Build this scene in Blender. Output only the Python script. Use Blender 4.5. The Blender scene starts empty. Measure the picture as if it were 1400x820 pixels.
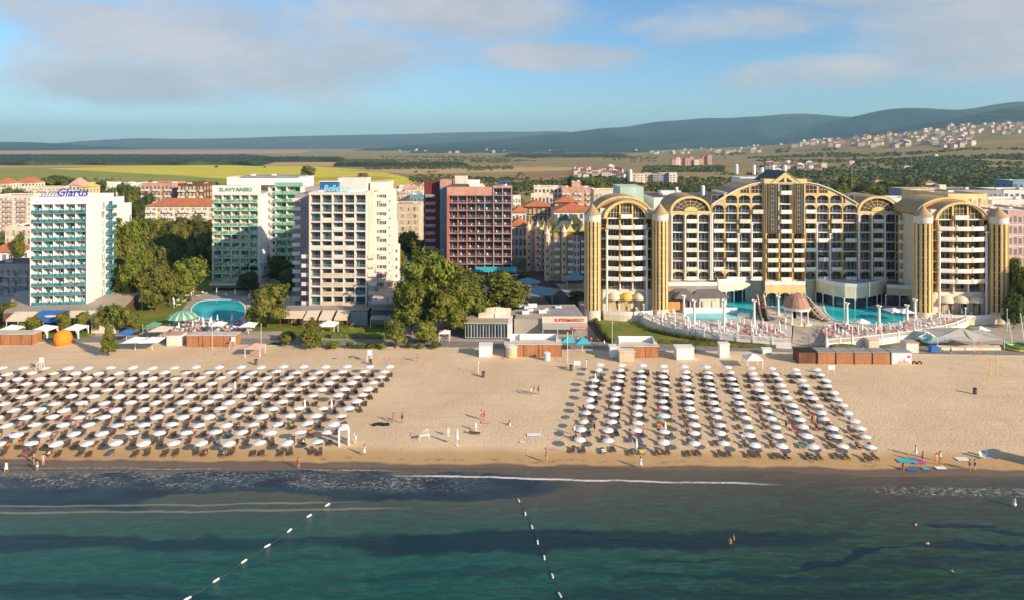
import bpy, math, random
from mathutils import Matrix, Vector, noise
random.seed(7)
R = random.random
def U(a, b): return a + (b - a) * R()
scene = bpy.context.scene
COL = scene.collection
F, V0, U0, H = 933.0, 200.0, 700.0, 48.0
def dep(v, z=0): return (H - z) * F / (v - V0)
def XX(u, Y): return (u - U0) * Y / F
def ZZ(v, Y): return H - (v - V0) * Y / F
def GP(u, v, z=0):
    Y = dep(v, z); return Vector((XX(u, Y), Y, z))
def S(t):
    t = max(0, min(1, t)); return t * t * (3 - 2 * t)
def N2(x, y, z=0.0): return noise.noise(Vector((x, y, z)))
ORD = "zeroth first second third fourth fifth sixth seventh eighth ninth tenth eleventh twelfth thirteenth fourteenth fifteenth sixteenth seventeenth eighteenth nineteenth twentieth".split()
TENS = {20: 'twenty', 30: 'thirty', 40: 'forty', 50: 'fifty', 60: 'sixty', 70: 'seventy', 80: 'eighty', 90: 'ninety'}
def od(n):
    if n <= 20: return ORD[n]
    t = n // 10 * 10
    if t >= 100: return '%dth' % n
    if n % 10 == 0: return TENS[t][:-1] + 'ieth'
    return TENS[t] + '-' + ORD[n % 10]

# ---------------------------------------------------------------- materials
def nodes(name):
    m = bpy.data.materials.new(name); m.use_nodes = True
    nt = m.node_tree; b = nt.nodes['Principled BSDF']; return m, nt, b
def nd(nt, t, **k):
    n = nt.nodes.new(t)
    for a, v in k.items():
        if a in n.inputs and not hasattr(n, a): n.inputs[a].default_value = v
        else: setattr(n, a, v)
    return n
def lk(nt, a, b): nt.links.new(a, b)
def noise_node(nt, scale, detail=4, rough=.55, vec=None, dist=0):
    n = nt.nodes.new('ShaderNodeTexNoise'); n.inputs['Scale'].default_value = scale
    n.inputs['Detail'].default_value = detail; n.inputs['Roughness'].default_value = rough
    n.inputs['Distortion'].default_value = dist
    if vec is not None: lk(nt, vec, n.inputs['Vector'])
    return n
def ramp(nt, fac, stops):
    r = nt.nodes.new('ShaderNodeValToRGB'); e = r.color_ramp.elements
    while len(e) < len(stops): e.new(.5)
    for i, (p, c) in enumerate(stops):
        e[i].position = p; e[i].color = (*c, 1) if len(c) == 3 else c
    lk(nt, fac, r.inputs['Fac']); return r
def mapr(nt, val, a, b, c=0., d=1., smooth=True):
    n = nt.nodes.new('ShaderNodeMapRange'); n.interpolation_type = 'SMOOTHSTEP' if smooth else 'LINEAR'
    for i, x in zip(('From Min', 'From Max', 'To Min', 'To Max'), (a, b, c, d)): n.inputs[i].default_value = x
    lk(nt, val, n.inputs['Value']); return n.outputs[0]
def mixc(nt, fac, a, b):
    n = nt.nodes.new('ShaderNodeMix'); n.data_type = 'RGBA'
    for s, x in ((n.inputs[0], fac), (n.inputs[6], a), (n.inputs[7], b)):
        if hasattr(x, 'links') or hasattr(x, 'is_linked'): lk(nt, x, s)
        elif isinstance(x, (int, float)): s.default_value = x
        else: s.default_value = (*x, 1)
    return n.outputs[2]
def mth(nt, op, a, b=0., c=None):
    n = nt.nodes.new('ShaderNodeMath'); n.operation = op
    for s, x in zip(n.inputs, (a, b, c)):
        if x is None: continue
        if hasattr(x, 'is_linked'): lk(nt, x, s)
        else: s.default_value = x
    return n.outputs[0]
def posn(nt, sc=(1, 1, 1)):
    g = nt.nodes.new('ShaderNodeNewGeometry'); mp = nt.nodes.new('ShaderNodeMapping')
    mp.inputs['Scale'].default_value = sc; lk(nt, g.outputs['Position'], mp.inputs['Vector']); return mp.outputs[0]
def bump(nt, b, h, strength=.3, dist=.1):
    n = nt.nodes.new('ShaderNodeBump'); n.inputs['Strength'].default_value = strength; n.inputs['Distance'].default_value = dist
    lk(nt, h, n.inputs['Height']); lk(nt, n.outputs[0], b.inputs['Normal'])
M = {}
def pm(name, rgb, rough=.75, var=.14, sc=.35, streak=True, metal=0, rnd=0., spec=.4):
    """painted / plastered / fabric surface with uneven tone"""
    m, nt, b = nodes(name)
    n = noise_node(nt, sc, 6, .6, posn(nt, (1, 1, .35) if streak else (1, 1, 1)))
    n2 = noise_node(nt, sc * 9, 3, .6, posn(nt, (1, 1, .12) if streak else (1, 1, 1)))
    f = mth(nt, 'ADD', mth(nt, 'MULTIPLY', n.outputs[0], .6), mth(nt, 'MULTIPLY', n2.outputs[0], .4))
    lo = [c * (1 - var * 1.3) for c in rgb]; hi = [min(1, c * (1 + var * .7)) for c in rgb]
    c = mixc(nt, mapr(nt, f, .34, .66), lo, hi)
    if rnd:
        oi = nt.nodes.new('ShaderNodeObjectInfo')
        hs = nt.nodes.new('ShaderNodeHueSaturation'); lk(nt, c, hs.inputs['Color'])
        lk(nt, mapr(nt, oi.outputs['Random'], 0, 1, 1 - rnd, 1 + rnd, False), hs.inputs['Value'])
        c = hs.outputs[0]
    lk(nt, c, b.inputs['Base Color'])
    b.inputs['Roughness'].default_value = rough; b.inputs['Metallic'].default_value = metal
    b.inputs['Specular IOR Level'].default_value = spec
    M[name] = m; return m
for a in [('white', (.78, .77, .75), .7, .05), ('cream', (.74, .66, .52)), ('yellow', (.68, .46, .135)), ('pale_yellow', (.74, .55, .25)), ('ochre', (.55, .32, .09)),
          ('salmon', (.60, .31, .235)), ('brick_red', (.17, .032, .03)), ('orange_red', (.52, .16, .08)), ('pink', (.56, .34, .30)), ('pinkwhite', (.72, .67, .61), .75, .08),
          ('mint', (.22, .50, .33)), ('mint_light', (.50, .66, .52)), ('sandstone', (.62, .50, .36)), ('concrete', (.36, .33, .29)), ('grey', (.30, .30, .31)),
          ('dark_grey', (.10, .10, .105)), ('beige_roof', (.42, .36, .28)), ('brown', (.16, .08, .045)), ('terracotta', (.50, .17, .07)), ('roof_tan', (.42, .31, .17)),
          ('green_roof', (.09, .15, .08)), ('roof_yellow', (.62, .48, .15)), ('copper', (.42, .25, .18)), ('steel_blue', (.16, .30, .38)), ('violet_grey', (.34, .30, .34)),
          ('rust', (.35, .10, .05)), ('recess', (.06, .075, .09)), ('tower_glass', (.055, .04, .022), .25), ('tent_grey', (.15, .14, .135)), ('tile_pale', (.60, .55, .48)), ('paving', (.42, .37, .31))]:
    pm(*a)
for a in [('fabric_white', (.82, .82, .83)), ('fabric_cream', (.70, .60, .45)), ('fabric_blue', (.03, .16, .50)), ('fabric_teal', (.10, .45, .42)),
          ('fabric_green', (.12, .33, .21)), ('fabric_brown', (.10, .065, .05)), ('fabric_red', (.55, .04, .05)), ('fabric_pink', (.72, .40, .36)),
          ('fabric_orange', (.95, .27, .02)), ('fabric_yellow', (.85, .65, .05)), ('fabric_gold', (.80, .48, .10)), ('fabric_turq', (.05, .45, .55)), ('sail', (.42, .40, .37)),
          ('plastic_white', (.8, .8, .8)), ('tarp_blue', (.02, .12, .35)), ('sign_blue', (.03, .05, .42)), ('sign_cyan', (.25, .62, .80)),
          ('sign_red', (.62, .05, .04)), ('sign_green', (.10, .28, .14)), ('hair', (.05, .03, .02)), ('black', (.015, .015, .017)), ('magenta', (.65, .06, .30)), ('pool_rim', (.70, .78, .80))]:
    pm(a[0], a[1], .8, .06, 1.2, False)
pm('wood', (.42, .185, .085), .6, .2, .5); pm('wood_dark', (.16, .07, .03), .7, .2, .8)
pm('trunk', (.13, .09, .06), .95, .25, 2.5)
pm('skin', (.55, .30, .20), .6, .1, 3, False, rnd=.35)
pm('house_white', (.72, .64, .56), .8, .1, .05, rnd=.15); pm('house_pink', (.62, .46, .36), .8, .1, .05, rnd=.15); pm('house_roof', (.27, .12, .075), .85, .15, .2, rnd=.25)

def glass(name, rgb, curt=None, rough=.08, spec=.9, stripes=2.5, p=.5):
    """dark glazing; behind some of it a curtain, different in every window"""
    m, nt, b = nodes(name)
    oi = nt.nodes.new('ShaderNodeObjectInfo'); tc = nt.nodes.new('ShaderNodeTexCoord')
    w = nt.nodes.new('ShaderNodeVectorMath'); w.operation = 'ADD'; lk(nt, tc.outputs['Object'], w.inputs[0])
    cx = nt.nodes.new('ShaderNodeCombineXYZ'); lk(nt, mth(nt, 'MULTIPLY', oi.outputs['Random'], 91.0), cx.inputs[0]); lk(nt, cx.outputs[0], w.inputs[1])
    mp = nt.nodes.new('ShaderNodeMapping'); mp.inputs['Scale'].default_value = (1, 1, .12); lk(nt, w.outputs[0], mp.inputs['Vector'])
    n = noise_node(nt, stripes * .4, 2, .6, mp.outputs[0])
    base = mixc(nt, mapr(nt, n.outputs[0], .35, .65), [c * .5 for c in rgb], [c * 1.5 for c in rgb])
    if curt:
        n3 = noise_node(nt, stripes * 3, 1, .6, mp.outputs[0])
        cc = mixc(nt, n3.outputs[0], [c * .6 for c in curt], curt)
        base = mixc(nt, mapr(nt, n.outputs[0], p, p + .03), base, cc)
    lk(nt, base, b.inputs['Base Color']); b.inputs['Roughness'].default_value = rough; b.inputs['Specular IOR Level'].default_value = spec
    M[name] = m
glass('glass_blue', (.022, .048, .070), (.11, .11, .11), p=.60)
glass('glass_teal', (.02, .13, .15), (.12, .36, .36), p=.52)
glass('glass_curtain', (.05, .08, .10), (.62, .64, .62), p=.45)
glass('glass_cream', (.08, .075, .06), (.66, .56, .38), p=.43)
glass('glass_purple', (.035, .03, .05), (.08, .08, .12), p=.6)
glass('glass_plain', (.025, .052, .072), None)
def tinted(name, rgb, alpha):
    m, nt, b = nodes(name); b.inputs['Base Color'].default_value = (*rgb, 1); b.inputs['Roughness'].default_value = .12
    b.inputs['Alpha'].default_value = alpha
    n = noise_node(nt, .9, 3, .6, posn(nt)); lk(nt, mixc(nt, mapr(nt, n.outputs[0], .35, .65), [c * .6 for c in rgb], [min(1, c * 1.4) for c in rgb]), b.inputs['Base Color']); M[name] = m
tinted('teal_panel', (.035, .26, .29), .70); tinted('green_panel', (.20, .50, .33), .92); tinted('smoke_panel', (.10, .12, .15), .6)

def leaf_mat(name, lo, hi, sc=.35, tr=.25):
    m, nt, b = nodes(name); oi = nt.nodes.new('ShaderNodeObjectInfo')
    n = noise_node(nt, sc, 3, .6, posn(nt)); n2 = noise_node(nt, 2.2, 2, .6, posn(nt))
    c = mixc(nt, mapr(nt, mth(nt, 'ADD', mth(nt, 'MULTIPLY', n.outputs[0], .55), mth(nt, 'MULTIPLY', n2.outputs[0], .45)), .35, .65), lo, hi)
    hs = nt.nodes.new('ShaderNodeHueSaturation'); lk(nt, c, hs.inputs['Color'])
    lk(nt, mapr(nt, oi.outputs['Random'], 0, 1, .8, 1.25, False), hs.inputs['Value'])
    lk(nt, mapr(nt, oi.outputs['Random'], 0, 1, .485, .515, False), hs.inputs['Hue'])
    lk(nt, hs.outputs[0], b.inputs['Base Color']); b.inputs['Roughness'].default_value = .7; b.inputs['Specular IOR Level'].default_value = .25
    t = nt.nodes.new('ShaderNodeBsdfTranslucent'); lk(nt, hs.outputs[0], t.inputs['Color'])
    mx = nt.nodes.new('ShaderNodeMixShader'); mx.inputs[0].default_value = tr
    lk(nt, b.outputs[0], mx.inputs[1]); lk(nt, t.outputs[0], mx.inputs[2]); lk(nt, mx.outputs[0], nt.nodes['Material Output'].inputs['Surface']); M[name] = m
leaf_mat('leaf', (.05, .08, .010), (.25, .265, .04))
leaf_mat('leaf_dark', (.03, .055, .014), (.12, .15, .03))
leaf_mat('leaf_bright', (.10, .14, .02), (.26, .27, .05))
leaf_mat('leaf_olive', (.06, .08, .016), (.24, .235, .045))
leaf_mat('hedge_leaf', (.07, .11, .015), (.22, .25, .05))
leaf_mat('scrub_leaf', (.045, .065, .018), (.15, .155, .04), .02, .1)
leaf_mat('wood_leaf', (.018, .032, .014), (.05, .065, .022), .02, .1)

# ---------------------------------------------------------------- mesh building
class MB:
    def __init__(s): s.v = []; s.f = []; s.m = []; s.T = Matrix.Identity(4)
    def add(s, vs, fs, m=0):
        k = len(s.v); s.v += [tuple(s.T @ Vector(p)) for p in vs]; s.f += [tuple(i + k for i in f) for f in fs]; s.m += [m] * len(fs); return s
    def box(s, x0, x1, y0, y1, z0, z1, m=0):
        return s.add([(x0, y0, z0), (x1, y0, z0), (x1, y1, z0), (x0, y1, z0), (x0, y0, z1), (x1, y0, z1), (x1, y1, z1), (x0, y1, z1)],
                     [(3, 2, 1, 0), (4, 5, 6, 7), (0, 1, 5, 4), (1, 2, 6, 5), (2, 3, 7, 6), (3, 0, 4, 7)], m)
    def poly(s, ps, m=0): return s.add(ps, [tuple(range(len(ps)))], m)
    def prism(s, pts, z0, z1, m=0, mt=None):      # plan polygon extruded in z
        n = len(pts); vs = [(x, y, z0) for x, y in pts] + [(x, y, z1) for x, y in pts]
        s.add(vs, [(i, (i + 1) % n, (i + 1) % n + n, i + n) for i in range(n)] + [tuple(range(n))[::-1]], m)
        return s.add([(x, y, z1) for x, y in pts], [tuple(range(n))], m if mt is None else mt)
    def ext(s, pts, y0, y1, m=0):                  # (x,z) polygon extruded in y
        n = len(pts); vs = [(x, y0, z) for x, z in pts] + [(x, y1, z) for x, z in pts]
        return s.add(vs, [(i, (i + 1) % n, (i + 1) % n + n, i + n) for i in range(n)] + [tuple(range(n)), tuple(range(n, 2 * n))[::-1]], m)
    def cyl(s, cx, cy, z0, z1, r0, r1=None, n=12, m=0, caps=True):
        r1 = r0 if r1 is None else r1
        vs = [(cx + r * math.cos(6.28318 * i / n), cy + r * math.sin(6.28318 * i / n), z) for r, z in ((r0, z0), (r1, z1)) for i in range(n)]
        fs = [(i, (i + 1) % n, (i + 1) % n + n, i + n) for i in range(n)]
        if caps: fs += [tuple(range(n))[::-1], tuple(range(n, 2 * n))]
        return s.add(vs, fs, m)
    def lathe(s, prof, n=16, m=0, cx=0, cy=0):
        vs = [(cx + r * math.cos(6.28318 * i / n), cy + r * math.sin(6.28318 * i / n), z) for r, z in prof for i in range(n)]
        return s.add(vs, [(j * n + i, j * n + (i + 1) % n, (j + 1) * n + (i + 1) % n, (j + 1) * n + i) for j in range(len(prof) - 1) for i in range(n)], m)
    def tube(s, p, q, r0, r1=None, n=6, m=0):
        p, q = Vector(p), Vector(q); r1 = r0 if r1 is None else r1; d = (q - p)
        if d.length < 1e-6: return s
        mt = d.to_track_quat('Z', 'Y').to_matrix(); vs = []
        for c, r in ((p, r0), (q, r1)):
            for i in range(n): vs.append(tuple(c + mt @ Vector((r * math.cos(6.28318 * i / n), r * math.sin(6.28318 * i / n), 0))))
        return s.add(vs, [(i, (i + 1) % n, (i + 1) % n + n, i + n) for i in range(n)] + [tuple(range(n))[::-1], tuple(range(n, 2 * n))], m)
    def strip(s, xs, lo, hi, y0, y1, m=0):        # wall panel between two curves of x, from y0 to y1 thick
        k = len(xs); L = [lo(x) for x in xs]; Hh = [hi(x) for x in xs]
        vs = [(x, y, z) for y in (y0, y1) for zs in (L, Hh) for x, z in zip(xs, zs)]; fs = []
        for i in range(k - 1):
            fs += [(i, i + 1, k + i + 1, k + i), (2 * k + i + 1, 2 * k + i, 3 * k + i, 3 * k + i + 1), (k + i, k + i + 1, 3 * k + i + 1, 3 * k + i), (i + 1, i, 2 * k + i, 2 * k + i + 1)]
        fs += [(0, k, 3 * k, 2 * k), (k - 1, 3 * k - 1, 4 * k - 1, 2 * k - 1)]
        return s.add(vs, fs, m)
    def merge(s, o, T, remap=None):
        k = len(s.v); T = s.T @ T; s.v += [tuple(T @ Vector(p)) for p in o.v]; s.f += [tuple(i + k for i in f) for f in o.f]; s.m += [(remap[i] if remap else i) for i in o.m]; return s
    def mesh(s, name, mats, smooth=False):
        me = bpy.data.meshes.new(name); me.from_pydata(s.v, [], s.f)
        for x in mats: me.materials.append(M[x] if isinstance(x, str) else x)
        me.polygons.foreach_set('material_index', s.m)
        if smooth: me.polygons.foreach_set('use_smooth', [True] * len(s.f))
        me.update(); return me
    def build(s, name, mats, parent=None, smooth=False, loc=None):
        if isinstance(mats, str): mats = [mats]
        return ob(name, s.mesh(name, mats, smooth), parent, loc)
def ob(name, me, parent=None, loc=None, rz=0):
    o = bpy.data.objects.new(name, me); COL.objects.link(o)
    if parent: o.parent = parent
    if loc is not None: o.location = loc
    if rz: o.rotation_euler = (0, 0, rz)
    return o
def tag(o, label=None, cat=None, group=None, kind=None):
    if label: o['label'] = label
    if cat: o['category'] = cat
    if group: o['group'] = group
    if kind: o['kind'] = kind
    return o
def thing(name, label, cat, loc=(0, 0, 0), rz=0, group=None):
    return tag(ob(name, None, None, loc, rz), label, cat, group)
def struct(o): return tag(o, kind='structure')
def dup(root, loc, rz=0, label=None, group=None, sc=None):
    r = root.copy(); COL.objects.link(r); r.location = loc; r.rotation_euler = (0, 0, rz)
    if sc is not None: r.scale = sc if hasattr(sc, '__len__') else (sc, sc, sc)
    if label: r['label'] = label
    if group: r['group'] = group
    for ch in list(root.children):
        c = ch.copy(); COL.objects.link(c); c.parent = r
        for g in ch.children:
            d = g.copy(); COL.objects.link(d); d.parent = c
    return r
class Rep:
    """repeats of one part on one building: the first 100 as parts, the rest as one"""
    def __init__(s, root, name, protos, cap=100):
        s.root = root; s.name = name; s.p = [(mb, mats, mb.mesh(name, mats)) for mb, mats in protos]; s.n = 0; s.rest = None; s.cap = cap
    def at(s, T, k=0):
        mb, mats, me = s.p[k]; s.n += 1
        if s.n <= s.cap:
            o = ob(s.name, me, s.root); o.matrix_local = T; return o
        if s.rest is None:
            s.rest = MB(); s.rm = []
        rm = []
        for x in mats:
            if x not in s.rm: s.rm.append(x)
            rm.append(s.rm.index(x))
        s.rest.merge(mb, T, rm)
    def done(s):
        if s.rest: tag(s.rest.build(s.name, s.rm, s.root), kind='stuff')
def TR(x, y, z, a=0): return Matrix.Translation((x, y, z)) @ Matrix.Rotation(a, 4, 'Z')
def text_mb(txt, size, depth=.12, shear=0.):
    c = bpy.data.curves.new('lettering', 'FONT'); c.body = txt; c.size = size; c.extrude = depth; c.align_x = 'CENTER'; c.resolution_u = 2; c.shear = shear; c.offset = size * .012
    o = bpy.data.objects.new('lettering', c); COL.objects.link(o)
    dg = bpy.context.evaluated_depsgraph_get(); me = bpy.data.meshes.new_from_object(o.evaluated_get(dg))
    b = MB(); R90 = Matrix.Rotation(math.radians(90), 4, 'X')
    b.v = [tuple(R90 @ v.co) for v in me.vertices]; b.f = [tuple(p.vertices) for p in me.polygons]; b.m = [0] * len(b.f)
    bpy.data.objects.remove(o); bpy.data.curves.remove(c); return b
# ---------------------------------------------------------------- camera, light, sky
SUN_EL = math.radians(22.5); SD = Vector((.80, -.60, 0)).normalized()
sd = Vector((SD.x * math.cos(SUN_EL), SD.y * math.cos(SUN_EL), math.sin(SUN_EL)))
cam = bpy.data.cameras.new('camera'); co = bpy.data.objects.new('camera', cam); COL.objects.link(co); scene.camera = co
co.location = (0, 0, H); co.rotation_euler = (math.radians(90), 0, 0); cam.sensor_width = 36; cam.lens = 36 * F / 1400; cam.shift_y = -.15
cam.clip_start = 1; cam.clip_end = 60000
ld = bpy.data.lights.new('sun', 'SUN'); ld.energy = 5.0; ld.angle = math.radians(.53); ld.color = (1, .79, .56)
lo_ = bpy.data.objects.new('sun', ld); COL.objects.link(lo_); lo_.rotation_euler = sd.to_track_quat('Z', 'Y').to_euler()
w = bpy.data.worlds.new('World'); scene.world = w; w.use_nodes = True; nt = w.node_tree
bg = nt.nodes['Background']; bg.inputs['Strength'].default_value = .088
sky = nt.nodes.new('ShaderNodeTexSky'); sky.sky_type = 'NISHITA'; sky.sun_disc = False; sky.sun_elevation = SUN_EL
sky.sun_rotation = math.atan2(SD.x, SD.y); sky.altitude = 50; sky.air_density = 1.0; sky.dust_density = .35; sky.ozone_density = 2.5
tc = nt.nodes.new('ShaderNodeTexCoord'); sx = nt.nodes.new('ShaderNodeSeparateXYZ'); lk(nt, tc.outputs['Generated'], sx.inputs[0])
hl = mth(nt, 'SQRT', mth(nt, 'ADD', mth(nt, 'MULTIPLY', sx.outputs[0], sx.outputs[0]), mth(nt, 'MULTIPLY', sx.outputs[1], sx.outputs[1])))
az = mth(nt, 'ARCTAN2', sx.outputs[0], sx.outputs[1]); el = mth(nt, 'DIVIDE', sx.outputs[2], mth(nt, 'MAXIMUM', hl, .001))
cx = nt.nodes.new('ShaderNodeCombineXYZ'); lk(nt, az, cx.inputs[0]); lk(nt, mth(nt, 'MULTIPLY', el, 2.6), cx.inputs[1])
nA = noise_node(nt, 3.6, 9, .6, cx.outputs[0], .4); nB = noise_node(nt, 1.6, 3, .5, cx.outputs[0], .2)
def blob(ca, ce, ra, re):
    a = mth(nt, 'DIVIDE', mth(nt, 'SUBTRACT', az, ca), ra); e = mth(nt, 'DIVIDE', mth(nt, 'SUBTRACT', el, ce), re)
    r = mth(nt, 'SQRT', mth(nt, 'ADD', mth(nt, 'MULTIPLY', a, a), mth(nt, 'MULTIPLY', e, e)))
    return mapr(nt, r, 1.2, .1, 0, 1)
bs = [blob(-.36, .14, .46, .12), blob(-.52, .085, .22, .05), blob(-.10, .20, .36, .08), blob(.64, .125, .30, .11), blob(.30, .17, .22, .05), blob(.56, .21, .32, .06), blob(.06, .13, .22, .035), blob(.46, .10, .26, .04)]
acc = bs[0]
for x in bs[1:]: acc = mth(nt, 'MAXIMUM', acc, x)
rest = mth(nt, 'MULTIPLY', mapr(nt, el, .22, .4), mapr(nt, nB.outputs[0], .42, .62))
acc = mth(nt, 'MAXIMUM', acc, rest)
fac = mth(nt, 'MULTIPLY', mapr(nt, mth(nt, 'ADD', mth(nt, 'MULTIPLY', acc, .55), mth(nt, 'MULTIPLY', nA.outputs[0], 1.15)), .70, 1.12), .85)
fac = mth(nt, 'MULTIPLY', fac, mapr(nt, el, .005, .06))
cc = mixc(nt, mapr(nt, noise_node(nt, 5, 6, .6, cx.outputs[0]).outputs[0], .35, .7), (4.1, 4.2, 4.5), (5.7, 5.3, 5.15))
# a blue evening-side sky: keep the sky texture's brightness, lean its tint to the photograph's blue
hs = nt.nodes.new('ShaderNodeHueSaturation'); hs.inputs['Saturation'].default_value = 1.0; lk(nt, sky.outputs[0], hs.inputs['Color'])
SKYC = hs
tn = nt.nodes.new('ShaderNodeMix'); tn.data_type = 'RGBA'; tn.blend_type = 'MULTIPLY'; tn.inputs[0].default_value = 1; lk(nt, hs.outputs[0], tn.inputs[6]); tn.inputs[7].default_value = (.78, 1.03, 1.24, 1)
lk(nt, mixc(nt, fac, tn.outputs[2], cc), bg.inputs['Color'])
vs = scene.view_settings; vs.view_transform = 'Standard'; vs.look = 'None'; vs.exposure = .54; vs.gamma = 1
scene.cycles.use_denoising = True; scene.cycles.max_bounces = 6; scene.cycles.transparent_max_bounces = 12; scene.cycles.volume_bounces = 0
scene.cycles.diffuse_bounces = 3; scene.cycles.glossy_bounces = 2

# ---------------------------------------------------------------- terrain
def terr(X, Y):
    if Y < 700: return 0.
    a = X / Y
    h = 185 * S((Y - 850) / 2900) * S((a - .12) / .72) ** 1.15
    h += (N2(X * .0018, Y * .0018) * 14 + N2(X * .006, Y * .006) * 3.5) * S((Y - 850) / 900) * S((a - .05) / .3)
    return h
def TP(u, v):
    a = (u - U0) / F; s = (v - V0) / F
    Y = 150.
    while Y < 14000:
        z = H - s * Y
        if z <= terr(a * Y, Y): return Vector((a * Y, Y, terr(a * Y, Y)))
        Y *= 1.006
    return Vector((a * Y, Y, 0))
def grid_mesh(xs, ys, fn, name, mat, smooth=True):
    b = MB(); nx = len(xs)
    b.v = [(fn(x, y)) for y in ys for x in xs]
    b.f = [(j * nx + i, j * nx + i + 1, (j + 1) * nx + i + 1, (j + 1) * nx + i) for j in range(len(ys) - 1) for i in range(nx - 1)]
    b.m = [0] * len(b.f); return b.build(name, mat, None, smooth)
# ground material
m, nt, b = nodes('ground'); P = posn(nt); g = nt.nodes.new('ShaderNodeSeparateXYZ'); lk(nt, P, g.inputs[0])
n1 = noise_node(nt, 1, 6, .6, posn(nt, (.0011, .0042, .001)), .3); n2 = noise_node(nt, .02, 6, .65, P); n3 = noise_node(nt, .25, 5, .6, P)
far = ramp(nt, n1.outputs[0], [(.30, (.15, .135, .05)), (.42, (.30, .23, .09)), (.5, (.44, .30, .14)), (.57, (.20, .20, .07)), (.64, (.40, .29, .17)), (.72, (.14, .15, .055))])
far2 = mixc(nt, mapr(nt, n2.outputs[0], .38, .62), far.outputs[0], (.30, .23, .10))
far2 = mixc(nt, mth(nt, 'MULTIPLY', mapr(nt, n3.outputs[0], .5, .62), .5), far2, (.07, .075, .03))
far2 = mixc(nt, mapr(nt, g.outputs[1], 3200, 6000), far2, far.outputs[0])
n4 = noise_node(nt, .045, 4, .55, P); n5 = noise_node(nt, 1.3, 4, .6, P)
town = mixc(nt, mapr(nt, n4.outputs[0], .47, .53), (.21, .19, .165), (.065, .085, .028))
town = mixc(nt, mth(nt, 'MULTIPLY', n5.outputs[0], .35), town, (.12, .11, .08))
lk(nt, mixc(nt, mapr(nt, mth(nt, 'ADD', g.outputs[1], mth(nt, 'MULTIPLY', n2.outputs[0], 160)), 400, 520), town, far2), b.inputs['Base Color'])
b.inputs['Roughness'].default_value = .95; b.inputs['Specular IOR Level'].default_value = .1; bump(nt, b, n3.outputs[0], .4, 1.2); M['ground'] = m
ys = [154]
while ys[-1] < 24000: ys.append(ys[-1] + max(8, ys[-1] * .018))
bb = MB(); NA = 220; at = [-1.15 + 2.3 * i / NA for i in range(NA + 1)]
bb.v = [(a * (Y + 250), Y, terr(a * (Y + 250), Y) - .03) for Y in ys for a in at]
bb.f = [(j * (NA + 1) + i, j * (NA + 1) + i + 1, (j + 1) * (NA + 1) + i + 1, (j + 1) * (NA + 1) + i) for j in range(len(ys) - 1) for i in range(NA)]
bb.m = [0] * len(bb.f); struct(bb.build('ground', 'ground', None, True))

# fields
def field_mat(name, a, bcol, c):
    m, nt, b = nodes(name); P = posn(nt, (.004, .03, 1)); n = noise_node(nt, 1, 6, .6, P); n2 = noise_node(nt, .05, 5, .6, posn(nt))
    x = mixc(nt, mapr(nt, n.outputs[0], .4, .6), a, bcol); x = mixc(nt, mth(nt, 'MULTIPLY', mapr(nt, n2.outputs[0], .45, .7), .6), x, c)
    lk(nt, x, b.inputs['Base Color']); b.inputs['Roughness'].default_value = 1; b.inputs['Specular IOR Level'].default_value = 0; M[name] = m
field_mat('crop_yellow', (.58, .50, .06), (.64, .58, .10), (.42, .45, .09)); field_mat('crop_orange', (.55, .36, .03), (.47, .38, .06), (.40, .30, .05))
field_mat('stubble', (.55, .37, .22), (.48, .34, .18), (.40, .28, .15)); field_mat('meadow', (.27, .30, .09), (.34, .33, .10), (.18, .23, .07)); field_mat('dry_earth', (.34, .20, .12), (.28, .19, .10), (.22, .17, .08))
def field(pts, mat, z):
    bb = MB(); P_ = [GP(u, v, z) for u, v in pts]; bb.poly(P_); return struct(bb.build('field', mat))
field([(-160, 253), (-160, 231), (60, 230), (240, 232), (330, 244), (300, 252)], 'meadow', .05)
field([(60, 231), (240, 225.5), (430, 228), (510, 233), (548, 241), (572, 248), (560, 254), (420, 253), (320, 246), (240, 240)], 'crop_yellow', .10)
field([(330, 247), (420, 243), (505, 241), (545, 243.5), (520, 246.5), (420, 249)], 'crop_orange', .15)
field([(-160, 230.6), (-160, 227.5), (200, 226), (300, 223), (455, 222), (470, 228), (300, 226), (60, 229.5)], 'stubble', .12)
field([(-160, 211), (-160, 207.5), (430, 206.5), (410, 210)], 'stubble', .1)
field([(760, 212), (830, 209.5), (1010, 208), (1010, 210), (900, 213)], 'stubble', .2)
field([(690, 241), (760, 236), (830, 237), (760, 244)], 'dry_earth', .12)
field([(460, 233.5), (600, 230.5), (790, 229), (820, 232), (690, 236), (560, 238)], 'stubble', .12)

# ridges
def ridge_mat(name, a, bcol, c):
    m, nt, b = nodes(name); n = noise_node(nt, .0012, 7, .62, posn(nt)); n2 = noise_node(nt, .012, 6, .65, posn(nt)); n3 = noise_node(nt, .0005, 4, .5, posn(nt, (1, 1, 1)))
    x = mixc(nt, mapr(nt, n.outputs[0], .38, .62), a, bcol); x = mixc(nt, mapr(nt, mth(nt, 'ADD', mth(nt, 'MULTIPLY', n2.outputs[0], .4), mth(nt, 'MULTIPLY', n3.outputs[0], .6)), .55, .62), x, c)
    lk(nt, x, b.inputs['Base Color']); b.inputs['Roughness'].default_value = 1; b.inputs['Specular IOR Level'].default_value = 0
    bump(nt, b, n2.outputs[0], 1, 60); M[name] = m
ridge_mat('hill_wood', (.012, .030, .016), (.045, .065, .020), (.085, .095, .035)); ridge_mat('hill_far', (.05, .055, .035), (.10, .085, .05), (.17, .12, .08)); ridge_mat('hill_near', (.025, .035, .010), (.05, .06, .02), (.11, .09, .04))
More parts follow.
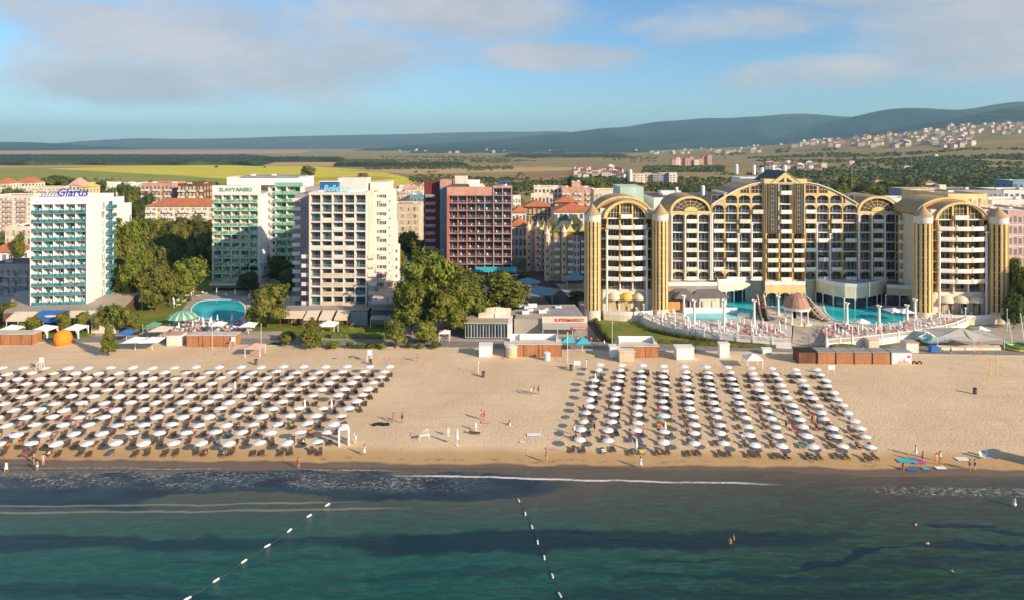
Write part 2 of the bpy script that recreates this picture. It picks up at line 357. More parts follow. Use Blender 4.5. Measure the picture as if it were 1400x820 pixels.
def ridge(prof, D, dd, mat, seed, rough=.10):
    us = [prof[0][0] + (prof[-1][0] - prof[0][0]) * i / 260 for i in range(261)]
    def pv(u):
        for (a, va), (c, vc) in zip(prof, prof[1:]):
            if a <= u <= c: return va + (vc - va) * (u - a) / (c - a)
        return prof[-1][1]
    def sm(u): return sum(pv(min(max(u + k * 9, prof[0][0]), prof[-1][0])) for k in range(-2, 3)) / 5
    bb = MB(); ny = 44; hts = [H + (V0 - sm(u)) * D / F for u in us]
    for j in range(ny + 1):
        t = j / ny; y = D - dd * (1 - t) if t < 1 else D
        for u, hz in zip(us, hts):
            x = (u - U0) * D / F; p = t ** 1.15
            z = hz * p
            amp = hz * rough * 4 * t * (1 - t)
            rv = 1 - abs(N2(x * 5.5 / D * 2 + seed, y / dd * 1.7 + seed, seed)) * 3.2
            z += amp * rv + hz * .04 * N2(x * 40 / D, y * 40 / D, seed) * min(1, 3 * (1 - t) + .25)
            bb.v.append((x, y, max(z, -5 + 0 * t) if t > 0 else -20))
    n = len(us)
    for u, hz in zip(us, hts): bb.v.append(((u - U0) * D / F, D + dd * .8, -20))
    bb.f = [(j * n + i, j * n + i + 1, (j + 1) * n + i + 1, (j + 1) * n + i) for j in range(ny + 1) for i in range(n - 1)]; bb.m = [0] * len(bb.f)
    return struct(bb.build('hills', mat, None, True))
ridge([(-160, 199), (60, 198), (110, 196.5), (140, 192.5), (180, 189), (250, 190.5), (330, 189), (400, 186.5), (480, 185), (560, 183.5), (620, 181.5), (690, 180), (730, 181), (757, 178.5), (790, 182), (900, 186)], 15000, 4500, 'hill_far', 1.3, .07)
ridge([(-200, 193), (-60, 194.5), (30, 194.3), (70, 196), (125, 199.5), (150, 202)], 9500, 2500, 'hill_wood', 4.1)
ridge([(560, 199), (640, 193.5), (700, 188.5), (760, 182.5), (792, 181), (812, 175.5), (845, 175), (868, 173), (890, 166.5), (930, 165), (962, 161.5), (1000, 162), (1046, 158.5), (1094, 155), (1124, 157), (1160, 160.5), (1240, 164), (1300, 170)], 11000, 4200, 'hill_wood', 7.7, .16)
ridge([(1040, 196), (1100, 176), (1150, 163.5), (1180, 157), (1200, 151.5), (1232, 147.5), (1262, 148), (1300, 151), (1322, 150), (1350, 145), (1372, 140.5), (1400, 139), (1460, 138), (1560, 142)], 8000, 2600, 'hill_wood', 2.9, .16)
ridge([(1130, 195), (1210, 178), (1250, 171), (1290, 165.5), (1320, 161), (1345, 154), (1375, 148), (1400, 144.5), (1450, 140), (1560, 138)], 5600, 1500, 'hill_near', 9.2, .12)

# ---------------------------------------------------------------- sea and sand
SEAZ = -.35
def shore_y(X): return 102.0 - .022 * X + .8 * math.sin(X * .055 + 1) + .35 * math.sin(X * .21)
def sand_z(X, Y):
    d = Y - shore_y(X)
    if d < 0: return SEAZ + d * .05
    return SEAZ + .37 * S(d / 11) + .05 * N2(X * .12, Y * .12) * S(d / 8) + (.07 * N2(X * .5, Y * .5, 3) * S((d - 8) / 6))
m, nt, b = nodes('sand'); P = posn(nt); g = nt.nodes.new('ShaderNodeSeparateXYZ'); lk(nt, P, g.inputs[0])
nL = noise_node(nt, .06, 5, .6, P); nM = noise_node(nt, .7, 5, .6, P); nS = noise_node(nt, 3.2, 5, .7, P); vo = nt.nodes.new('ShaderNodeTexVoronoi'); vo.inputs['Scale'].default_value = 1.7; lk(nt, P, vo.inputs['Vector'])
dry = mixc(nt, mapr(nt, nL.outputs[0], .35, .65), (.63, .475, .305), (.71, .555, .365))
dry = mixc(nt, mth(nt, 'MULTIPLY', mapr(nt, nS.outputs[0], .45, .7), .45), dry, (.48, .34, .205))
damp = mixc(nt, nM.outputs[0], (.52, .34, .16), (.45, .30, .14))
wet = mixc(nt, nM.outputs[0], (.19, .125, .075), (.15, .105, .07))
yy = mth(nt, 'ADD', mth(nt, 'ADD', g.outputs[1], mth(nt, 'MULTIPLY', g.outputs[0], .022)), mth(nt, 'MULTIPLY', mth(nt, 'SUBTRACT', noise_node(nt, .09, 4, .55, posn(nt, (1, .3, 1))).outputs[0], .5), 4.5))
c = mixc(nt, mapr(nt, yy, 106.5, 110.0), damp, dry); c = mixc(nt, mapr(nt, yy, 103.4, 104.3), wet, c)
rk = noise_node(nt, 1, 3, .6, posn(nt, (.025, 1.3, 1)), .2); c = mixc(nt, mth(nt, 'MULTIPLY', mapr(nt, rk.outputs[0], .5, .68), mth(nt, 'MULTIPLY', mapr(nt, yy, 108, 112), .30)), c, (.46, .33, .20))
# weed line left by the last tide
wl = mth(nt, 'MULTIPLY', mapr(nt, mth(nt, 'ABSOLUTE', mth(nt, 'SUBTRACT', yy, 105.0)), .9, .1), mapr(nt, noise_node(nt, .5, 5, .7, P).outputs[0], .52, .62))
c = mixc(nt, mth(nt, 'MULTIPLY', wl, .5), c, (.12, .11, .035)); lk(nt, c, b.inputs['Base Color'])
lk(nt, mapr(nt, yy, 102.8, 104.6, .30, .95), b.inputs['Roughness']); b.inputs['Specular IOR Level'].default_value = .35
hgt = mth(nt, 'ADD', mth(nt, 'MULTIPLY', nS.outputs[0], .7), mth(nt, 'MULTIPLY', mapr(nt, vo.outputs['Distance'], 0, .55), .8))
hgt = mth(nt, 'MULTIPLY', hgt, mapr(nt, yy, 104.5, 111)); bump(nt, b, hgt, .36, .14); M['sand'] = m
xs = [-240 + 1.0 * i for i in range(481)]; ysn = [84 + 1.0 * i for i in range(84)]
def prom(X): return 164.6 - .047 * X
struct(grid_mesh(xs, ysn, lambda x, y: (x, y if y < 160 else 160 + (y - 160) * (prom(x) - 162.2) / 7.0, sand_z(x, y) if y < 158 else sand_z(x, 157.9) * (1 - (y - 158) / 9)), 'sand_beach', 'sand'))
m, nt, b = nodes('sea'); P = posn(nt); g = nt.nodes.new('ShaderNodeSeparateXYZ'); lk(nt, P, g.inputs[0])
d1 = noise_node(nt, .05, 5, .6, P); d2 = noise_node(nt, .3, 4, .6, posn(nt, (.5, 1, 1)))
Y_ = mth(nt, 'ADD', g.outputs[1], mth(nt, 'ADD', mth(nt, 'MULTIPLY', mth(nt, 'SUBTRACT', d1.outputs[0], .5), 7.), mth(nt, 'MULTIPLY', mth(nt, 'SUBTRACT', d2.outputs[0], .5), 3.6)))
X_ = mth(nt, 'ADD', g.outputs[0], mth(nt, 'MULTIPLY', mth(nt, 'SUBTRACT', d1.outputs['Color'], .5), 8.))
t = mapr(nt, Y_, 66, 102, 0, 1, False)
base = ramp(nt, t, [(.0, (.003, .050, .043)), (.33, (.005, .078, .070)), (.50, (.016, .086, .074)), (.64, (.040, .082, .070)), (.80, (.085, .085, .074)), (.93, (.13, .10, .075))])
rgt = ramp(nt, t, [(.0, (.004, .033, .018)), (.33, (.008, .042, .028)), (.50, (.020, .052, .036)), (.70, (.040, .058, .045)), (.88, (.075, .070, .055)), (.97, (.13, .10, .07))])
c = mixc(nt, mapr(nt, X_, -10, 45), base.outputs[0], rgt.outputs[0])
def eb(cx_, cy, rx, ry, slope=0., soft=.25):
    dx = mth(nt, 'SUBTRACT', X_, cx_); a = mth(nt, 'DIVIDE', dx, rx)
    e = mth(nt, 'DIVIDE', mth(nt, 'SUBTRACT', mth(nt, 'SUBTRACT', Y_, cy), mth(nt, 'MULTIPLY', dx, slope)), ry)
    return mapr(nt, mth(nt, 'ADD', mth(nt, 'MULTIPLY', a, a), mth(nt, 'MULTIPLY', e, e)), 1 + soft, 1 - soft)
wd = [(eb(-58, 83.2, 34, 1.5, 0.0, .6), .75), (eb(8, 83.6, 34, 2.2, .03, .5), .85), (eb(26, 76.5, 17, .7, 0, .5), .6), (eb(-52, 74.2, 24, 1.1, 0, .6), .5), (eb(40, 80.2, 9, .55, .22, .5), .9), (eb(58, 82.6, 9, .9, .0, .5), .9),
      (eb(57.5, 87.5, 4.5, .6, -.05, .4), .9), (eb(30, 73.5, 30, 1.2, .02, .6), .5), (eb(50, 79, 9, .9, 0, .6), .5), (eb(-5, 77.5, 14, .7, .05, .6), .45)]
wd += [(eb(66, 85.6, 7, .45, -.1, .4), .85), (eb(70, 80.5, 6, .5, .1, .5), .7), (eb(62, 77.5, 7, .7, .1, .6), .6), (eb(20, 79.6, 6, .35, .1, .5), .7), (eb(-30, 79.5, 12, .5, .05, .5), .35)]
wvc = noise_node(nt, 1.1, 4, .6, posn(nt, (.35, 1.5, 1)), .7)
c = mixc(nt, mapr(nt, wvc.outputs[0], .42, .68), c, mixc(nt, .34, c, (.05, .15, .14)))
for f, k in wd: c = mixc(nt, mth(nt, 'MULTIPLY', f, k), c, (.001, .020, .040))
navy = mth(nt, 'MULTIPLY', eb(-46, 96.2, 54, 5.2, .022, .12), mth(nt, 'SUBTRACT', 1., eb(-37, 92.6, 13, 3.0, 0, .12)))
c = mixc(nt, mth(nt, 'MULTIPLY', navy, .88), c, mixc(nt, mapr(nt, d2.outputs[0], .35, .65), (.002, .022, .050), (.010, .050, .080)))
# a pale line where the bar breaks, and streaky foam
def line(a, bs_, w_, x0, x1, so=4):
    dlt = mth(nt, 'ABSOLUTE', mth(nt, 'SUBTRACT', mth(nt, 'SUBTRACT', mth(nt, 'ADD', g.outputs[1], mth(nt, 'MULTIPLY', mth(nt, 'SUBTRACT', d1.outputs[0], .5), 3.)), a), mth(nt, 'MULTIPLY', g.outputs[0], bs_)))
    return mth(nt, 'MULTIPLY', mapr(nt, dlt, w_, w_ * .3), mth(nt, 'MULTIPLY', mapr(nt, g.outputs[0], x0, x0 + so), mapr(nt, g.outputs[0], x1, x1 - so)))
fn = noise_node(nt, 2.6, 6, .75, posn(nt, (.55, 1, 1)), .8); fn2 = noise_node(nt, .22, 4, .6, posn(nt, (.5, 1, 1)))
pale = mth(nt, 'MAXIMUM', line(93.0, .02, .32, -78, -17, 12), line(91.2, .018, .35, -80, -12, 10))
c = mixc(nt, mth(nt, 'MULTIPLY', pale, .62), c, (.30, .27, .20))
streak = mth(nt, 'MULTIPLY', mapr(nt, fn.outputs[0], .47, .66), mth(nt, 'MULTIPLY', line(98.2, -.018, 3.6, -95, 0, 18), mapr(nt, fn2.outputs[0], .34, .58)))
edge = mth(nt, 'MULTIPLY', line(99.6, -.055, .36, -20, 40, 10), mapr(nt, mth(nt, 'ADD', mth(nt, 'MULTIPLY', fn.outputs[0], .6), mth(nt, 'MULTIPLY', fn2.outputs[0], .4)), .38, .52))
edge2 = mth(nt, 'MULTIPLY', line(97.2, -.02, 1.7, 44, 110, 14), mapr(nt, fn.outputs[0], .50, .66))
edge3 = mth(nt, 'MULTIPLY', line(101.6, -.018, .22, -110, -14, 8), mapr(nt, fn.outputs[0], .40, .6))
foam = mth(nt, 'MAXIMUM', mth(nt, 'MAXIMUM', mth(nt, 'MULTIPLY', streak, .6), edge), mth(nt, 'MAXIMUM', mth(nt, 'MULTIPLY', edge2, .7), mth(nt, 'MULTIPLY', edge3, .6)))
c = mixc(nt, foam, c, (.72, .72, .72)); lk(nt, c, b.inputs['Base Color'])
lk(nt, mapr(nt, foam, 0, 1, .16, .8), b.inputs['Roughness']); b.inputs['Specular IOR Level'].default_value = .13
wv = noise_node(nt, 2.2, 5, .65, posn(nt, (.7, 1.2, 1)), .3); wv2 = noise_node(nt, .45, 3, .5, posn(nt, (.4, 1.5, 1)), .6)
bump(nt, b, mth(nt, 'ADD', mth(nt, 'ADD', mth(nt, 'MULTIPLY', wv.outputs[0], .36), mth(nt, 'MULTIPLY', wv2.outputs[0], .6)), mth(nt, 'MULTIPLY', foam, .12)), .85, .55); M['sea'] = m
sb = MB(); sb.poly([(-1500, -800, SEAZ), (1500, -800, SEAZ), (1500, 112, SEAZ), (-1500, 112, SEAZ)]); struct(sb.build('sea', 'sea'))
# promenade
pm('promenade', (.25, .23, .21), .85, .15, .6, False); pm('kerb', (.45, .42, .38), .85, .1, 1, False)
pb = MB(); kb = MB()
for i in range(60):
    x0, x1 = -240 + 8 * i, -232 + 8 * i
    pb.poly([(x0, prom(x0) - 2.6, .14), (x1, prom(x1) - 2.6, .14), (x1, prom(x1) + 3, .14), (x0, prom(x0) + 3, .14)])
    for o, w_ in ((-2.85, .25), (3, .25)):
        kb.add([(x, prom(x) + o + dy, z) for z in (-.2, .2) for x, dy in ((x0, 0), (x1, 0), (x1, w_), (x0, w_))], [(0, 1, 5, 4), (4, 5, 6, 7), (2, 3, 7, 6)])
struct(pb.build('promenade', 'promenade')); struct(kb.build('kerb', 'kerb'))
# hotel grounds behind the promenade: paved strip of land
gb = MB(); gb.poly([(-240, 179, .05), (-240, 260, .05), (-70, 240, .05), (110, 240, .05), (200, 240, .05), (200, 158, .05), (60, 165, .05), (-70, 170.5, .05)]); struct(gb.build('pavement', 'paving'))

# ---------------------------------------------------------------- air
hz = MB(); hz.box(-19000, 19000, -900, 20500, -40, 660)
m = bpy.data.materials.new('air'); m.use_nodes = True; nt = m.node_tree; nt.nodes.remove(nt.nodes['Principled BSDF'])
pv_ = nt.nodes.new('ShaderNodeVolumePrincipled'); pv_.inputs['Color'].default_value = (.40, .75, 1, 1); pv_.inputs['Density'].default_value = 6.2e-5; pv_.inputs['Anisotropy'].default_value = .1
lk(nt, pv_.outputs[0], nt.nodes['Material Output'].inputs['Volume']); M['air'] = m
HAZE = tag(hz.build('haze', 'air'), kind='stuff')
# ---------------------------------------------------------------- trees
def leafq(b, p, n, s, rs):
    n = n.normalized(); t = n.orthogonal().normalized(); t.rotate(Matrix.Rotation(rs.uniform(0, 6.28), 3, n)); q = n.cross(t)
    a, c = s * rs.uniform(.6, 1.2), s * rs.uniform(.5, 1.0)
    b.add([p - t * a - q * c * .3, p + q * c - t * a * .2, p + t * a + q * c * .2, p - q * c + t * a * .3], [(0, 1, 2, 3)])
def crown_mesh(name, lobes, nleaf, size, mat, seed, inner=.8):
    """lobes: (x,y,z,rx,ry,rz) in units of the tree's own metres"""
    rs = random.Random(seed); b = MB(); tot = sum(l[3] * l[5] for l in lobes)
    for (x, y, z, rx, ry, rz) in lobes:
        k = int(nleaf * rx * rz / tot); c = Vector((x, y, z))
        # twig clumps on the lobe
        for _ in range(max(4, k // 7)):
            d = Vector((rs.gauss(0, 1), rs.gauss(0, 1), rs.gauss(0, 1))).normalized()
            if d.z < -.55: d.z *= -.4; d.normalize()
            rr = rs.uniform(.72, 1.12) * (1 + .25 * N2(d.x * 2 + x + seed, d.y * 2, d.z * 2))
            cp = c + Vector((d.x * rx, d.y * ry, d.z * rz)) * rr
            for _ in range(7):
                o = Vector((rs.gauss(0, 1), rs.gauss(0, 1), rs.gauss(0, .7))) * size * 1.0
                leafq(b, cp + o, d + Vector((rs.gauss(0, .5), rs.gauss(0, .5), rs.gauss(0, .5) + .25)), size, rs)
        # darker heart of the crown, itself uneven
        n1, n2 = 9, 6
        vs = []
        for j in range(n2 + 1):
            for i in range(n1):
                th = math.pi * j / n2; ph = 2 * math.pi * i / n1
                d = Vector((math.sin(th) * math.cos(ph), math.sin(th) * math.sin(ph), math.cos(th)))
                r = inner * (1 + .35 * N2(d.x * 1.7 + seed, d.y * 1.7 + x, d.z * 1.7 + z))
                vs.append((x + d.x * rx * r, y + d.y * ry * r, z + d.z * rz * r))
        b.add(vs, [(j * n1 + i, j * n1 + (i + 1) % n1, (j + 1) * n1 + (i + 1) % n1, (j + 1) * n1 + i) for j in range(n2) for i in range(n1)])
    return b.mesh(name, [mat])
def trunk_mesh(name, h, r, limbs, seed):
    rs = random.Random(seed); b = MB(); x = y = 0; p = Vector((0, 0, -.3)); rr = r * 1.25
    for k in range(3):
        q = Vector((rs.uniform(-.1, .1) * h * .3, rs.uniform(-.1, .1) * h * .3, h * (k + 1) / 3)); b.tube(p, q, rr, rr * .75, 8); p = q; rr *= .75
    for _ in range(limbs):
        a = rs.uniform(0, 6.28); z0 = h * rs.uniform(.5, 1); L = h * rs.uniform(.4, .9)
        b.tube((0, 0, z0), (math.cos(a) * L * .7, math.sin(a) * L * .7, z0 + L * .8), r * .45, r * .12, 6)
    return b.mesh(name, ['trunk'])
def lob(n, W, Hh, z0, seed, cone=False):
    rs = random.Random(seed); L = []
    for i in range(n):
        t = (i + .5) / n
        if cone: r = W * .5 * (1 - t) ** .8 + .3; z = z0 + (Hh - z0) * t; a = rs.uniform(0, 6.28); L.append((math.cos(a) * r * .25, math.sin(a) * r * .25, z, r * .85, r * .85, (Hh - z0) / n * 1.1))
        else:
            a = i * 2.4 + rs.uniform(-.4, .4); t2 = rs.uniform(.12, .88); env = math.sin(math.pi * (t2 * .8 + .18)) ** .7
            r = W * .5 * env; s = rs.uniform(.36, .52)
            L.append((math.cos(a) * r * .62, math.sin(a) * r * .62, z0 + (Hh - z0) * t2, W * .5 * s, W * .5 * s, (Hh - z0) * s * .42))
    if not cone: L.append((0, 0, z0 + (Hh - z0) * .55, W * .33, W * .33, (Hh - z0) * .38))
    zt = max(l[2] + l[5] for l in L); k = (Hh - .1 - z0) / (zt - z0); e = max(abs(l[0]) + l[3] for l in L); q = min(1.5, W * .5 / e)
    return [(x * q, y * q, z0 + (z - z0) * k, rx * q, ry * q, rz * k) for x, y, z, rx, ry, rz in L]
# prototypes are 10 m tall, W wide
PROTO = {}
def proto(kind, W, z0, nl, n, size, mat, seed, cone=False, trunk=(3, .25, 6)):
    PROTO.setdefault(kind, []).append((crown_mesh('crown', lob(n, W, 10, z0, seed, cone), nl, size, mat, seed), trunk_mesh('trunk', trunk[0], trunk[1], trunk[2], seed), W))
for s_ in (1, 2, 3): proto('broad', 9.5, 1.6, 4200, 13, .30, 'leaf', s_)
for s_ in (4, 5): proto('dark', 9, 1.2, 3200, 12, .32, 'leaf_dark', s_)
for s_ in (6, 7): proto('olive', 9, 1.4, 3200, 12, .30, 'leaf_olive', s_)
for s_ in (8, 9): proto('bright', 8, 1.5, 2600, 11, .26, 'leaf_bright', s_)
for s_ in (11, 12): proto('poplar', 3.6, .8, 2600, 12, .24, 'leaf', s_, False, (6, .18, 4))
for s_ in (13,): proto('conifer', 4.6, .6, 2400, 8, .26, 'leaf_dark', s_, True, (8, .18, 0))
for s_ in (14, 15): proto('cypress', 8, 1.5, 2400, 9, .26, 'leaf_bright', s_, True, (5, .22, 5))
for s_ in (16, 17): proto('shrub', 11, .0, 1500, 8, .55, 'leaf', s_, False, (2, .3, 3))
for s_ in (18,): proto('shrub_dark', 11, .0, 1400, 8, .55, 'leaf_olive', s_, False, (2, .3, 3))
NT = [0]
def tree(kind, u, vtop, wpx, Y=None, vb=None, name='broadleaf_tree', label=None, cat='tree', group=None, z0=0.):
    """top at pixel row vtop, standing at distance Y (or at base row vb)"""
    if Y is None: Y = dep(vb, z0)
    x = XX(u, Y); h = ZZ(vtop, Y) - z0; W = wpx * Y / F; NT[0] += 1
    cr, tr_, pw = PROTO[kind][NT[0] % len(PROTO[kind])]
    t = thing(name, label, cat, (x, Y, z0), NT[0] * 1.7 % 6.28, group); t.scale = (W / pw, W / pw, h / 10)
    ob('trunk', tr_, t); ob('crown', cr, t); return t
BL = 'broadleaf_tree'
tree('broad', 588, 343, 84, 181, label='tallest and broadest dark green tree beside the grey flat-roofed beach bar')
tree('broad', 626, 360, 72, 188, label='rounded green tree just right of the tallest tree, before the red balcony hotel')
tree('broad', 563, 383, 62, 174, label='dense lower green tree adjoining the tallest tree on its left side')
tree('broad', 612, 390, 66, 172, label='dense lower green tree in front of the tallest tree, by the glass pavilion')
tree('broad', 640, 388, 56, 178, label='dense lower green tree between the tallest tree and the glass pavilion roof')
tree('broad', 690, 372, 70, 192, label='round dark green tree standing before the blue awning of the red balcony hotel')
tree('olive', 541, 436, 34, None, 475, label='small dense tree at the promenade left of the bright yellow-green one')
tree('bright', 582, 438, 34, None, 470, label='small bright yellow-green tree on the promenade under the tallest tree')
tree('olive', 366, 388, 62, 181, label='large olive green tree between the hotel pool and the twelve-storey hotel')
tree('cypress', 426, 433, 40, None, 474, 'conical_tree', 'yellow-green pointed tree standing on the sand edge before the beige awnings')
tree('cypress', 147, 434, 26, None, 486, 'young_tree', 'thin young tree standing alone on the sand beside the orange kiosk')
tree('shrub_dark', 392, 452, 22, None, 466, 'bush', 'dark purplish bush at the foot of the olive tree by the pool', 'bush')
tree('shrub_dark', 392, 459, 12, None, 474, 'bush', 'small round dark bush on the sand by the promenade', 'bush')
tree('shrub', 455, 466, 22, None, 475, 'bush', 'low green bush right of the yellow-green pointed tree', 'bush')
for i, (u, vt, w_, Y) in enumerate([(168, 300, 27, 214), (180, 294, 28, 220), (193, 302, 26, 224), (163, 322, 24, 211), (174, 312, 24, 213)]):
    tree('poplar', u, vt, w_, Y, None, 'poplar_tree', 'tall slender poplar, %s from the white balcony tower' % od([4, 5, 6, 1, 2][i] if i < 3 else i - 1 if False else [2, 4, 5, 1, 3][i]), 'tree', 'poplars behind the white balcony tower')
lb = ['mid green tree right of the white balcony tower, by the poplars', 'rounded green tree behind the striped green canopy', 'broad green tree left of the pool, under the park trees', 'dark green tree between poplars and the pool terrace', 'green tree nearest the white balcony tower at its foot']
for i, (u, vt, w_, Y) in enumerate([(186, 344, 44, 205), (214, 362, 50, 200), (260, 352, 52, 212), (232, 372, 40, 206), (170, 362, 34, 207)]): tree(['broad', 'olive', 'broad', 'olive', 'broad'][i], u, vt, w_, Y, None, BL, lb[i])
rs = random.Random(5); k = 0
for r_, (vt, Y) in enumerate([(297, 330), (305, 300), (318, 272), (334, 250)]):
    us = range(196, 296, 14) if r_ < 2 else range(202, 300, 15)
    for j, u in enumerate(us):
        k += 1; tree('olive' if (j + r_) % 3 else 'dark', u + rs.uniform(-4, 4), vt + rs.uniform(-3, 5), 24 + rs.uniform(-2, 6), Y, None, BL,
            'park tree before the orange-roofed block, %s row from the back, %s from the poplars' % (od(r_ + 1), od(j + 1)), 'tree', 'trees of the park behind the pool')
for i, (u, vt, w_, Y) in enumerate([(345, 352, 34, 232), (362, 343, 36, 240), (384, 350, 36, 236), (396, 368, 30, 222), (340, 372, 30, 222)]):
    tree('dark', u, vt, w_, Y, None, BL, 'dark shaded tree between the green and cream hotels, %s from the left' % od([2, 3, 4, 5, 1][i]), 'tree', 'shaded trees between the hotels')
tree('broad', 556, 316, 38, 275, label='rounded green tree between the beige block and the red hotel')
tree('broad', 572, 326, 26, 262, label='green tree against the dark red wing of the balcony hotel')
tree('broad', 545, 342, 22, 245, label='small green tree beside the stepped rear of the twelve-storey hotel')
for i, u in enumerate((478, 492, 507, 522, 560, 575, 596, 384, 372)): tree('shrub' if i % 2 else 'shrub_dark', u, 466.5 + i % 3, 11 + i % 4 * 2, None, 476 if u > 400 else 470, 'bush', 'low bush on the sand edge below the long hedge, %s' % ('%s from the left' % od([3, 4, 5, 6, 7, 8, 9, 2, 1][i])), 'bush', 'low bushes along the sand edge')
# left edge
tree('olive', 8, 414, 32, 186, label='yellowish green tree at the far left end of the promenade')
tree('poplar', 26, 318, 16, 262, None, 'poplar_tree', 'pointed green tree before the yellow wall left of the white balcony tower')
tree('dark', 10, 372, 26, 225, label='dark shaded tree beside the low grey balcony building at the left')
for i, (u, vt, w_, vb) in enumerate([(48, 432, 22, 457), (88, 426, 22, 456), (112, 426, 20, 456), (140, 418, 26, 455), (160, 416, 30, 455), (178, 420, 24, 455), (30, 440, 16, 458)]):
    tree('olive' if i % 2 else 'shrub', u, vt, w_, None, vb, BL, ['small garden tree behind the leftmost pair of white gazebos', 'round garden tree in front of the blue awning', 'round garden tree behind the third white gazebo', 'small reddish green tree beside the yellow kiosk', 'leafy garden tree behind the yellow kiosk', 'leafy garden tree between yellow kiosk and green parasol', 'low bush behind the first white gazebo'][i])
tree('bright', 186, 438, 20, None, 458, 'bush', 'bright green bush beside the pale kiosk and green parasol', 'bush')
# right edge
for i, (u, vt, w_, Y) in enumerate([(1390, 352, 34, 186), (1404, 366, 40, 182), (1384, 376, 26, 190), (1386, 400, 26, 180)]):
    tree('broad' if i < 2 else 'dark', u, vt, w_, Y, None, BL, ['tall green tree beside the rightmost round yellow tower', 'broad tree cut by the right edge of the picture', 'dark tree between the last yellow tower and the pink block', 'lower dark tree at the foot of the rightmost yellow tower'][i])
# trees on the road beside the golden hotel and in the town
for i, (u, vt, w_, Y) in enumerate([(790, 398, 28, 212), (800, 408, 22, 206), (782, 412, 18, 206), (742, 400, 14, 222), (716, 372, 14, 250), (728, 330, 12, 300), (715, 310, 14, 330)]):
    tree('dark' if i < 3 else 'olive', u, vt, w_, Y, None, BL, ['dark shaded tree left of the leftmost round yellow tower', 'dark tree at the foot of the leftmost round yellow tower', 'small dark tree beside the supermarket roof', 'small tree beside the blue canopy pavilion', 'small tree at the right corner of the red hotel', 'small tree among orange roofs behind the turreted block', 'roundish tree right of the red hotel near orange roofs'][i])
# taller trees farther off
k = 0
for (u, vt, w_, Y) in [(1160, 241, 34, 560), (1150, 250, 22, 520), (1178, 252, 26, 540), (1196, 250, 30, 545), (1216, 246, 34, 560), (1238, 248, 32, 550), (1256, 247, 30, 565), (1184, 262, 26, 500), (1210, 262, 30, 500), (1235, 262, 30, 505), (1262, 256, 28, 560), (1284, 250, 26, 570), (1352, 253, 18, 600), (1300, 258, 24, 560),
        (1325, 262, 20, 520), (820, 246, 16, 640), (805, 244, 20, 650), (782, 240, 14, 700), (1322, 250, 14, 700), (1372, 258, 20, 540), (1392, 250, 20, 600)]:
    k += 1; tree('broad' if k % 3 else 'dark', u, vt, w_, Y, None, BL, 'tall tree of the belt behind the golden hotel, %s from the antenna mast' % od(k), 'tree', 'tree belt behind the golden hotel')
for i, (u, vt, w_, vb) in enumerate([(421, 226.5, 20, 244), (496, 237, 17, 246), (296, 226.5, 5, 230), (362, 227.5, 4, 230)]): tree('olive', u, vt, w_, None, vb, BL, ['lone round tree standing in the yellow field behind the hotels', 'low round tree in the yellow field behind the lift house', 'tiny lone tree on the far stubble field, first from the left', 'tiny lone tree on the far stubble field, second from the left'][i])
for i, (u, vt, w_, Y) in enumerate([(62, 243, 22, 760), (76, 240, 26, 780), (92, 242, 22, 770), (104, 244, 18, 740), (10, 256, 26, 470), (26, 258, 22, 460), (40, 262, 16, 440), (136, 247, 20, 600), (150, 256, 20, 480), (172, 250, 26, 500), (190, 254, 26, 480), (202, 262, 20, 430), (180, 262, 24, 430), (188, 276, 20, 380), (278, 246, 14, 640), (288, 250, 22, 600), (286, 262, 14, 500), (270, 250, 12, 620)]):
    tree('dark' if i % 2 else 'olive', u, vt, w_, Y, None, BL, 'tree among town roofs beyond the white balcony tower, %s in the group' % od(i + 1), 'tree', 'trees in the town behind the left hotels')
# hedges and lawns
def hedge(pts, w_, h, label, mat='hedge_leaf'):
    b = MB(); rs = random.Random(int(pts[0][0] * 7)); L = [Vector((*p[:2], 0)) for p in pts]
    for p, q in zip(L, L[1:]):
        d = q - p; n = d.length; e = d.normalized(); s = Vector((-e.y, e.x, 0)); k = max(2, int(n / .7))
        ring = [(-.5, 0), (-.48, .55), (-.40, .93), (0, 1.0), (.40, .93), (.48, .55), (.5, 0)]; vs = []
        for i in range(k + 1):
            c = p + d * i / k
            for (a, z) in ring:
                j = 1 + .22 * N2(c.x * 1.3 + a, c.y * 1.3, z * 2); pt = c + s * a * w_ * j; vs.append((pt.x, pt.y, z * h * j))
        b.add(vs, [(i * 7 + j, i * 7 + j + 1, i * 7 + 8 + j, i * 7 + 7 + j) for i in range(k) for j in range(6)] + [(0, 1, 2, 3, 4, 5, 6), tuple(k * 7 + j for j in range(6, -1, -1))])
        for _ in range(int(n * w_ * 9)):
            c = p + d * rs.random() + s * rs.uniform(-.5, .5) * w_; leafq(b, Vector((c.x, c.y, h * rs.uniform(.4, 1.06))), Vector((rs.gauss(0, .5), rs.gauss(0, .5) - .4, 1)), .16, rs)
    return tag(b.build('hedge', mat), label, 'hedge')
def G2(*uv): return [tuple(GP(u, v)[:2]) for u, v in uv]
hedge(G2((52, 460), (92, 460.5), (124, 461)), 1.3, 1.1, 'clipped green hedge beside the three white gazebos')
hedge(G2((395, 461), (420, 462)), 2.0, 1.3, 'bright green hedge left of the yellow-green pointed tree')
hedge(G2((455, 461), (492, 462), (528, 462)), 2.6, 1.3, 'long bright green hedge before the beige restaurant awnings')
hedge(G2((452, 452), (500, 453)), 1.2, 1.1, 'narrow planted hedge row among the restaurant flower beds')
hedge(G2((806, 424), (812, 436), (826, 458), (838, 470)), 1.1, 1.2, 'brownish hedge along the left edge of the lawn', 'leaf_olive')
hedge(G2((900, 469), (960, 472), (1010, 474.5), (1060, 475.5)), 1.2, 1.0, 'long clipped hedge between the lawn and the promenade', 'leaf_olive')
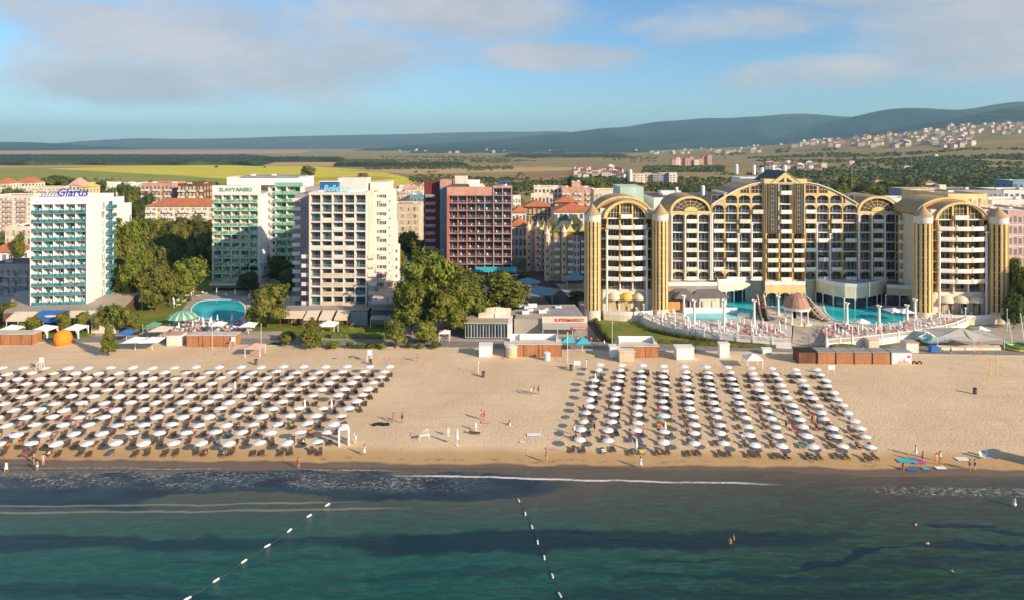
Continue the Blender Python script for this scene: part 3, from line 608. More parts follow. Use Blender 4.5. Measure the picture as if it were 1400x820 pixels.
hedge(G2((888, 452), (920, 459.5), (970, 467.5), (1020, 472.5), (1072, 475)), 1.4, 1.0, 'dark hedge curving below the pool terrace wall', 'leaf_olive')
hedge(G2((1136, 478), (1170, 478)), 1.6, 1.3, 'dark hedge at the right of the terrace steps', 'leaf_olive')
def flat(name, pts, z, mat, kind='structure'):
    b = MB(); b.poly([GP(u, v, z) for u, v in pts]); return tag(b.build(name, mat), kind=kind)
m, nt, b = nodes('lawn'); n = noise_node(nt, .12, 5, .6, posn(nt)); n2 = noise_node(nt, 1.8, 4, .7, posn(nt))
lk(nt, mixc(nt, mapr(nt, n.outputs[0], .38, .62), mixc(nt, n2.outputs[0], (.085, .15, .02), (.15, .21, .035)), (.21, .21, .05)), b.inputs['Base Color']); b.inputs['Roughness'].default_value = .95; b.inputs['Specular IOR Level'].default_value = .1
bump(nt, b, n2.outputs[0], .6, .15); M['lawn'] = m
flat('lawn', [(806, 424), (826, 452), (846, 470), (900, 471), (1065, 477), (1068, 474), (1000, 470), (930, 460), (890, 450), (868, 436), (850, 428), (822, 420)], .09, 'lawn')
flat('lawn', [(1172, 479), (1250, 477), (1300, 462), (1330, 452), (1345, 440), (1400, 440), (1400, 425), (1330, 428), (1250, 462), (1172, 472)], .09, 'lawn')
flat('garden', [(-60, 463), (130, 462), (130, 440), (-60, 438)], .08, 'lawn')
flat('garden', [(390, 464), (530, 465), (550, 440), (385, 440)], .08, 'lawn')
flat('garden', [(150, 456), (236, 441), (262, 405), (300, 398), (300, 380), (150, 380)], .08, 'lawn')
flat('garden', [(300, 398), (400, 398), (400, 340), (190, 330), (190, 380)], .09, 'lawn')
flat('garden', [(338, 452), (392, 452), (392, 420), (345, 420)], .1, 'lawn')
# scrub and woods nobody could count
def clump(b, p, s, rs, n=26, hs=.62):
    for _ in range(n):
        d = Vector((rs.gauss(0, 1), rs.gauss(0, 1), abs(rs.gauss(0, 1)))).normalized()
        leafq(b, p + Vector((d.x * s, d.y * s, d.z * s * hs * 1.4)) * rs.uniform(.5, 1), d, s * .42, rs)
def scatter(name, polys, n, s0, s1, mat, seed, nq=22, wt=None):
    rs = random.Random(seed); b = MB(); k = 0
    for _ in range(n * 40):
        if k >= n: break
        po = polys[rs.randrange(len(polys))]; u0, v0, u1, v1 = po[:4]; u, v = rs.uniform(u0, u1), rs.uniform(v0, v1)
        p = TP(u, v)
        if wt and N2(p.x * wt, p.y * wt, seed) < (po[4] if len(po) > 4 else -.02): continue
        k += 1; clump(b, p, rs.uniform(s0, s1) * (1 + p.y / 3500), rs, nq)
    return tag(b.build(name, mat), kind='stuff')
scatter('scrub', [(1040, 216, 1430, 262, -.12), (1040, 214, 1430, 262, .05), (1240, 208, 1430, 250, 0.), (1180, 238, 1430, 268, -.5), (980, 210, 1180, 240, .1), (1060, 232, 1420, 268, -.3), (1060, 204, 1430, 222, .0), (1020, 215, 1430, 240, .05), (1250, 212, 1430, 262, -.1)], 6600, 1.8, 5.2, 'scrub_leaf', 3, 15, .004)
scatter('undergrowth', [(1150, 252, 1430, 272, -.6), (1240, 246, 1430, 262, -.2)], 420, 3.5, 6.5, 'leaf_dark', 31, 46, .01)
scatter('scrub', [(700, 236, 880, 262, -.1), (850, 244, 1000, 262, -.2), (900, 255, 1010, 264, -.5), (690, 246, 820, 262, -.1), (780, 240, 870, 256, -.3)], 1600, 1.8, 4.0, 'scrub_leaf', 4, 18, .006)
scatter('scrub', [(500, 226, 700, 232, .05), (460, 219, 540, 224.5, -.4), (520, 214, 700, 223, -.25), (560, 236, 700, 250, -.05), (640, 230, 900, 246, .15), (700, 212, 900, 222, .1), (880, 228, 990, 236, -.2)], 2600, 2.0, 3.8, 'scrub_leaf', 6, 14, .003)
scatter('undergrowth', [(-40, 246, 300, 256, .1), (560, 240, 720, 262, 0), (0, 250, 60, 262, -.2)], 500, 1.6, 3.4, 'scrub_leaf', 8, 18, .008)
def wood(x0, x1, v_near, v_far, h, seed):
    Y0, Y1 = dep(v_near), dep(v_far, h); nx, ny = 330, 60; b = MB()
    for j in range(ny + 1):
        t = (j / ny) ** 1.6; Y = Y0 + (Y1 - Y0) * t
        for i in range(nx + 1):
            a = x0 + (x1 - x0) * i / nx; x = (a - U0) / F * Y
            z = h * (.72 + .5 * N2(x * .05, Y * .05, seed) + .25 * N2(x * .16, Y * .16, seed)) if j else 0
            if j == 1: z *= .8
            e = min(i, nx - i) / 26 + N2(j * .35, seed, 2) * .5 + (.0 if j else .4); z *= S(e + .15)
            b.v.append((x + (N2(i * .7, j * .7, seed) * 3), Y + (N2(x * .006, seed, 4) * (Y1 - Y0) * .10), z - .3))
    b.f = [(j * (nx + 1) + i, j * (nx + 1) + i + 1, (j + 1) * (nx + 1) + i + 1, (j + 1) * (nx + 1) + i) for j in range(ny) for i in range(nx)]; b.m = [0] * len(b.f)
    return tag(b.build('woodland', 'wood_leaf'), kind='stuff')
wood(-200, 372, 226.5, 210.8, 13, 2); wood(300, 470, 222, 214, 11, 5); wood(455, 640, 228.5, 221, 10, 8); wood(690, 860, 216, 209.5, 10, 11); wood(560, 900, 209.5, 205.5, 12, 14)
# ---------------------------------------------------------------- building kit
def win_mb(w_, h, n=2, fr=.07, sill=True):
    b = MB(); b.box(-w_ / 2, w_ / 2, .0, .06, 0, h, 1)
    for i in range(n + 1):
        x = -w_ / 2 + w_ * i / n; b.box(x - fr / 2, x + fr / 2, -.06, .0, 0, h, 0)
    b.box(-w_ / 2, w_ / 2, -.065, -.001, h - fr, h, 0); b.box(-w_ / 2, w_ / 2, -.065, -.001, 0, fr, 0); return b
def bal_mb(w_, d, h, solid=True, slab=.16, sides=True, chair=0, seed=0):
    """mats: 0 slab, 1 panel, 2 rail, 3 furniture"""
    b = MB(); b.box(-w_ / 2, w_ / 2, -d, 0, -slab, 0, 0)
    b.box(-w_ / 2 + .02, w_ / 2 - .02, -d + .02, -d + .09, .03, h, 1)
    if sides and d > .3:
        b.box(-w_ / 2 + .02, -w_ / 2 + .08, -d + .09, 0, .03, h, 1); b.box(w_ / 2 - .08, w_ / 2 - .02, -d + .09, 0, .03, h, 1)
    b.box(-w_ / 2, w_ / 2, -d, -d + .11, h, h + .06, 2)
    rs = random.Random(seed)
    for _ in range(chair):
        x = rs.uniform(-w_ * .35, w_ * .35); b.box(x - .28, x + .28, -d + .35, -d + .85, .4, .48, 3); b.box(x - .28, x + .28, -d + .85, -d + .93, .4, rs.uniform(.95, 1.35), 3)
    return b
def railing_mb(w_, h=1.0):
    b = MB(); b.box(-w_ / 2, w_ / 2, -.05, .0, h - .06, h, 0); b.box(-w_ / 2, w_ / 2, -.04, -.01, .12, .17, 0); n = int(w_ / .28)
    for i in range(n + 1): x = -w_ / 2 + w_ * i / n; b.box(x - .02, x + .02, -.035, -.015, .12, h, 0)
    return b
def grid(W, T, xs, zs, dp, pw=.3, st=.25, mp=0, ms=1, mb_=2, yo=0, back=.3, skip=None, ps=None):
    """piers at xs, slabs at zs, back wall dp behind the face"""
    keep = W.T; W.T = T
    for i, x in enumerate(xs):
        p = ps[i] if ps else pw; W.box(x - p / 2, x + p / 2, yo, dp - .002, zs[0], zs[-1], mp)
    for i, (a, c) in enumerate(zip(xs, xs[1:])):
        for z in zs: W.box(a + pw / 2, c - pw / 2, yo + .06, dp - .004, z - st, z, ms)
    W.box(xs[0] - pw / 2, xs[-1] + pw / 2, dp, dp + back, zs[0] - st, zs[-1], mb_); W.T = keep
def arch_panel(W, x0, x1, z0, zs, zt, y0, y1, m, seg=10):
    """wall from the arch (springing zs, foot z0) up to zt"""
    xc, r = (x0 + x1) / 2, (x1 - x0) / 2; rise = min(r, zt - zs - .15)
    xs = [x0 + (x1 - x0) * i / seg for i in range(seg + 1)]
    W.strip(xs, lambda x: zs + rise * math.sqrt(max(0, 1 - ((x - xc) / r) ** 2)), lambda x: zt, y0, y1, m)
def hip(b, x0, x1, y0, y1, z, h, m=0, ov=.5):
    x0 -= ov; x1 += ov; y0 -= ov; y1 += ov; w_, d = x1 - x0, y1 - y0; k = min(w_, d) / 2
    if w_ >= d: r = [(x0 + k, (y0 + y1) / 2, z + h), (x1 - k, (y0 + y1) / 2, z + h)]
    else: r = [((x0 + x1) / 2, y0 + k, z + h), ((x0 + x1) / 2, y1 - k, z + h)]
    c = [(x0, y0, z), (x1, y0, z), (x1, y1, z), (x0, y1, z)]; vs = c + r
    fs = [(0, 1, 5, 4), (1, 2, 5), (2, 3, 4, 5), (3, 0, 4)] if w_ >= d else [(0, 1, 4), (1, 2, 5, 4), (2, 3, 5), (3, 0, 4, 5)]
    b.add(vs, fs + [(3, 2, 1, 0)], m)
def parapet(b, x0, x1, y0, y1, z, h=.9, t=.25, m=0, mr=1):
    b.box(x0 + t, x1 - t, y0 + t, y1 - t, z - .1, z + .04, mr)
    b.box(x0, x1, y0, y0 + t, z, z + h, m); b.box(x0, x1, y1 - t, y1, z, z + h, m)
    b.box(x0, x0 + t, y0 + t, y1 - t, z, z + h, m); b.box(x1 - t, x1, y0 + t, y1 - t, z, z + h, m)
def clutter(root, spots, seed=0, big=1.):
    """plant and lift houses on a flat roof, each a part"""
    rs = random.Random(seed)
    for (x, y, z) in spots:
        b = MB(); w_, d, h = rs.uniform(.5, 1.3) * big, rs.uniform(.5, 1.0) * big, rs.uniform(.5, 1.2) * big
        b.box(-w_, w_, -d, d, .12, h, 0); b.box(-w_ * .8, -w_ * .6, -d, d, 0, .12, 1); b.box(w_ * .6, w_ * .8, -d, d, 0, .12, 1); b.cyl(0, 0, h, h + .12, min(w_, d) * .7, n=10, m=1)
        o = b.build('rooftop_unit', ['plastic_white', 'grey'], root, loc=(x, y, z))

# ---------------------------------------------------------------- white tower with teal balconies
A = math.radians(8.4); c0 = Vector((-118.2 - 14.65 * math.cos(A), 190 - 14.65 * math.sin(A), 0))
t1 = thing('white_hotel', 'white eleven-storey hotel tower with teal glass balconies and blue roof lettering', 'hotel', c0, A)
W = MB(); z0, fh, nf = 4.2, 2.52, 11; top = z0 + fh * nf; xs = [.35 + i * 2.82 for i in range(6)]; zs = [z0 + fh * j for j in range(nf + 1)]
grid(W, TR(0, 0, 0), xs, zs, 1.5, .32, .2, 0, 1, 2)
W.box(0, .19, 0, 2, z0, top, 0); W.box(0, 14.65, 0.0, 1.8, top, top + 1.9, 0); W.box(14.62, 14.65, 0, 1.8, z0, top, 0)
W.box(0, 14.65, 1.802, 17, z0, top, 0); parapet(W, 0, 14.65, 1.8, 17, top, 1.9, .25, 0, 3)
for i in range(5): W.box(1.6 + i * 2.85, 1.95 + i * 2.85, -.02, .02, top + .7, top + .85, 4)
W.box(2, 13, 17.02, 20, z0, top - 1, 0); W.box(3, 12.5, 24, 36, 0, 29.4, 0); W.box(4, 11, 24.6, 34, 29.4, 31.6, 0)
W.build('wall', ['white', 'steel_blue', 'grey', 'beige_roof', 'black'], t1)
rw = Rep(t1, 'window', [(win_mb(2.1, 2.1, 3), ['white', 'glass_curtain']), (win_mb(2.35, 2.1, 2), ['grey', 'glass_teal'])])
rb = Rep(t1, 'balcony', [(bal_mb(2.5, .9, .80, chair=k + 1, seed=k), ['grey', 'teal_panel', 'steel_blue', 'plastic_white']) for k in (0, 1, 2)] + [(bal_mb(5.2, 1.1, .90, chair=2, seed=9), ['grey', 'teal_panel', 'steel_blue', 'fabric_blue'])])
for j in range(nf):
    for i in range(5):
        rw.at(TR(xs[i] + 1.41, 1.46, zs[j] + .02), 1 if (i * 7 + j * 3) % 5 == 0 else 0); rb.at(TR(xs[i] + 1.41, .55, zs[j] + .02), (i * 5 + j * 3) % 3)
    rb.at(TR(14.67, 13.9, zs[j] + .02, math.radians(90)), 3); rw.at(TR(14.72, 9.6, zs[j] + .02, math.radians(90)), 0); rw.at(TR(14.72, 14.6, zs[j] + .02, math.radians(90)), 1)
rw.done(); rb.done()
tb = text_mb('Glarus', 3.1, .1, .25); tb.build('sign', ['sign_blue'], t1, loc=(9.5, 2.6, top + 2.05))
b = MB()
for i in range(7): b.tube((1.5 + i * .8, 2.6, top + 1.9), (2.1 + i * .8, 2.6, top + 2.9), .1)
b.box(1, 13, 2.75, 2.85, top + 1.9, top + 2.0); b.build('sign_frame', ['sign_blue'], t1)
clutter(t1, [(4, 9, top + .05), (8, 12, top + .05), (12, 10, top + .05)], 3, 1.3)
po = MB(); Pm = c0; fl = [(XX(u, Y) - 0, Y) for u, Y in ((4, 180), (166, 183), (190, 205), (150, 214), (22, 206))]
hall = thing('hotel_hall', 'low tan-roofed hall under the white balcony tower with awnings along its front', 'building', (fl[0][0], fl[0][1], 0))
def rel(pts, o): return [(x - o[0], y - o[1]) for x, y in pts]
po.prism(rel(fl, fl[0]), 0, 4.1, 0, 1); po.build('wall', ['brown', 'beige_roof'], hall)
def awning(root, x0, x1, y, z1, z2, d, mat, n=1, name='awning', post=True, pm_='plastic_white'):
    """sloping cloth from z1 at the wall to z2 at the front, with valance and posts"""
    b = MB(); b.add([(x0, y, z1), (x1, y, z1), (x1, y - d, z2), (x0, y - d, z2), (x0, y, z1 - .08), (x1, y, z1 - .08), (x1, y - d, z2 - .08), (x0, y - d, z2 - .08)], [(3, 2, 1, 0), (4, 5, 6, 7), (0, 4, 7, 3), (1, 2, 6, 5), (0, 1, 5, 4)])
    b.box(x0, x1, y - d - .04, y - d, z2 - .4, z2, 0); o = b.build(name, [mat], root)
    if post:
        for i in range(n + 1):
            p = MB(); x = x0 + .1 + (x1 - x0 - .2) * i / n; p.box(x - .06, x + .06, y - d + .1, y - d + .22, 0, z2 - .1); p.build('post', [pm_], root)
    return o
xo = fl[0][0]; X_at = lambda u, Y: XX(u, Y) - xo
awning(hall, X_at(17, 180), X_at(49, 180), 1.0, 4.3, 2.9, 3.4, 'fabric_cream', 2)
awning(hall, X_at(90, 181), X_at(137, 181), 2.0, 4.3, 2.9, 3.4, 'fabric_cream', 3); awning(hall, X_at(137.3, 181), X_at(162, 181), 3.0, 4.3, 3.1, 2.4, 'fabric_cream', 2)
ba = awning(hall, X_at(49.5, 179), X_at(89.5, 179), 1.2, 4.6, 3.0, 5.2, 'fabric_blue', 2)
b = MB(); b.add([(math.cos(a) * 1.6 + X_at(70, 178), -2.3 + math.sin(a) * .55, 3.87 + math.sin(a) * .17) for a in [i * .524 for i in range(12)]], [tuple(range(12))]); b.build('emblem', ['pinkwhite'], ba)
for i, u in enumerate((24, 36, 100, 112, 124)):
    wb = win_mb(2.0, 2.3, 2); o = wb.build('window', ['white', 'glass_cream'], hall, loc=(X_at(u, 180), -.06 + (u - 4) * 3 / 162, .3))

# ---------------------------------------------------------------- green and white hotel
Y2 = 229; o2 = Vector((XX(290, Y2), Y2, 0)); t2 = thing('green_balcony_hotel', 'white hotel with mint green balconies and SLAVYANSKI written on its parapet', 'hotel', o2)
W = MB(); z0, fh, nf = 2.6, 2.64, 11; top = z0 + fh * nf; w2 = XX(354.5, Y2) - o2.x; zs = [z0 + fh * j for j in range(nf + 1)]; xs = [.3 + i * (w2 - .7) / 5 for i in range(6)]; bw = (w2 - .7) / 5
grid(W, TR(0, 0, 0), xs, zs, 1.4, .34, .18, 2, 0, 3); W.box(0, w2, -.02, 1.4, top, top + 3.1, 0); W.box(0, .12, 0, 1.4, 0, top, 0); W.box(w2 - .22, w2, 0, 1.4, 0, top, 0)
W.box(0, w2, 1.702, 15, 0, top, 0); W.box(0, w2, 1.402, 15, top, top + .6, 1)
# stepped wings to the right
xb = lambda u, Y=236: XX(u, Y) - o2.x
za = [z0 - .3 + fh * j for j in range(13)]
W.box(w2 + .01, xb(376.5), 8.2, 22, 0, za[-1] - .4, 0)
xg = [xb(377), xb(377) + (xb(411) - xb(377)) * .44, xb(411)]
grid(W, TR(0, 7, 0), xg, za, 1.5, .35, .2, 0, 4, 3); W.box(xg[0] - .18, xg[-1] + .18, 8.802, 22, 0, za[-1], 0); W.box(xg[0] - .3, xg[-1] + .3, 6.8, 9, za[-1], za[-1] + 1.3, 4)
W.box(xg[-1] + .2, xb(424, 240), 11, 23, 0, za[-1] - .5, 5)
for j in range(12): W.box(w2 + .3, xb(364), 6.9, 8.3, za[j] - .1, za[j] + .7, 2)
W.box(xb(310, 243), xb(418, 243), 14, 24, za[-1] + .1, za[-1] + 3.0, 0); W.box(xb(330, 243), xb(410, 243), 13.4, 24.4, za[-1] + 3.0, za[-1] + 3.3, 5); W.box(xb(335, 243), xb(350, 243), 11, 14, top + .6, top + 3, 0)
W.build('wall', ['white', 'beige_roof', 'cream', 'pale_yellow', 'mint', 'violet_grey'], t2)
rw = Rep(t2, 'window', [(win_mb(bw - .4, 2.2, 2), ['cream', 'glass_cream']), (win_mb(bw - .4, 2.2, 3), ['mint_light', 'glass_teal']), (win_mb(3.6, 2.2, 4), ['mint', 'glass_cream']), (win_mb(1.3, 1.2, 2), ['white', 'glass_purple'])])
rb = Rep(t2, 'balcony', [(bal_mb(bw - .34, .5, .95, chair=k, seed=k + 4), ['white', 'green_panel', 'mint_light', 'plastic_white']) for k in (0, 1, 2)] + [(bal_mb(4.4, .7, .95, chair=1, seed=3), ['mint', 'green_panel', 'mint', 'plastic_white']), (bal_mb(2.6, .8, .9), ['white', 'pinkwhite', 'white', 'white'])])
for j in range(nf):
    for i in range(5): rw.at(TR(xs[i] + bw / 2, 1.36, zs[j] + .02), (i + j) % 3 == 0); rb.at(TR(xs[i] + bw / 2, .1, zs[j] + .02), (i * 2 + j) % 3)
for j in range(1, 12):
    for i in range(2): rw.at(TR((xg[i] + xg[i + 1]) / 2, 8.44, za[j] + .02), 2); rb.at(TR((xg[i] + xg[i + 1]) / 2, 7.1, za[j] + .02), 3)
    rw.at(TR((w2 + xb(376.5)) / 2 + .8, 8.14, za[j] + .9), 3); rb.at(TR((w2 + xb(376.5)) / 2 + .8, 8.1, za[j] + .02), 4)
rw.done(); rb.done(); sg = text_mb('SLAVYANSKI', 1.75, .07); sg.build('sign', ['sign_green'], t2, loc=(w2 * .5, -.1, top + 1.15)).scale = (1.12, 1, 1)
clutter(t2, [(3, 8, top + .6), (6, 11, top + .6), (11, 9, top + .6), (xb(345, 243), 15, za[-1] + 3.3), (xb(372, 243), 16, za[-1] + 3.3)], 4)
cb = MB(); cb.box(.4, w2 - .3, -3.2, -.1, 2.3, 2.7, 0); cb.box(.5, w2 - .4, -3.25, -3.1, 1.9, 2.4, 1); cb.build('canopy', ['beige_roof', 'white'], t2)

# ---------------------------------------------------------------- twelve-storey cream hotel
Y3 = 190; o3 = Vector((XX(422, Y3), Y3, 0)); t3 = thing('cream_hotel', 'twelve-storey cream hotel with square loggias and pale blue rooftop script', 'hotel', o3)
x3 = lambda u, Y: XX(u, Y) - o3.x
W = MB(); z0, fh, nf = 3.85, 2.57, 12; top = z0 + nf * fh; w3 = x3(502, Y3); zs = [z0 + fh * j for j in range(nf + 1)]; xs = [.3 + i * (w3 - .6) / 5 for i in range(6)]; bw = (w3 - .6) / 5
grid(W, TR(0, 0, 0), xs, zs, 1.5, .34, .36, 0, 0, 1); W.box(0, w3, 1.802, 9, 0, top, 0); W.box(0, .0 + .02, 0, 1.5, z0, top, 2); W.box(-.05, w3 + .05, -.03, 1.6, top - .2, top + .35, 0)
parapet(W, 0, w3, 1.6, 9, top, .35, .25, 0, 3); W.box(w3 - .02, w3 + 1.0, 1.5, 9, 0, top, 4)
W.box(x3(403, 197), x3(424, 197), 7.0, 20, 0, top - .6, 5)                       # rear left wing, its shade put into the violet-grey colour
W.box(w3 + 1.02, x3(530, 199), 9.0, 24, 0, top + .1, 6); W.box(x3(506, 201), x3(529, 201), 11, 22, top + .1, top + 2.6, 0)
W.box(x3(530, 212), x3(539, 212), 20, 27, 0, 30, 6); W.box(x3(539, 214), x3(545, 214), 22, 27, 0, 17, 6); W.box(x3(538, 214), x3(542, 214), 24, 27, 17, 24, 6)
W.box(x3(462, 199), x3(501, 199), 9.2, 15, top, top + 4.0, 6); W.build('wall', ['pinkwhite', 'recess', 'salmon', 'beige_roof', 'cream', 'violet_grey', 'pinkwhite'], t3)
b = MB(); b.box(x3(438, 197), x3(462, 197), 6.5, 9, top + .3, top + 3.0, 0); b.box(x3(437, 197), x3(463, 197), 6.3, 9.1, top + 3.0, top + 3.2, 1); b.build('roof_lounge', ['tarp_blue', 'white'], t3)
rw = Rep(t3, 'window', [(win_mb(bw - .38, 2.12, 2), ['grey', 'glass_teal']), (win_mb(bw - .38, 2.12, 3), ['grey', 'glass_blue']), (win_mb(1.0, 1.1, 2), ['white', 'glass_purple'])])
ra = Rep(t3, 'railing', [(railing_mb(bw - .36, .85), ['violet_grey'])]); rb = Rep(t3, 'balcony', [(bal_mb(bw - .36, .12, .95), ['cream', 'pinkwhite', 'cream', 'white']), (bal_mb(bw - .36, .12, .95), ['cream', 'sandstone', 'cream', 'white']), (bal_mb(2.3, 1.2, .85), ['pinkwhite', 'pinkwhite', 'white', 'white'])])
solid = {(1, 9), (3, 9), (2, 8), (2, 7), (0, 6), (1, 6), (2, 6), (2, 5), (2, 4), (3, 6)}
for j in range(nf):
    for i in range(5):
        x = xs[i] + bw / 2; rw.at(TR(x, 1.46, zs[j] + .02), (i + j * 2) % 3 > 0)
        if (i, j) in solid: rb.at(TR(x, .12, zs[j] + .02), 0)
        elif j < 4 and 0 < i < 4: rb.at(TR(x, .12, zs[j] + .02), 1)
        else: ra.at(TR(x, .15, zs[j] + .02))
    if j < 6: rb.at(TR(-1.1, 1.9, zs[j] + .02), 2); rb.at(TR(w3 + 1.2, 1.9, zs[j] + .02), 2)
    rb.at(TR(x3(407, 197), 7.0, zs[j] + .02), 2); rb.at(TR(x3(530, 199) + .02, 11 + (j % 2), zs[j] + .02, 1.571), 2)
    for x in (x3(510, 199), x3(515, 199), x3(521, 199), x3(526, 199)): rw.at(TR(x, 8.93, zs[j] + .7), 2)
    if j % 2: rb.at(TR(x3(518, 199), 8.95, zs[j] + .02), 2)
    for u in (533, 537, 542):
        if j < (10 if u < 540 else 5): rw.at(TR(x3(u, 213), 19.9 if u < 540 else 21.9, zs[j] + .7), 2)
rw.done(); ra.done(); rb.done(); sg = text_mb('Bellevue', 2.1, .08, .3); sg.build('sign', ['sign_cyan'], t3, loc=(w3 * .46, .9, top + .75)).scale = (1.05, 1, 1.15)
b = MB(); [b.box(w3 * .2 + i * 1.1, w3 * .2 + i * 1.1 + .07, .95, 1.05, top, top + 1.4) for i in range(9)]; b.box(w3 * .18, w3 * .75, .95, 1.03, top + .6, top + .7); b.build('sign_frame', ['white'], t3)
clutter(t3, [(2, 5, top + .05), (11, 5, top + .05), (13, 6, top + .05)], 8)
# restaurants in front of it
o = Vector((XX(384, 186), 184, 0)); rs3 = thing('restaurant', 'low restaurant with beige sloping awnings on orange posts before the cream hotel', 'building', o); x_ = lambda u, Y=184: XX(u, Y) - o.x
b = MB(); b.prism([(0, 0), (x_(503), 0), (x_(503), 6), (0, 6)], 0, 3.8, 0, 1); b.box(x_(480), x_(503), -.8, -.02, 0, 3.6, 2); b.build('wall', ['wood_dark', 'concrete', 'grey'], rs3)
for i in range(3):
    awning(rs3, x_(421 + i * 20.5), x_(421 + i * 20.5 + 17.5), -.05, 3.9, 2.6, 4.0, 'fabric_cream', 1, pm_='rust')
awning(rs3, x_(388), x_(419), -.05, 3.8, 2.9, 3.2, 'fabric_cream', 2, pm_='rust')
for i in range(6): win_mb(2.2, 2.2, 3).build('window', ['wood', 'glass_cream'], rs3, loc=(x_(400 + i * 16), -.08, .3))
o = Vector((XX(506, 182), 182, 0)); r4 = thing('grey_pavilion', 'grey flat-roofed two-level beach bar with pale awnings beside the tallest tree', 'building', o); x_ = lambda u, Y=182: XX(u, Y) - o.x
b = MB(); b.box(0, x_(556), 2, 24, 0, 7.2, 0); b.box(0, x_(556), -.5, 2.2, 3.6, 3.9, 2); b.box(-2, x_(520), 10, 40, 0, 5, 0); b.box(0, x_(556), 24.02, 40, 0, 5.6, 0); b.box(.2, x_(556) - .2, 2.2, 23.8, 7.2, 7.28, 1); b.build('wall', ['concrete', 'beige_roof', 'dark_grey'], r4)
awning(r4, .3, x_(528), 2.0, 3.9, 2.6, 3.5, 'sail', 1); awning(r4, x_(528) + .2, x_(553), 2.0, 3.9, 2.6, 3.5, 'sail', 1); awning(r4, .3, x_(528), 1.95, 7.4, 6.2, 1.6, 'sail', 0, post=False); awning(r4, x_(529), x_(553), 1.95, 7.4, 6.2, 1.6, 'sail', 0, post=False)
b = MB(); b.box(1, 3.5, 14, 16, 7.28, 9, 0); b.box(2.0, 3.0, 13.95, 14.0, 7.3, 8.9, 1); b.build('stair_house', ['cream', 'salmon'], r4)
clutter(r4, [(6, 9, 7.3), (8, 15, 7.3)], 2)

# ---------------------------------------------------------------- red balcony hotel
Y4 = 251; o4 = Vector((XX(611, Y4), Y4, 0)); t4 = thing('red_hotel', 'salmon and red hotel block with a grid of loggias and a dark red shaded wing', 'hotel', o4); x4 = lambda u, Y=251: XX(u, Y) - o4.x
W = MB(); z0, fh, nf = 1.8, 2.81, 10; top = z0 + fh * nf; w4 = x4(700); bw = (w4 - .9) / 7; xs = [.7 + i * bw for i in range(8)]; zs = [z0 + fh * j for j in range(nf + 1)]
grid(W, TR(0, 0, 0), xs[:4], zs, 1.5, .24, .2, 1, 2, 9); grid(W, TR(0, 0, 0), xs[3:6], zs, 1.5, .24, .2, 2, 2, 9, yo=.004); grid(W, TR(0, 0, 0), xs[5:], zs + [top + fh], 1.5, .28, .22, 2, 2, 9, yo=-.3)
W.box(0, .55, -.4, 1.5, 0, top, 1); W.box(0, xs[5] - .2, 0, 1.5, top, top + 3.0, 0); W.box(0, xs[5] - .2, 1.802, 14, 0, top + 2.2, 0); W.box(xs[5] - .19, w4, 1.802, 14, 0, top + fh, 2); W.box(xs[5] - .2, w4 + .1, -.35, 1.6, top + fh, top + fh + .6, 2)
W.box(x4(601, 256), -.01, 6, 16, 0, 32.6, 4); W.box(x4(601, 256), x4(617, 256), 6, 16, 32.6, 35.2, 0); W.box(x4(580, 260), x4(601, 260), 8.5, 20, 0, 34.3, 5)
W.box(x4(620), x4(637), 6, 10, top + 2.2, top + 6.8, 6); W.box(x4(637), x4(654), 7, 12, top + 2.2, top + 5.2, 7); W.box(x4(615), x4(640), 2.5, 5, top + 3, top + 3.9, 8); W.box(x4(642), x4(660), 3, 5.5, top + 2.2, top + 4.0, 7)
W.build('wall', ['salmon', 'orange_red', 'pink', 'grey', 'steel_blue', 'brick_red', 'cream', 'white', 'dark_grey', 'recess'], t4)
b = MB(); b.box(x4(682), x4(698), 3, 7, top + fh + 1.9, top + fh + 2.1); [b.box(x - .05, x + .05, 3, 3.1, top + fh, top + fh + 1.9) for x in (x4(682.5), x4(690), x4(697.5))]; b.build('canopy', ['fabric_blue'], t4)
rw = Rep(t4, 'window', [(win_mb(bw - .36, 2.3, 2), ['grey', 'glass_blue']), (win_mb(bw - .36, 2.3, 3), ['white', 'glass_purple'])])
ra = Rep(t4, 'railing', [(railing_mb(bw - .34, .9), ['violet_grey'])]); rb = Rep(t4, 'balcony', [(bal_mb(3.9, .9, .9), ['violet_grey', 'violet_grey', 'white', 'white'])])
rc = Rep(t4, 'sun_chair', []); cm = MB(); cm.box(-.25, .25, -.25, .25, .4, .47); cm.box(-.25, .25, .2, .27, .47, 1.0); cm.box(-.25, -.2, -.25, .25, 0, .4); cm.box(.2, .25, -.25, .25, 0, .4)
rc.p = [(cm, [x], cm.mesh('chair', [x])) for x in ('plastic_white', 'fabric_turq', 'fabric_orange', 'fabric_pink')]
rsd = random.Random(4)
for j in range(nf + 1):
    for i in range(7):
        if j == nf and i < 5: continue
        x = xs[i] + bw / 2; z = zs[j] if j <= nf else top; rw.at(TR(x, 1.46, z + .02), (i * 3 + j) % 2); ra.at(TR(x, .1 if i < 5 else -.2, z + .02)); rc.at(TR(x + rsd.uniform(-.8, .8), .8, z + .02, rsd.uniform(-1, 1)), rsd.choice([0, 0, 0, 0, 0, 1, 0, 0, 2, 3]))
    if j < nf: rb.at(TR(x4(589, 260), 8.5, z0 + 1.5 + fh * j), 0)
for r_ in (rw, ra, rb, rc): r_.done()
awning(t4, x4(650), x4(706), -.3, 3.6, 2.8, 4, 'fabric_turq', 3)
clutter(t4, [(8, 8, top + 2.25), (13, 6, top + 2.25), (19, 9, top + fh), (21, 6, top + fh)], 6)
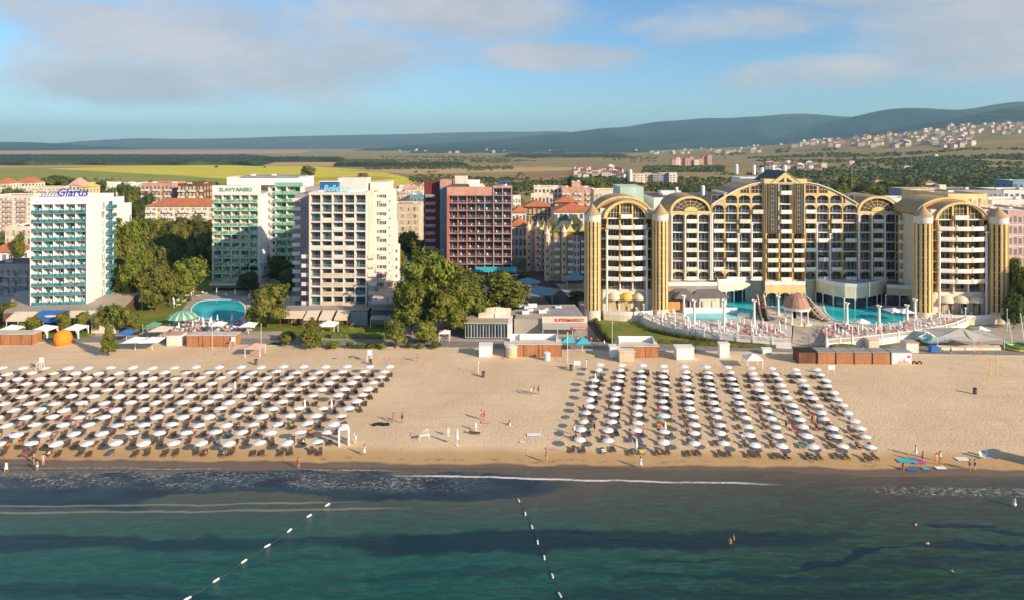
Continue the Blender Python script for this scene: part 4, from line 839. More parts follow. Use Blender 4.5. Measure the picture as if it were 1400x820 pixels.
# ---------------------------------------------------------------- golden palace hotel
YC = 205.; oV = Vector((XX(1072, YC), YC, 0)); tv = thing('palace_hotel', 'golden yellow palace hotel with arched roofline and four round glass-striped towers', 'hotel', oV)
x5 = lambda u, Y=YC: XX(u, Y) - oV.x
zv = lambda v, Y=YC: ZZ(v, Y)
K5 = YC / F; ZF = [zv(383) + 13.05 * K5 * k for k in range(10)]      # floor levels of the centre
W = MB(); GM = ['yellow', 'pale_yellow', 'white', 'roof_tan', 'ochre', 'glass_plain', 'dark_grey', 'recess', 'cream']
cols_w = 3.42
rwv = Rep(tv, 'window', [(win_mb(3.4, 2.5, 3, .07), ['yellow', 'glass_blue']), (win_mb(3.4, 2.5, 3, .07), ['white', 'glass_plain']), (win_mb(3.4, 2.5, 2, .07), ['yellow', 'glass_plain'])])
rbv = Rep(tv, 'balcony', [(bal_mb(3.1, .9, 1.0, chair=0), ['white', 'cream', 'white', 'white']), (bal_mb(3.1, .9, 1.0, chair=0), ['cream', 'white', 'cream', 'white'])])
rrv = Rep(tv, 'railing', [(railing_mb(3.2, .9), ['violet_grey'])]); rcv = Rep(tv, 'column', [], 100)
def colm(h, r=.24): b = MB(); b.cyl(0, 0, 0, h, r, n=8); b.box(-r * 1.5, r * 1.5, -r * 1.5, r * 1.5, h, h + .3); b.box(-r * 1.5, r * 1.5, -r * 1.5, r * 1.5, -.01, .3); return b
def col_at(x, y, z0, z1, mat='white', r=.24): return colm(z1 - z0 - .3, r).build('column', [mat], tv, loc=(x, y, z0))
def cells(xs, ks, y=0, rail=lambda i, k: (i + k) % 3, arch=()):
    for i, (a, c) in enumerate(zip(xs, xs[1:])):
        for k in ks:
            x = (a + c) / 2; rwv.at(TR(x, y + 1.06, ZF[k] + .03), (i * 3 + k) % 3)
            t = rail(i, k)
            if t == 0: rbv.at(TR(x, y + .12, ZF[k] + .03), (i + k) % 2)
            elif t == 1: rrv.at(TR(x, y + .02, ZF[k] + .03))
            if k in arch: arch_panel(W, a + .24, c - .24, ZF[k], ZF[k] + 1.45, ZF[k] + 2.86 - .28, y - .04, y + .25, 1)
# left arched wing and right arched wing of the centre
def archwing(us, k_top, sgn):
    xs = [x5(u) for u in us]; zs = ZF[:k_top + 2]
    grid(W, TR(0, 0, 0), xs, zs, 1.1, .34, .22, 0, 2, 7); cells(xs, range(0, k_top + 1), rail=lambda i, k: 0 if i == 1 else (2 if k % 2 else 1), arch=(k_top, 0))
    x0, x1 = xs[0] - .4, xs[-1] + .4; xc = (x0 + x1) / 2; r = (x1 - x0) / 2; zb = zs[-1]; rise = 4.6; sp = zb + .55
    cur = lambda k: (lambda x: sp + rise * k * math.sqrt(max(0, 1 - min(1, abs((x - xc) / (r * (1 if k >= .99 else k)))) ** 2)))
    xs_ = [x0 + (x1 - x0) * (.5 - .5 * math.cos(math.pi * i / 28)) for i in range(29)]
    W.strip(xs_, lambda x: zb, lambda x: sp, -.06, 1, 1)
    inner = lambda x: sp + (rise - .75) * math.sqrt(max(0, 1 - min(1, abs((x - xc) / (r - .75))) ** 2))
    W.strip(xs_, inner, cur(1), -.2, 1.1, 1)
    W.strip([xc + (x - xc) * .995 for x in xs_], lambda x: sp, lambda x: max(sp + .01, inner(x)), .5, .7, 7)
    for k in range(1, 8):                                     # fan bars
        a = math.pi * k / 8; W.add([(xc + math.cos(a) * q * (r - .75) + dx * math.sin(a), .38, sp + math.sin(a) * q * (rise - .75) - dx * math.cos(a)) for q in (.28, 1) for dx in (-.07, .07)], [(0, 1, 3, 2)], 0)
    for q in (.5, .75):
        for k in range(20):
            a, c = math.pi * k / 20, math.pi * (k + 1) / 20; W.tube((xc + math.cos(a) * q * (r - .7), .4, sp + math.sin(a) * q * (rise - .7)), (xc + math.cos(c) * q * (r - .7), .4, sp + math.sin(c) * q * (rise - .7)), .07, n=4, m=0)
    xs3 = [xc - 2.2 + 4.4 * i / 10 for i in range(11)]; W.strip(xs3, lambda x: sp - .02, lambda x: sp + 1.3 * math.sqrt(max(0, 1 - ((x - xc) / 2.2) ** 2)), -.3, .45, 1)
    # barrel roof running back
    k = len(xs_); vs = [(x, y, cur(1)(x) + .05) for y in (-.35, 15) for x in xs_]; W.add(vs, [(i, i + 1, k + i + 1, k + i) for i in range(k - 1)], 3)
    for u in us: col_at(x5(u), -.45, 7.8, zs[-1] - .3)
    W.box(x0 + .2, x1 - .2, 1.402, 15, 0, zs[-1] + .4, 8)
archwing((918, 936.4, 953.6, 971), 6, -1); archwing((1174, 1191.5, 1209, 1227), 6, 1)
# sweeping shoulders
def shoulder(us, sgn):
    xs = [x5(u) for u in us]                               # from the outer edge inwards
    lo = sorted(xs); grid(W, TR(0, -.02, 0), lo, ZF[:9], 1.1, .34, .22, 0, 2, 7)
    cells(lo, range(0, 9), y=-.02, rail=lambda i, k: 0 if (k < 5 and (k + i) % 2) or (k in (5, 6) and i % 2 == 0) or (k == 7 and i == (3 if sgn < 0 else 0)) else 1, arch=(7, 0))
    mid = xs[1:] if sgn < 0 else xs[1:]; ml = sorted(mid); grid(W, TR(0, -.01, 0), ml, [ZF[8], ZF[9]], 1.1, .42, .28, 1, 1, 7)
    for a, c in zip(ml, ml[1:]): arch_panel(W, a + .2, c - .2, ZF[8], ZF[8] + 1.45, ZF[9] - .28, -.05, .25, 1)
    # outline curve as function of |distance from inner edge|
    xi, xo_ = xs[-1], xs[0]; prof = [(0, 249.5), (.26, 253), (.5, 259.5), (.75, 269), (.92, 276.5), (1.0, 280)]
    def top(x):
        t = (x - xi) / (xo_ - xi)
        for (a, va), (c, vc) in zip(prof, prof[1:]):
            if a <= t <= c + 1e-6: return zv(va + (vc - va) * (t - a) / (c - a))
        return zv(280)
    xr = [lo[0] + (lo[-1] - lo[0]) * i / 30 for i in range(31)]
    def floor_(x):
        t = (x - xi) / (xo_ - xi); return ZF[9] if t < .75 else ZF[8]
    W.strip([x for x in xr if (x - xi) / (xo_ - xi) <= .75], lambda x: ZF[9] - .02, lambda x: max(top(x), ZF[9]), -.03, 1.2, 1)
    W.strip([x for x in xr if (x - xi) / (xo_ - xi) >= .74], lambda x: ZF[8] - .02, lambda x: max(top(x), ZF[8] + .05), -.03, 1.2, 1)
    for t0, t1 in ((.03, .24), (.28, .44)):                 # glazed lights under the curve
        a, c = sorted((xi + (xo_ - xi) * t0, xi + (xo_ - xi) * t1)); g_ = MB(); xq = [a + (c - a) * i / 6 for i in range(7)]
        g_.strip(xq, lambda x: ZF[9] + .3, lambda x: top(x) - .55, -.09, -.035, 1)
        for i in range(0, 7, 2): g_.box(xq[i] - .05, xq[i] + .05, -.13, -.091, ZF[9] + .3, top(xq[i]) - .55, 0)
        g_.box(a, c, -.13, -.091, ZF[9] + 1.25, ZF[9] + 1.35, 0); g_.build('window', ['yellow', 'glass_purple'], tv)
    vs = [(x, y, top(x) + dz) for y in (-.5, 16) for dz in (.0, .28) for x in xr]; k = len(xr)
    W.add(vs, [(k + i, k + i + 1, 3 * k + i + 1, 3 * k + i) for i in range(k - 1)], 3); W.add(vs, [(i, i + 1, k + i + 1, k + i) for i in range(k - 1)], 2)
    W.box(min(xi, xi + (xo_ - xi) * .72), max(xi, xi + (xo_ - xi) * .72), 1.403, 15, 0, ZF[9] + .3, 8); W.box(min(xo_, xi), max(xo_, xi), 1.404, 15, 0, ZF[8] + .3, 8)
    hts = {0: 7, 1: 0, 2: 5, 3: 6, 4: 9}
    for i, x in enumerate(xs):
        if i in (0, 2, 3): col_at(x, -.5, 7.8, ZF[hts[i]] - .3, r=.28)
shoulder((973, 991, 1009, 1027, 1044), -1); shoulder((1173, 1152, 1134, 1116, 1099), 1)
# middle block
xm = [x5(u) for u in (1045, 1063, 1081, 1098)]; grid(W, TR(0, -.9, 0), xm, ZF[:10] + [zv(251)], 1.6, .5, .3, 1, 2, 7)
W.box(x5(1043), x5(1058.5), -1.2, 2, zv(251), zv(245), 1); W.box(x5(1085), x5(1101), -1.2, 2, zv(251), zv(245), 1); W.box(x5(1058.4), x5(1085.1), -1.1, 2, zv(251), zv(248.5), 1)
W.ext([(x5(1055), zv(248.5)), (x5(1089), zv(248.5)), (x5(1072), zv(235))], -1.15, -.9, 1); W.ext([(x5(1060), zv(248)), (x5(1084), zv(248)), (x5(1072), zv(239))], -.895, 14, 7)
W.ext([(x5(1062), zv(249)), (x5(1070), zv(249)), (x5(1070), zv(243))], -1.22, -1.16, 5); W.ext([(x5(1082), zv(249)), (x5(1074), zv(249)), (x5(1074), zv(243))], -1.22, -1.16, 5)
for s_ in (-1, 1):
    cx_ = x5(1072); e = x5(1089) - cx_; W.add([(cx_, -1.3, zv(234)), (cx_ + s_ * (e + .6), -1.3, zv(249.3)), (cx_ + s_ * (e + .6), 14, zv(249.3)), (cx_, 14, zv(234)), (cx_, -1.3, zv(235.2)), (cx_ + s_ * (e + .6), -1.3, zv(250.4))], [(0, 1, 2, 3), (0, 4, 5, 1)], 6 if s_ < 0 else 3)
W.box(x5(1045), x5(1098), .7 + .003, 15, 0, zv(251), 8)
for a, c in ((xm[0], xm[1]), (xm[2], xm[3])):               # glass curtain bays
    g_ = MB(); g_.box(a + .2, c - .2, -1.15, -.92, ZF[5] - .2, zv(252), 1)
    for i in range(6): x = a + .2 + (c - a - .4) * i / 5; g_.box(x - .05, x + .05, -1.24, -1.151, ZF[5] - .2, zv(252), 0)
    for k in range(5): z = ZF[5] + 2.86 * k + 1; g_.box((a + c) / 2 - .5, (a + c) / 2 + .5, -1.26, -1.152, z, z + .12, 0); g_.box((a + c) / 2 - .5, (a + c) / 2 + .5, -1.26, -1.152, z + 1.3, z + 1.42, 0)
    g_.build('glass_bay', ['ochre', 'glass_plain'], tv)
for k in range(0, 10):
    rwv.at(TR((xm[1] + xm[2]) / 2, .66, ZF[k] + .03), k % 3)
    if k != 8: rbv.at(TR((xm[1] + xm[2]) / 2, -1.0 if k > 4 else -1.0, ZF[k] + .03), 1)
    if k < 5:
        for a, c in ((xm[0], xm[1]), (xm[2], xm[3])): rwv.at(TR((a + c) / 2, .66, ZF[k] + .03), 0); rbv.at(TR((a + c) / 2, -1.0, ZF[k] + .03), k % 2) if k else None
for i, x in enumerate(xm): col_at(x, -1.25, 7.8, ZF[5] - .3, 'yellow')
# dark recess beside the third round tower
yw = -7; xr_ = [x5(1228), x5(1240, 199), x5(1252, 199)]; grid(W, TR(0, -3, 0), xr_, ZF[:8], 1.5, .3, .28, 0, 2, 7); W.box(xr_[0], xr_[-1], -1.2, 12, 0, ZF[7] + 1.2, 8)
for k in range(0, 7):
    for a, c in zip(xr_, xr_[1:]): rwv.at(Matrix.Translation(((a + c) / 2, -1.56, ZF[k] + .03)) @ Matrix.Scale(.75, 4, (1, 0, 0)), 1)
    rbv.at(Matrix.Translation(((xr_[0] + xr_[1]) / 2, -3, ZF[k] + .03)) @ Matrix.Scale(.75, 4, (1, 0, 0)), 1)
# end wings between the round towers
def endwing(ua, ub, Yw, v_k7, spc):
    y = Yw - YC; X = lambda u: x5(u, Yw); kz = Yw / F; Z = [ZZ(v_k7, Yw) - spc * kz * (7 - k) for k in range(8)]
    a0, a1 = X(ua), X(ub); b0, b1 = X(ua + 9.5), X(ub - 10); t = (b1 - b0) / 3; xs = [a0, b0, b0 + t, b0 + 2 * t, b1, a1]
    grid(W, TR(0, y, 0), xs, Z, 1.4, .38, .3, 0, 2, 7); W.box(a0, a1, y + 1.702, y + 16, 0, Z[7] + .5, 8)
    W.box(a0, a1, y + .2, y + 1.7, 0, Z[0] - .3, 8); W.box(a0, b0 - .2, y + .3, y + 2, Z[7], Z[7] + 2.6, 8); W.box(b1 + .2, a1, y + .3, y + 2, Z[7], Z[7] + 2.6, 8)
    ww = MB(); ww.merge(win_mb(t - .4, 2.4, 3, .08), Matrix.Identity(4)); rw1 = Rep(tv, 'window', [(ww, ['yellow', 'glass_plain']), (win_mb(1.6, 2.3, 2), ['ochre', 'glass_purple']), (win_mb(t - .4, 2.3, 4), ['yellow', 'glass_blue'])])
    bl = MB(); n = 12; wd = (b1 - b0) + .5                    # long bowed white balcony
    pts = [(-wd / 2 + wd * i / n, -.9 - 1.0 * math.sin(math.pi * i / n)) for i in range(n + 1)]
    bl.prism([(-wd / 2, 0)] + pts + [(wd / 2, 0)], -.2, 0, 0); p = pts
    for q, s_ in zip(p, p[1:]):
        bl.add([(q[0], q[1], .05), (s_[0], s_[1], .05), (s_[0], s_[1], .95), (q[0], q[1], .95), (q[0], q[1] + .1, .05), (s_[0], s_[1] + .1, .05), (s_[0], s_[1] + .1, .95), (q[0], q[1] + .1, .95)], [(0, 1, 2, 3), (3, 2, 6, 7), (5, 4, 7, 6)], 1)
    for i in (0, 4, 8, 12): bl.box(p[i][0] - .22, p[i][0] + .22, p[i][1] - .1, p[i][1] + .3, 0, 1.35, 2)
    bl.box(-wd / 2, -wd / 2 + .1, -.9, 0, 0, 1, 1); bl.box(wd / 2 - .1, wd / 2, -.9, 0, 0, 1, 1)
    rb1 = Rep(tv, 'balcony', [(bl, ['white', 'white', 'pale_yellow']), (bal_mb(t - .3, .8, 1), ['white', 'white', 'white', 'white'])]); xc = (b0 + b1) / 2
    for k in range(8):
        for i in range(5):
            x = (xs[i] + xs[i + 1]) / 2
            if i in (0, 4): rw1.at(TR(x, y + 1.36, Z[k] + .03), 1)
            elif k < 7: rw1.at(TR(x, y + 1.36, Z[k] + .03), 0 if (i + k) % 3 else 2)
            if i in (0, 4) or k == 0: m4 = TR(x, y + .1, Z[k] + .03); rrv.at(m4 @ Matrix.Scale(.55 if i in (0, 4) else .85, 4, (1, 0, 0)))
        if 0 < k < 7: rb1.at(TR(xc, y + .05, Z[k] + .03), 0)
    for i in (1, 2, 3): rw1.at(TR((xs[i] + xs[i + 1]) / 2, y + 1.36, Z[7] - .0), 0)
    rb1.at(TR(xc, y + .05, Z[7] + .03), 1)
    for x in (b0 - .3, b1 + .3): col_at(x, y - .9, 1.6, Z[6] - .4, r=.3)
    for x in xs[2:4]: col_at(x, y - .1, Z[0] + .02, Z[1] - .3, r=.2)
    # great arch
    sp = Z[7]; r = (b1 - b0) / 2 + .6; rise = ZZ(v_k7 - 23.5, Yw) - sp; ins = lambda x: sp + (rise - .7) * max(0, 1 - ((x - xc) / (r - .5)) ** 2) ** .56; out = lambda x: sp + rise * max(0, 1 - ((x - xc) / (r + .5)) ** 2) ** .56
    xs_ = [xc - r - .5 + (2 * r + 1) * (.5 - .5 * math.cos(math.pi * i / 30)) for i in range(31)]
    xi_ = [x for x in xs_ if abs(x - xc) < r - .5]
    W.strip(xs_, lambda x: ins(x) if abs(x - xc) < r - .5 else sp, out, y - .35, y + 1.2, 1)
    W.strip(xi_, lambda x: sp - .01, lambda x: max(ins(x), sp), y + .6, y + .8, 7)
    for i in range(13):
        x = b0 + (b1 - b0) * i / 12; th = .2 if i in (4, 8) else .05
        if ins(x) > sp + .3: W.box(x - th, x + th, y + (.1 if i in (4, 8) else .45), y + .59, sp, ins(x), 1 if i in (4, 8) else 0)
    for dz in (1.35, 2.7):
        xw = [x for x in xi_ if ins(x) > sp + dz]
        if len(xw) > 1: W.box(min(xw), max(xw), y + .44, y + .58, sp + dz, sp + dz + .1, 0)
    k = len(xs_)
    for (f, dz, yy0, yy1, ex, m_) in ((out, .06, y - .6, y + 9, 1., 3), (out, .9, y + 5, y + 17, 1.28, 3)):
        ring = [(xc + (x - xc) * ex, f(x) + dz) for x in xs_]; W.add([(x, yy, z) for yy in (yy0, yy1) for x, z in ring], [(i, i + 1, k + i + 1, k + i) for i in range(k - 1)], m_)
        W.add([(x, yy0 + .001, z) for x, z in ring] + [(x, yy0 + .001, z - .5) for x, z in ring], [(i + 1, i, k + i, k + i + 1) for i in range(k - 1)], 1)
        if ex > 1: W.strip([q[0] for q in ring], lambda x: sp - 1, lambda x: f(xc + (x - xc) / ex) + dz - .5, yy0 + .2, yy0 + .4, 4)
    # domed awnings and the terrace in front
    for i in range(3):
        aw = MB(); w_ = t * .96; n = 8; vs = []
        for j in range(6):
            th = math.pi / 2 * j / 5
            for q in range(n + 1): s_ = -1 + 2 * q / n; c_ = math.sqrt(max(0, 1 - .92 * s_ * s_)); vs.append((s_ * w_ / 2, -1.7 * math.cos(th) * c_ - .02, 1.7 * math.sin(th) * c_))
        aw.add(vs, [(j * (n + 1) + q, j * (n + 1) + q + 1, (j + 1) * (n + 1) + q + 1, (j + 1) * (n + 1) + q) for j in range(5) for q in range(n)])
        aw.build('awning', ['fabric_gold' if (i == 1 and ua < 1000) else 'fabric_cream'], tv, loc=(xs[i + 1] + t / 2, y - .02, Z[0] - 2.45))
        win_mb(t - .8, 3.0, 3).build('window', ['yellow', 'glass_cream'], tv, loc=(xs[i + 1] + t / 2, y + .12, 1.8))
    te = MB(); pts = [(a0 + .5, y + .2)] + [(a0 + .5 + (a1 - a0 - 1) * i / 10, y - 3.2 - 1.6 * math.sin(math.pi * i / 10)) for i in range(11)] + [(a1 - .5, y + .2)]
    te.prism(pts, 0, 1.7, 0, 1)
    for q, s_ in zip(pts[1:-1], pts[2:-1]): te.add([(q[0], q[1] + .02, 1.7), (s_[0], s_[1] + .02, 1.7), (s_[0], s_[1] + .02, 2.7), (q[0], q[1] + .02, 2.7), (q[0], q[1] + .2, 1.7), (s_[0], s_[1] + .2, 1.7), (s_[0], s_[1] + .2, 2.7), (q[0], q[1] + .2, 2.7)], [(0, 1, 2, 3), (3, 2, 6, 7), (5, 4, 7, 6)], 2)
    te.build('terrace', ['cream', 'tile_pale', 'white'], tv); return Z
Zl = endwing(821, 892, 192., 298.2, 14.05); Zr = endwing(1273.5, 1354, 188., 300, 14.35)
W.build('wall', GM, tv)
for r_ in (rwv, rbv, rrv): r_.done()
def rtower(u, vb, vcol, vap, wpx, Yt):
    r = wpx / 2 * Yt / F; x = XX(u, Yt) - oV.x; y = Yt - YC; zt = ZZ(vcol, Yt); b = MB()
    b.cyl(0, 0, 0, 3.0, r * 1.0, n=24, m=2); b.cyl(0, 0, 3.0, zt - 1.6, r * .86, n=24, m=1); b.lathe([(r * .9, zt - 1.8), (r * 1.02, zt - 1.4), (r * 1.02, zt), (r * 1.08, zt + .1), (r * 1.08, zt + .3)], 24, 3)
    for i in range(12):
        a = 6.28318 * (i + .5) / 12; c, s_ = math.cos(a), math.sin(a); hw = .30; ro = r * 1.0
        b.add([(c * q - s_ * hw * e, s_ * q + c * hw * e, z) for z in (3.0, zt - 1.5) for q, e in ((ro, -1), (ro, 1), (r * .84, 1), (r * .84, -1))], [(0, 1, 5, 4), (1, 2, 6, 5), (3, 0, 4, 7), (0, 3, 2, 1)], 0)
    n = int((zt - 5) / 2.1)
    for i in range(1, n + 1): b.lathe([(r * .87, 3 + i * 2.1), (r * .905, 3 + i * 2.1), (r * .905, 3.1 + i * 2.1), (r * .87, 3.1 + i * 2.1)], 24, 0)
    rt = b.build('round_tower', ['pale_yellow', 'tower_glass', 'cream', 'pinkwhite'], tv, loc=(x, y, 0))
    c = MB(); c.lathe([(r * 1.12, zt + .3), (r * .98, zt + .55), (r * .25, zt + (ZZ(vap, Yt) - zt) * .8), (.05, ZZ(vap, Yt))], 24); c.build('cone_roof', ['roof_tan'], rt)
rtower(810, 436, 295, 279, 22, 189); rtower(902.5, 428, 294, 278.5, 21.5, 190); rtower(1262, 438, 297, 281, 23, 187); rtower(1365, 440, 298, 283, 23.5, 187)
# podium of the centre
def deckblock(pts, z0, z1, fascia, name='podium'):
    q = [(XX(u, Y) - oV.x, Y - YC) for u, Y in pts]; b = MB(); b.prism(q, z0, z1, 0, 1); m_ = len(q)
    for i in range(m_ - 2):
        a, c = Vector((*q[i], 0)), Vector((*q[i + 1], 0)); d = (c - a)
        if d.length < .1: continue
        nrm = Vector((d.y, -d.x, 0)).normalized() * .06
        b.add([tuple(a + nrm + Vector((0, 0, z1 - .05))), tuple(c + nrm + Vector((0, 0, z1 - .05))), tuple(c + nrm + Vector((0, 0, z1 + 1.0))), tuple(a + nrm + Vector((0, 0, z1 + 1.0))), tuple(a - nrm * 2 + Vector((0, 0, z1 + 1.0))), tuple(c - nrm * 2 + Vector((0, 0, z1 + 1.0)))], [(0, 1, 2, 3), (3, 2, 5, 4)], 2)
    b.build(name, [fascia, 'tile_pale', 'white'], tv)
    g_ = MB(); cxx = sum(p[0] for p in q) / m_; qq = [(cxx + (x - cxx) * .96, y + 1.0) for x, y in q]; g_.prism(qq, 0, z0 - .01, 0)
    g_.build('glass_wall', ['glass_plain'], tv)
    for i in range(m_ - 2):
        a, c = q[i], q[i + 1]; L = math.dist(a, c); k = max(1, int(L / 3))
        for j in range(k + (i == m_ - 3)): col_at(a[0] + (c[0] - a[0]) * j / k, a[1] + (c[1] - a[1]) * j / k + .35, 0, z0, r=.16)
deckblock([(982, 200.5), (1004, 203.2), (1027, 206.2), (1027, 207.5), (982, 207.5)], 4.9, 7.7, 'cream')
deckblock([(912, 198), (981, 198.5), (981, 206), (912, 206)], 5.2, 7.4, 'concrete')
deckblock([(1046, 198), (1101, 198), (1101, 206), (1046, 206)], 5.6, 7.7, 'pale_yellow')
deckblock([(1116, 204), (1126, 201.5), (1140, 198.2), (1155, 195.6), (1170, 194.8), (1186, 196.4), (1200, 199.6), (1212, 203.4), (1214, 206), (1116, 206)], 4.4, 7.6, 'cream')
deckblock([(1212, 199), (1250, 197), (1250, 206), (1212, 206)], 4.6, 6.6, 'sandstone')
for i, u in enumerate((1055, 1073, 1090)): arch_mb = MB(); arch_panel(arch_mb, XX(u - 8, 197.8) - oV.x, XX(u + 8, 197.8) - oV.x, 3.8, 4.2, 5.6, 197.6 - YC, 197.9 - YC, 0); arch_mb.build('arch', ['pale_yellow'], tv)
# rear roofs, tanks
rr = thing('rear_hotel', 'white and grey-roofed hotel block rising behind the golden hotel, with white water tanks', 'hotel', (XX(960, 262), 262, 0)); xq = lambda u, Y: XX(u, Y) - XX(960, 262)
b = MB(); b.box(xq(890, 255), xq(1038, 255), -12, 10, 0, ZZ(269, 255), 0); b.box(xq(1012, 262), xq(1058, 262), 0, 10, 0, ZZ(243, 262), 0); b.box(xq(994, 262), xq(1013, 262), -3, 6, 0, ZZ(256, 262), 1); b.box(xq(890, 255), xq(1038, 255), -11.8, 9.8, ZZ(269, 255), ZZ(268.6, 255), 2)
b.box(xq(905, 258), xq(933, 258), -2, 3, ZZ(269, 255), ZZ(262, 258), 0); b.box(xq(848, 250), xq(880, 250), -12, 6, 0, ZZ(256, 250), 3); b.build('wall', ['white', 'steel_blue', 'dark_grey', 'mint_light'], rr)
for i in range(5): gw = win_mb(2.4, 1.6, 2); gw.build('window', ['steel_blue', 'glass_teal'], rr, loc=(xq(1017 + i * 9, 262), -.06, ZZ(250, 262)))
for u, v0, v1, Y in ((862, 232, 248, 252), (925, 256, 267, 256), (961, 254, 269, 256), (1007, 225, 238, 262), (1031, 226, 239, 262), (1042, 229, 240, 262), (1057, 226, 238, 262), (1073, 226, 238, 262)):
    tk = MB(); r = 2.2 * Y / F * (1.2 if u == 961 else 1); tk.lathe([(0, ZZ(v1, Y)), (r, ZZ(v1, Y)), (r, ZZ(v0, Y) - .4), (r * .6, ZZ(v0, Y)), (0, ZZ(v0, Y))], 16); tk.build('water_tank', ['plastic_white'], rr, loc=(xq(u, Y), Y - 262, 0))
# pool terrace ------------------------------------------------------------
DZ = 1.5
def EG(*uv): return [(XX(u, dep(v)), dep(v)) for u, v in uv]
LF = EG((866, 430), (870, 434), (880, 441.5), (893, 448), (905, 453), (922, 457.5), (940, 461.5), (962, 465.5), (985, 469), (1008, 471.5), (1030, 473.5), (1056, 475.5), (1082, 477))
RF = EG((1130, 478), (1148, 476.5), (1165, 475.5), (1185, 473.5), (1205, 471), (1228, 468), (1250, 465), (1272, 461), (1292, 457.5), (1308, 453), (1320, 447.5), (1328, 441), (1328, 434))
tl = [(LF[0][0], 199.8)]
td = thing('pool_terrace', 'raised sand-coloured pool terrace behind a curved white balustrade', 'terrace', (oV.x, 170, 0)); rl = lambda p: (p[0] - oV.x, p[1] - 170)
b = MB(); b.prism([rl(p) for p in LF + [(XX(1082, 170), 170), (XX(1088, 205), 206), (XX(868, 200), 206)]], 0, DZ, 0, 1); b.prism([rl(p) for p in RF + [(XX(1322, 196), 206), (XX(1120, 206), 206), (XX(1128, 171), 171)]], 0, DZ, 0, 1)
b.prism([rl((XX(1085, 180), 178)), rl((XX(1127, 180), 178)), rl((XX(1119, 205), 205.7)), rl((XX(1089, 205), 205.7))], 0, DZ - .01, 0, 1)
b.build('deck', ['white', 'tile_pale'], td)
sp_ = MB(); A_ = [rl((XX(u, Y), Y)) for u, Y in ((1085, 178), (1127, 178), (1129, 164.5), (1083, 164.5))]
sp_.add([(*A_[0], DZ), (*A_[1], DZ), (*A_[2], .16), (*A_[3], .16)], [(0, 3, 2, 1)]); sp_.build('ramp', ['paving'], td)
def balus(path, nm):
    for sgi, (p, q) in enumerate(zip(path, path[1:])):
        b = MB(); a, c = Vector((*rl(p), 0)), Vector((*rl(q), 0)); d = c - a; L = d.length; b.T = Matrix.Translation(a) @ Matrix.Rotation(math.atan2(d.y, d.x), 4, 'Z')
        b.box(0, L, -.12, .0, 0, DZ + .12, 0); b.box(0, L, -.16, .12, DZ + .95, DZ + 1.1, 0); n = int(L / .32)
        for i in range(n): b.box(i * L / n + .08, i * L / n + .22, -.08, .04, DZ + .1, DZ + .96, 1)
        b.box(-.2, .2, -.25, .2, 0, DZ + 1.45, 0); b.build('balustrade', ['white', 'pinkwhite'], td)
        if sgi % 2 == 0: pl = MB(); pl.cyl(0, 0, DZ + 1.4, DZ + 3.6, .13, n=8); pl.box(-.25, .25, -.25, .25, DZ + 3.6, DZ + 3.8); pl.build('post', ['white'], td, loc=tuple(a))
balus(LF, 0); balus(RF, 0)
m, nt, b = nodes('pool_water'); n = noise_node(nt, .8, 4, .6, posn(nt), .5); n2 = noise_node(nt, .08, 2, .5, posn(nt))
lk(nt, mixc(nt, mapr(nt, n2.outputs[0], .4, .6), mixc(nt, n.outputs[0], (.0, .42, .48), (.02, .52, .58)), (.08, .60, .66)), b.inputs['Base Color']); b.inputs['Roughness'].default_value = .06; bump(nt, b, n.outputs[0], .3, .1); M['pool_water'] = m
def pool(name, label, pts, z, rim=.5):
    P_ = [Vector(GP(u, v, z)) for u, v in pts]; c = sum(P_, Vector()) / len(P_); t = thing(name, label, 'pool', (c.x, c.y, 0)); n = len(P_)
    Q = []                                              # smooth the outline
    for i in range(n):
        p0, p1, p2, p3 = P_[i - 1], P_[i], P_[(i + 1) % n], P_[(i + 2) % n]
        for k in range(5):
            s = k / 5; Q.append(.5 * ((2 * p1) + (p2 - p0) * s + (2 * p0 - 5 * p1 + 4 * p2 - p3) * s * s + (3 * p1 - 3 * p2 + p3 - p0) * s ** 3))
    q = [(p.x - c.x, p.y - c.y) for p in Q]; b = MB(); b.poly([(x, y, z + .04) for x, y in q]); b.build('water', ['pool_water'], t)
    e = MB(); m_ = len(q); o_ = [(x * (1 + rim / (math.hypot(x, y) + .1)), y * (1 + rim / (math.hypot(x, y) + .1))) for x, y in q]
    e.add([(x, y, z + .1) for x, y in q] + [(x, y, z + .1) for x, y in o_] + [(x, y, z) for x, y in q], [(i, (i + 1) % m_, m_ + (i + 1) % m_, m_ + i) for i in range(m_)] + [(i, (i + 1) % m_, 2 * m_ + (i + 1) % m_, 2 * m_ + i) for i in range(m_)]); e.build('rim', ['pool_rim'], t)
pool('swimming_pool', 'turquoise pool left of the copper-domed pavilion on the golden hotel terrace', [(938, 428), (948, 421), (968, 414), (1000, 408), (1028, 409), (1040, 415), (1042, 424), (1036, 432), (1012, 434), (985, 437), (958, 438), (942, 435)], DZ)
pool('swimming_pool', 'small turquoise pool behind the copper-domed pavilion between the slides', [(1056, 409), (1075, 407), (1100, 409), (1113, 413), (1112, 421), (1098, 425), (1072, 425), (1058, 420)], DZ)
pool('swimming_pool', 'turquoise pool right of the copper-domed pavilion on the golden hotel terrace', [(1128, 415), (1142, 411), (1165, 414), (1190, 420), (1214, 421), (1234, 427), (1240, 435), (1226, 441), (1200, 443), (1170, 441), (1145, 438), (1131, 428)], DZ)
pool('swimming_pool', 'large turquoise pool beside the green canopy, between white tower and cream hotel', [(262, 424), (272, 413), (295, 410), (322, 411), (333, 418), (334, 430), (326, 437), (300, 438), (276, 434)], .2)
